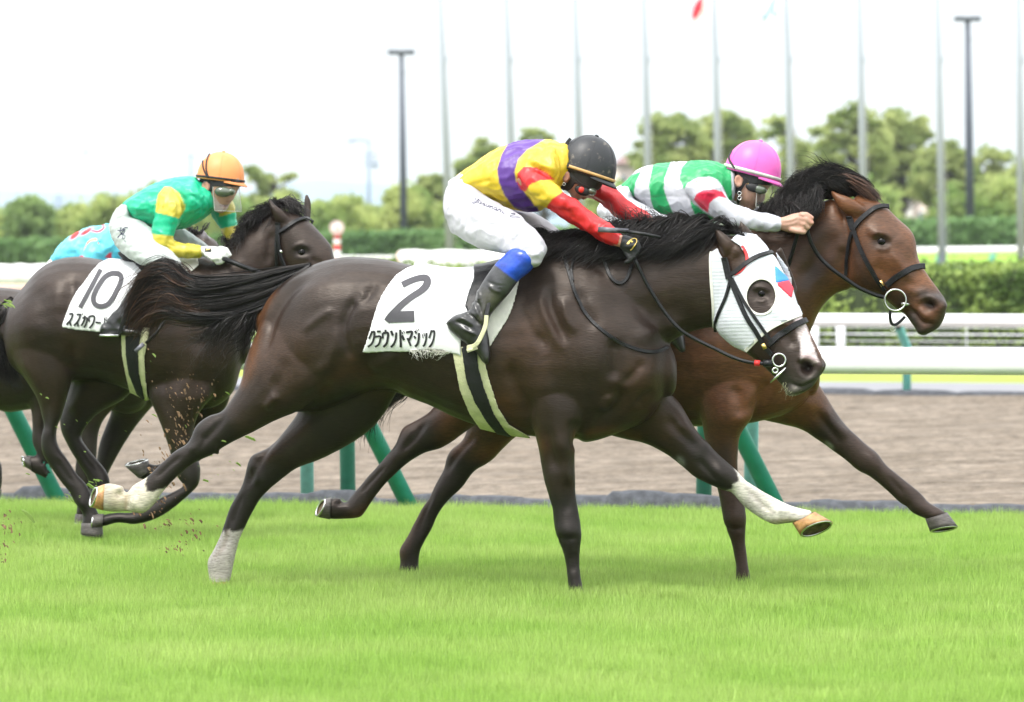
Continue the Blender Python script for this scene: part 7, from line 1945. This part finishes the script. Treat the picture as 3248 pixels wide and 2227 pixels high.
MB().tube([F11.P('A', 1312, 922, -.115), F11.P('A', 1365, 928, -.11)], .0075, 10).build('bit_bar', M['metal'], br11)
strap('chin_strap', None, F11, 'A', [(1243, 960, -.09), (1240, 1000, -.09), (1248, 1045, -.08), (1270, 1058, -.07), (1300, 1040, -.06), (1335, 1005, -.05)], .013, M['leather'], br11)
MB().torus(F11.P('A', 1258, 1080, -.08), .012, .002, None, 16, 6).build('bit_ring', M['metal'], br11)
MB().tube([F11.P('A', *p) for p in catmull([(705, 400, -.21), (735, 520, -.19), (790, 620, -.16), (870, 700, -.16), (960, 765, -.15), (1050, 825, -.14), (1150, 868, -.12), (1215, 885, -.11)], 6)], [.009] * 43, 8).build('rein', M['leather'], br11)
MB().tube([F11.P('A', *p) for p in catmull([(660, 470, -.19), (632, 570, -.16), (605, 660, -.13), (585, 740, -.12), (600, 860, -.1)], 5)], .0085, 8).build('rein', M['leather'], br11)
hair('mane', F11, 'W', [[(1715, 512, 0), (1765, 490, 0), (1805, 468, 0), (1850, 440, 0), (1895, 425, 0)], [(1712, 492, -.02), (1752, 470, -.04), (1795, 436, -.04), (1840, 410, -.03), (1885, 402, -.02)],
     [(1715, 500, -.05), (1745, 484, -.08), (1785, 452, -.09), (1812, 415, -.07), (1855, 402, -.04)], [(1712, 515, -.07), (1735, 505, -.10), (1772, 486, -.11), (1792, 465, -.11), (1800, 418, -.08)]], 3200, .0015, M['hair'], h11, jit=.014, wave=.012, seed=13, cut=(.6, 1), fuzz=1.6)
hair('mane', F11, 'W', [[(1760, 485, -.04), (1880, 430, -.04)], [(1772, 478, -.10), (1860, 425, -.09)], [(1785, 508, -.13), (1852, 470, -.12)], [(1765, 512, -.13), (1815, 500, -.12)]], 1500, .0015, M['hair'], h11, jit=.014, wave=.016, seed=14, cut=(.6, 1))
hair('mane', F11, 'W', [[(1850, 452, -.02), (1985, 440, .02)], [(1840, 425, -.06), (1960, 412, 0)], [(1810, 415, -.08), (1900, 400, -.02)], [(1800, 425, -.10), (1860, 398, -.04)], [(1788, 452, -.10), (1815, 404, -.05)]], 1700, .0015, M['hair'], h11, jit=.014, wave=.014, seed=17, cut=(.6, 1))
hair('forelock', F11, 'W', [[(1870, 432, -.02), (1905, 440, .02)], [(1900, 400, -.03), (1950, 415, .02)], [(1950, 420, -.04), (1980, 440, .01)], [(1985, 450, -.04), (1998, 462, 0)]], 700, .0019, M['hairbrown'], h11, jit=.007, wave=.004, seed=15, cut=(.75, 1))
hair('tail_hair', F11, 'W', [[(930, 690, 0), (940, 740, 0)], [(900, 760, 0), (950, 800, 0)], [(860, 860, 0), (930, 880, 0)], [(815, 940, 0), (880, 905, 0)], [(808, 1000, 0), (850, 960, 0)]], 900, .0024, M['hair'], h11, jit=.012, wave=.02, seed=16, cut=(.55, 1))

h10 = empty('horse', ground_loc(F10, 350), 'dark racehorse at left with both ears up, carrying the orange capped rider', 'horse', g2)
b10 = adopt(horse_ten(), h10)
bv10 = bvh_of(b10)
eye(F10, bv10, 'N', 1660, 885, .026, h10)
hoof(F10, 'P', (432, 1438, 545, 1438), (428, 1500, 550, 1518), .046, .056, -.13, M['hoofdark'], h10)
hoof(F10, 'P', (472, 1290, 560, 1290), (450, 1350, 560, 1350), .044, .054, .12, M['hoofdark'], h10)
hoof(F10, 'P', (552, 1392, 548, 1462), (500, 1392, 490, 1480), .042, .052, -.14, M['hoofdark'], h10)
hoof(F10, 'P', (740, 1205, 800, 1160), (662, 1135, 790, 1105), .044, .052, .12, M['hoofdark'], h10, tip=(0, -8))
br10 = bridle('bridle', h10, F10, bv10, 'N', [
    ('browband', [(1470, 735), (1530, 700), (1610, 645), (1690, 625), (1755, 650)], .020), ('headpiece', [(1478, 640), (1480, 690), (1478, 740)], .028), ('cheek_strap', [(1480, 740), (1486, 800), (1495, 870), (1515, 940), (1540, 1000)], .018),
    ('throat_lash', [(1475, 745), (1460, 840), (1455, 940), (1450, 1010)], .014), ('noseband', [(1700, 1130), (1800, 1060), (1880, 1030)], .026)], [(1640, 1200, 40, -.16)], [(1495, 880, -.16, .010, M['metal'])])
MB().tube([F10.P('N', *p) for p in catmull([(1035, 935, -.16), (1120, 970, -.2), (1220, 1010, -.2), (1330, 1050, -.19), (1400, 1085, -.18), (1520, 1150, -.17), (1620, 1200, -.16)], 4)], .012, 8).build('rein', M['leather'], br10)
hair('mane', F10, 'N', [[(1090, 900, 0), (1180, 800, 0), (1290, 680, 0), (1390, 580, 0), (1450, 520, 0)], [(1060, 860, -.02), (1150, 760, -.03), (1260, 620, -.03), (1370, 540, -.02), (1440, 490, 0)], [(1060, 880, -.05), (1140, 800, -.06), (1230, 660, -.06), (1330, 580, -.05), (1400, 510, -.03)],
     [(1080, 920, -.08), (1130, 850, -.09), (1200, 740, -.09), (1280, 640, -.08), (1370, 550, -.04)]], 2400, .0018, M['hair'], h10, jit=.014, wave=.016, seed=23, cut=(.55, 1), fuzz=1.6)
hair('forelock', F10, 'N', [[(1440, 520, 0), (1520, 520, 0)], [(1480, 480, 0), (1590, 500, 0)], [(1560, 500, -.02), (1650, 560, -.02)], [(1600, 560, -.04), (1680, 610, -.02)]], 500, .0022, M['hair'], h10, jit=.012, wave=.012, seed=24)
hair('tail_hair', F10, 'P', [[(60, 240, .02), (40, 330, .02)], [(20, 300, .02), (30, 450, .03)], [(-30, 380, .02), (30, 560, .04)], [(-60, 520, .02), (60, 650, .05)], [(-60, 640, .03), (100, 700, .06)]], 1300, .003, M['hair'], h10, jit=.014, wave=.02, seed=25, cut=(.6, 1))

h4 = empty('horse', ground_loc(F4, 150), 'dark racehorse hidden behind the orange capped rider\'s mount at the left edge', 'horse', g2)
b4 = adopt(horse_four(), h4)
bv4 = bvh_of(b4)
eye(F4, bv4, 'N', 960, 900, .02, h4)
hoof(F4, 'P', (172, 1165, 165, 1085), (128, 1140, 118, 1085), .044, .052, -.12, M['hoofdark'], h4, tip=(10, 4))
hoof(F4, 'P', (402, 1390, 455, 1395), (392, 1440, 455, 1445), .044, .052, -.12, M['hoofdark'], h4)
hoof(F4, 'P', (436, 1360, 500, 1370), (430, 1410, 490, 1420), .044, .052, .12, M['hoofdark'], h4)
hoof(F4, 'P', (-50, 1285, 10, 1260), (-60, 1330, 0, 1310), .044, .052, .12, M['hoofdark'], h4)
hair('mane', F4, 'N', [[(620, 860, 0), (740, 780, 0), (850, 740, 0)], [(640, 800, 0), (740, 740, 0), (860, 735, 0)], [(620, 800, -.04), (740, 760, -.04), (830, 750, -.03)]], 500, .003, M['hair'], h4, jit=.014, seed=33)
hair('tail_hair', F4, 'P', [[(-330, 380, 0), (-325, 420, 0)], [(-400, 450, 0), (-360, 520, 0)], [(-480, 600, 0), (-400, 700, 0)]], 400, .003, M['hair'], h4, jit=.014, seed=34)

# ------------------------------------------------------------------ number cloths, saddles, girths
def saddle_set(fr, hb, reg, cloth, felt, flap, girth_out, girth_in, lab, gr, seat):
    loc = Vector(hb.parent.location)
    c = empty('saddle_cloth', loc, lab[0], 'saddle cloth', 'number cloths under the saddles')
    o = shell(hb, fr, reg, cloth, 'cloth', M['whitecloth'], c, .014, .004, puff=.004, smooth=3)
    f = shell(hb, fr, reg, felt, 'felt_pad', M['stainedcloth'], c, .008, .005, smooth=2)
    s = empty('saddle', loc, lab[1], 'saddle', 'racing saddles')
    shell(hb, fr, reg, flap, 'flap', M['leather'], s, .024, .006, smooth=2)
    fuse('seat', [loft(fr, reg, seat, 18)], .007, 2, M['leather'], s)
    shell(hb, fr, 'F' if reg == 'O' else reg, girth_out, 'girth', M['girthcream'], s, .010, .004, smooth=2)
    shell(hb, fr, 'F' if reg == 'O' else reg, girth_in, 'girth_centre', M['girthblack'], s, .015, .004, smooth=2)
    return c, o, s
QO = sub('O', 'Q', [(45, 1430), (110, 1270), (200, 990), (270, 760), (340, 600), (450, 420), (560, 290), (700, 195), (820, 155), (860, 0), (1900, -100)])
c2, cl2, s2 = saddle_set(F2, b2, 'O', QO + [(800, 100), (600, 500), (540, 700), (340, 1180), (335, 1392)] + sub('O', 'Q', [(1560, 1488), (1400, 1440), (1280, 1402), (1180, 1392), (800, 1412)]),
    [(340, 1000), (500, 500), (560, 100), (1100, 50), (1072, 410), (1040, 560), (1000, 720), (960, 840), (900, 960), (800, 1110), (680, 1305), (560, 1180), (400, 1100)],
    [(500, 300), (640, 200), (860, 200), (900, 420), (760, 640), (700, 900), (560, 1000), (440, 900), (385, 790), (440, 620), (500, 455)],
    [(258, 0), (440, 0), (490, 200), (545, 370), (610, 470), (740, 545), (700, 640), (560, 580), (440, 500), (370, 400), (310, 260)],
    [(318, 0), (418, 0), (425, 120), (462, 250), (520, 400), (590, 505), (660, 560), (640, 640), (560, 540), (480, 450), (405, 330), (350, 200)],
    ('white cloth with grey number 2 and black katakana on the hooded horse', 'small black saddle under the rider in yellow and purple, with cream edged girth'), '',
    [(275, 325, 262, 385, .045), (450, 322, 440, 415, .065), (600, 318, 560, 440, .085), (720, 262, 690, 480, .10), (900, 250, 900, 500, .10), (1040, 220, 1060, 420, .06)])
bc2 = bvh_of(b2)
class OffBVH:                                  # prints sit on the cloth as drawn (after its smoothing)
    pass
def evaluated_bvh(o):
    dg = bpy.context.evaluated_depsgraph_get()
    e = o.evaluated_get(dg); me = e.to_mesh()
    b = BVHTree.FromPolygons([o.matrix_world @ v.co for v in me.vertices], [list(p.vertices) for p in me.polygons])
    e.to_mesh_clear(); return b
bpy.context.view_layer.update()
bq = evaluated_bvh(cl2)
printed('number_two', bq, F2, 'Q', [([(655, 408), (780, 348), (900, 308), (1000, 300), (1040, 340), (1020, 420), (940, 500), (800, 590), (660, 700), (560, 800), (480, 890), (420, 965)], [96, 92, 90, 100, 112, 112, 100, 96, 98, 104, 112, 96]), ([(470, 900), (842, 886)], 170, 1)], M['printgrey'], cl2, .0025)
K = 31
printed('katakana', bq, F2, 'Q', [([(200, 1110), (170, 1185), (148, 1230)], K), ([(192, 1130), (232, 1126), (222, 1225), (190, 1305), (132, 1352)], K), ([(272, 1118), (330, 1116)], K, 1), ([(245, 1197), (322, 1193), (318, 1260), (292, 1320), (242, 1350)], K),
    ([(403, 1090), (403, 1140)], K, 1), ([(360, 1140), (358, 1225)], K, 1), ([(362, 1142), (438, 1140), (434, 1235), (415, 1305), (370, 1352)], K + 4), ([(487, 1105), (515, 1180)], K + 6, 1), ([(568, 1130), (558, 1230), (530, 1305), (485, 1355)], K + 2),
    ([(628, 1090), (636, 1358)], K + 4, 1), ([(652, 1175), (688, 1250)], K + 6, 1), ([(656, 1122), (668, 1158)], 14, 1), ([(680, 1110), (692, 1146)], 14, 1), ([(715, 1132), (805, 1122), (795, 1180), (762, 1250)], K + 4), ([(737, 1215), (790, 1338)], K, 1),
    ([(852, 1108), (878, 1150)], K, 1), ([(840, 1185), (864, 1225)], K, 1), ([(915, 1140), (910, 1240), (890, 1310), (855, 1350)], K + 4), ([(878, 1086), (890, 1116)], 13, 1), ([(904, 1076), (916, 1106)], 13, 1),
    ([(966, 1160), (978, 1220)], 14, 1), ([(990, 1140), (1000, 1190)], 14, 1), ([(1030, 1140), (1022, 1245), (1000, 1315), (975, 1345)], K), ([(1108, 1095), (1088, 1165), (1070, 1220)], K), ([(1100, 1122), (1148, 1118), (1138, 1230), (1110, 1305), (1070, 1358)], K)], M['printblack'], cl2, .0025)
# sweat foam under the cloth edge
hair('sweat_foam', F2, 'Q', [[(760, 1405, -.31), (1400, 1430, -.31)], [(790, 1430, -.315), (1300, 1438, -.315)], [(860, 1462, -.315), (1230, 1480, -.315)]], 110, .0011, M['stainedcloth'], h2, jit=.008, wave=.006, seed=41)

RN = lambda pts: sub('N', 'R', pts)
c10, cl10, s10 = saddle_set(F10, b10, 'N', RN([(88, 1248), (150, 1080), (240, 860), (380, 620), (520, 430), (640, 260), (760, 130), (900, 60), (1020, 20), (1060, -120), (1800, -140)]) + [(700, 960), (520, 1060), (300, 1300), (230, 1400), (180, 1530)] + RN([(1100, 1345), (820, 1330), (400, 1290)]),
    [(300, 1300), (420, 1100), (600, 900), (830, 880), (835, 995), (730, 1085), (600, 1200), (430, 1400), (300, 1420)],
    [(190, 880), (450, 920), (560, 900), (600, 1020), (500, 1200), (330, 1330), (290, 1200), (380, 1060)],
    sub('N', 'P', [(645, 400), (800, 400), (770, 560), (778, 680), (795, 780), (700, 760), (670, 640), (650, 540)]), sub('N', 'P', [(668, 400), (760, 400), (738, 520), (745, 640), (778, 780), (735, 745), (690, 640), (672, 540)]),
    ('white cloth with grey number 10 and black katakana on the left hand horse', 'small black saddle under the rider in green and yellow, with yellow edged girth'), '',
    [(195, 880, 200, 915, .05), (240, 885, 260, 985, .07), (340, 940, 350, 1035, .08), (440, 990, 470, 1075, .09), (600, 960, 620, 1080, .10), (720, 960, 740, 1040, .08)])
bpy.context.view_layer.update()
bq = evaluated_bvh(cl10)
ring0 = [(1100, 276), (1162, 330), (1148, 450), (1080, 590), (1010, 720), (920, 830), (790, 866), (690, 820), (662, 720), (700, 600), (790, 440), (880, 330), (990, 276), (1100, 276), (1130, 290)]
printed('number_ten', bq, F10, 'R', [([(795, 203), (425, 888)], 78, 1), (ring0, 88)], M['printgrey'], cl10, .003)
K = 33
printed('katakana', bq, F10, 'R', [([(228, 1004), (292, 1004), (258, 1105), (178, 1195)], K), ([(240, 1145), (262, 1212)], K, 1), ([(362, 1014), (425, 1018), (392, 1120), (315, 1212)], K), ([(375, 1155), (396, 1225)], K, 1), ([(436, 996), (446, 1026)], 17, 1), ([(462, 988), (472, 1018)], 17, 1),
    ([(465, 1072), (548, 1078), (532, 1180), (495, 1245)], K), ([(512, 1030), (500, 1110), (445, 1215)], K), ([(588, 1140), (592, 1050), (680, 1050), (658, 1170), (595, 1255)], K), ([(705, 1150), (800, 1160)], 30, 1), ([(868, 1065), (862, 1170)], 20, 1), ([(890, 1060), (905, 1090)], 14, 1), ([(880, 1100), (920, 1140)], 18, 1)], M['printblack'], cl10, .003)

# stirrups
def stirrup(fr, reg, pts, w_, s, leather):
    MB().tube([fr.P(reg, *p) for p in catmull(pts, 4)], w_, 8).build('stirrup', M['girthcream'], s)
    strap('stirrup_leather', None, fr, reg, leather, .018, M['leather'], s)
strap('stirrup', None, F2, 'O', [(650, 880, -.37), (640, 1000, -.375), (590, 1130, -.38), (520, 1250, -.38), (430, 1280, -.36), (400, 1290, -.33)], .018, M['girthcream'], s2, .006)
MB().box(F2.P('O', 470, 1305, -.34), (.045, .08, .014), Matrix.Rotation(math.radians(-20), 3, 'Y')).build('stirrup_tread', M['girthcream'], s2)
strap('stirrup_leather', None, F2, 'O', [(690, 560, -.30), (680, 700, -.34), (650, 880, -.37)], .018, M['leather'], s2)
MB().box(F10.P('N', 120, 1552, -.33), (.09, .08, .012)).build('stirrup_tread', M['metal'], s10)
strap('stirrup_leather', None, F10, 'N', [(420, 1080, -.30), (320, 1220, -.35), (240, 1400, -.36), (200, 1540, -.36)], .018, M['leather'], s10)

# plainer kit for the horses that hide theirs
for fr, hb, W_, nm in ((F11, b11, [(1180, 560), (1470, 540), (1480, 760), (1180, 780)], 'black saddle and pad on the bay horse under the pink capped rider'), (F4, b4, [(160, 560), (330, 560), (330, 760), (120, 760)], 'black saddle and pad under the rider in pale blue silks')):
    s = empty('saddle', hb.parent.location, nm, 'saddle', 'racing saddles')
    shell(hb, fr, 'W', W_, 'pad', M['stainedcloth'], s, .012, .005)
    cx = (W_[0][0] + W_[1][0]) / 2
    y0 = W_[2][1]; yb = 960 if fr is F11 else 905
    shell(hb, fr, 'W', [(cx - 30, y0 - 60), (cx + 30, y0 - 60), (cx + 36, yb), (cx - 22, yb)], 'girth', M['girthcream'], s, .008, .004)
    shell(hb, fr, 'W', [(cx - 16, y0 - 60), (cx + 16, y0 - 60), (cx + 22, yb), (cx - 8, yb)], 'girth_centre', M['girthblack'], s, .012, .004)
    fuse('seat', [loft(fr, 'W', [(cx - 110, 600 + (0 if fr is F11 else 20), cx - 110, 640, .05), (cx, 606 + (0 if fr is F11 else 20), cx, 650, .09), (cx + 80, 590, cx + 80, 640, .07)], 14)], .01, 1, M['leather'], s)

# ------------------------------------------------------------------ riders
gj = 'jockeys in racing silks'
j2 = empty('person', ground_loc(F2, 1150), 'jockey crouched low in yellow and purple silks, red sleeves and black cap', 'person', gj)
jockey_two(j2)
j11 = empty('person', ground_loc(F11, 1500), 'jockey in green and white hooped silks and bright pink cap, bare hand forward', 'person', gj)
jockey_eleven(j11)
j10 = empty('person', ground_loc(F10, 450), 'jockey in green silks with yellow sleeves, orange cap and clear face shield', 'person', gj)
jockey_ten(j10)
j4 = empty('person', ground_loc(F4, 250), 'jockey bent behind another rider, pale blue silks with red marks on the back', 'person', gj)
jockey_four(j4)

# whips
w2 = empty('whip', F2.P('B', 1280, 705, -.16), 'grey and black whip held level over the dark mane by the black capped jockey', 'whip')
fp = [F2.P('B', *p) for p in ((1270, 706, -.235), (1380, 722, -.225), (1480, 742, -.21))]
MB().tube(fp, .0065, 8).build('shaft', M['leather'], w2)
M['greyflap'] = mat('grey_padded_flap', (.11, .11, .13), rough=.35, var=.3, bump=.3)
MB().box((F2.P('B', 1185, 698, -.24)), (.125, .012, .022), Matrix.Rotation(math.radians(4), 3, 'Y'), 1).build('flap', M['greyflap'], w2)
MB().tube([F2.P('B', 1100, 692, -.24), F2.P('B', 1270, 708, -.235)], .007, 8).build('grip', M['leather'], w2)
w10 = empty('whip', F10.P('P', 770, 480, -.3), 'black whip hanging down past the girth beside the number 10 cloth', 'whip')
MB().tube([F10.P('P', 900, 330, -.30), F10.P('P', 830, 430, -.34), F10.P('P', 775, 485, -.35)], .008, 8).build('shaft', M['leather'], w10)
MB().box(F10.P('P', 742, 508, -.35), (.055, .012, .02), Matrix.Rotation(math.radians(-43), 3, 'Y')).build('flap', M['greyflap'], w10)
# ------------------------------------------------------------------ turf thrown up by the hooves
M['clod'] = mat('flying_soil', (.20, .12, .065), rough=.95, var=.5, scale=60)
M['clodred'] = mat('reddish_soil', (.17, .09, .05), rough=.95, var=.5, scale=60)
def shards(name, lab, n, spots, d, size, m, seed, elong=3.0, ang=60):
    r = random.Random(seed)
    mb = MB()
    for _ in range(n):
        cx, cy, sx, sy, an = r.choice(spots)
        a = r.gauss(0, 1) * sx; b = r.gauss(0, 1) * sy
        R = math.radians(an)
        x, y = cx + a * math.cos(R) - b * math.sin(R), cy + a * math.sin(R) + b * math.cos(R)
        p = W(x, y, d + r.uniform(-.5, .5))
        s = size * min(2.6, .35 + r.expovariate(1.5))
        rot = Euler((r.uniform(-.5, .5), math.radians(ang + r.gauss(0, 14)), r.uniform(-.5, .5))).to_matrix()
        mb.box(p, (s * elong * r.uniform(.5, 1.3), s * .8, s * r.uniform(.5, 1)), rot, r.uniform(.3, .9))
    o = mb.build(name, m, None, False)
    return tag(o, lab, None, None, 'stuff')
shards('flying_soil', 'spray of brown soil thrown up behind the leading horse', 270, [(410, 950, 30, 60, 28), (400, 1000, 22, 50, 28), (440, 900, 50, 28, 30), (370, 1080, 20, 40, 40), (390, 1060, 14, 60, 20)], 20.9, .0042, M['clod'], 3)
shards('flying_soil', 'loose reddish clods dropping onto the grass behind the leading horse', 90, [(375, 1195, 10, 8, 0), (440, 1200, 24, 18, 0), (395, 1245, 16, 4, 0), (430, 1225, 24, 26, 0), (350, 1160, 20, 12, 0)], 20.6, .004, M['clodred'], 4, 2.5, 50)
shards('flying_soil', 'brown specks of earth falling at the left edge', 60, [(10, 1240, 8, 30, 0), (25, 1190, 16, 16, 0), (8, 1270, 5, 6, 0)], 21.0, .005, M['clod'], 5, 2.5, 70)
shards('flying_grass', 'blades of grass hanging in the air around the horses legs', 46, [(160, 1130, 14, 8, 0), (220, 1095, 10, 8, 0), (330, 840, 30, 80, 0), (500, 1010, 40, 60, 0), (200, 1010, 60, 60, 0), (110, 930, 40, 60, 0), (540, 1060, 40, 40, 0)], 20.7, .0045, M['grass'], 6, 4, 30)
shards('flying_grass', 'bright torn turf sticking by the hind hooves', 26, [(172, 1132, 12, 5, 0), (500, 1050, 30, 50, 0), (15, 688, 8, 4, 0), (50, 1130, 30, 20, 0)], 20.5, .006, M['grass'], 8, 4, 25)
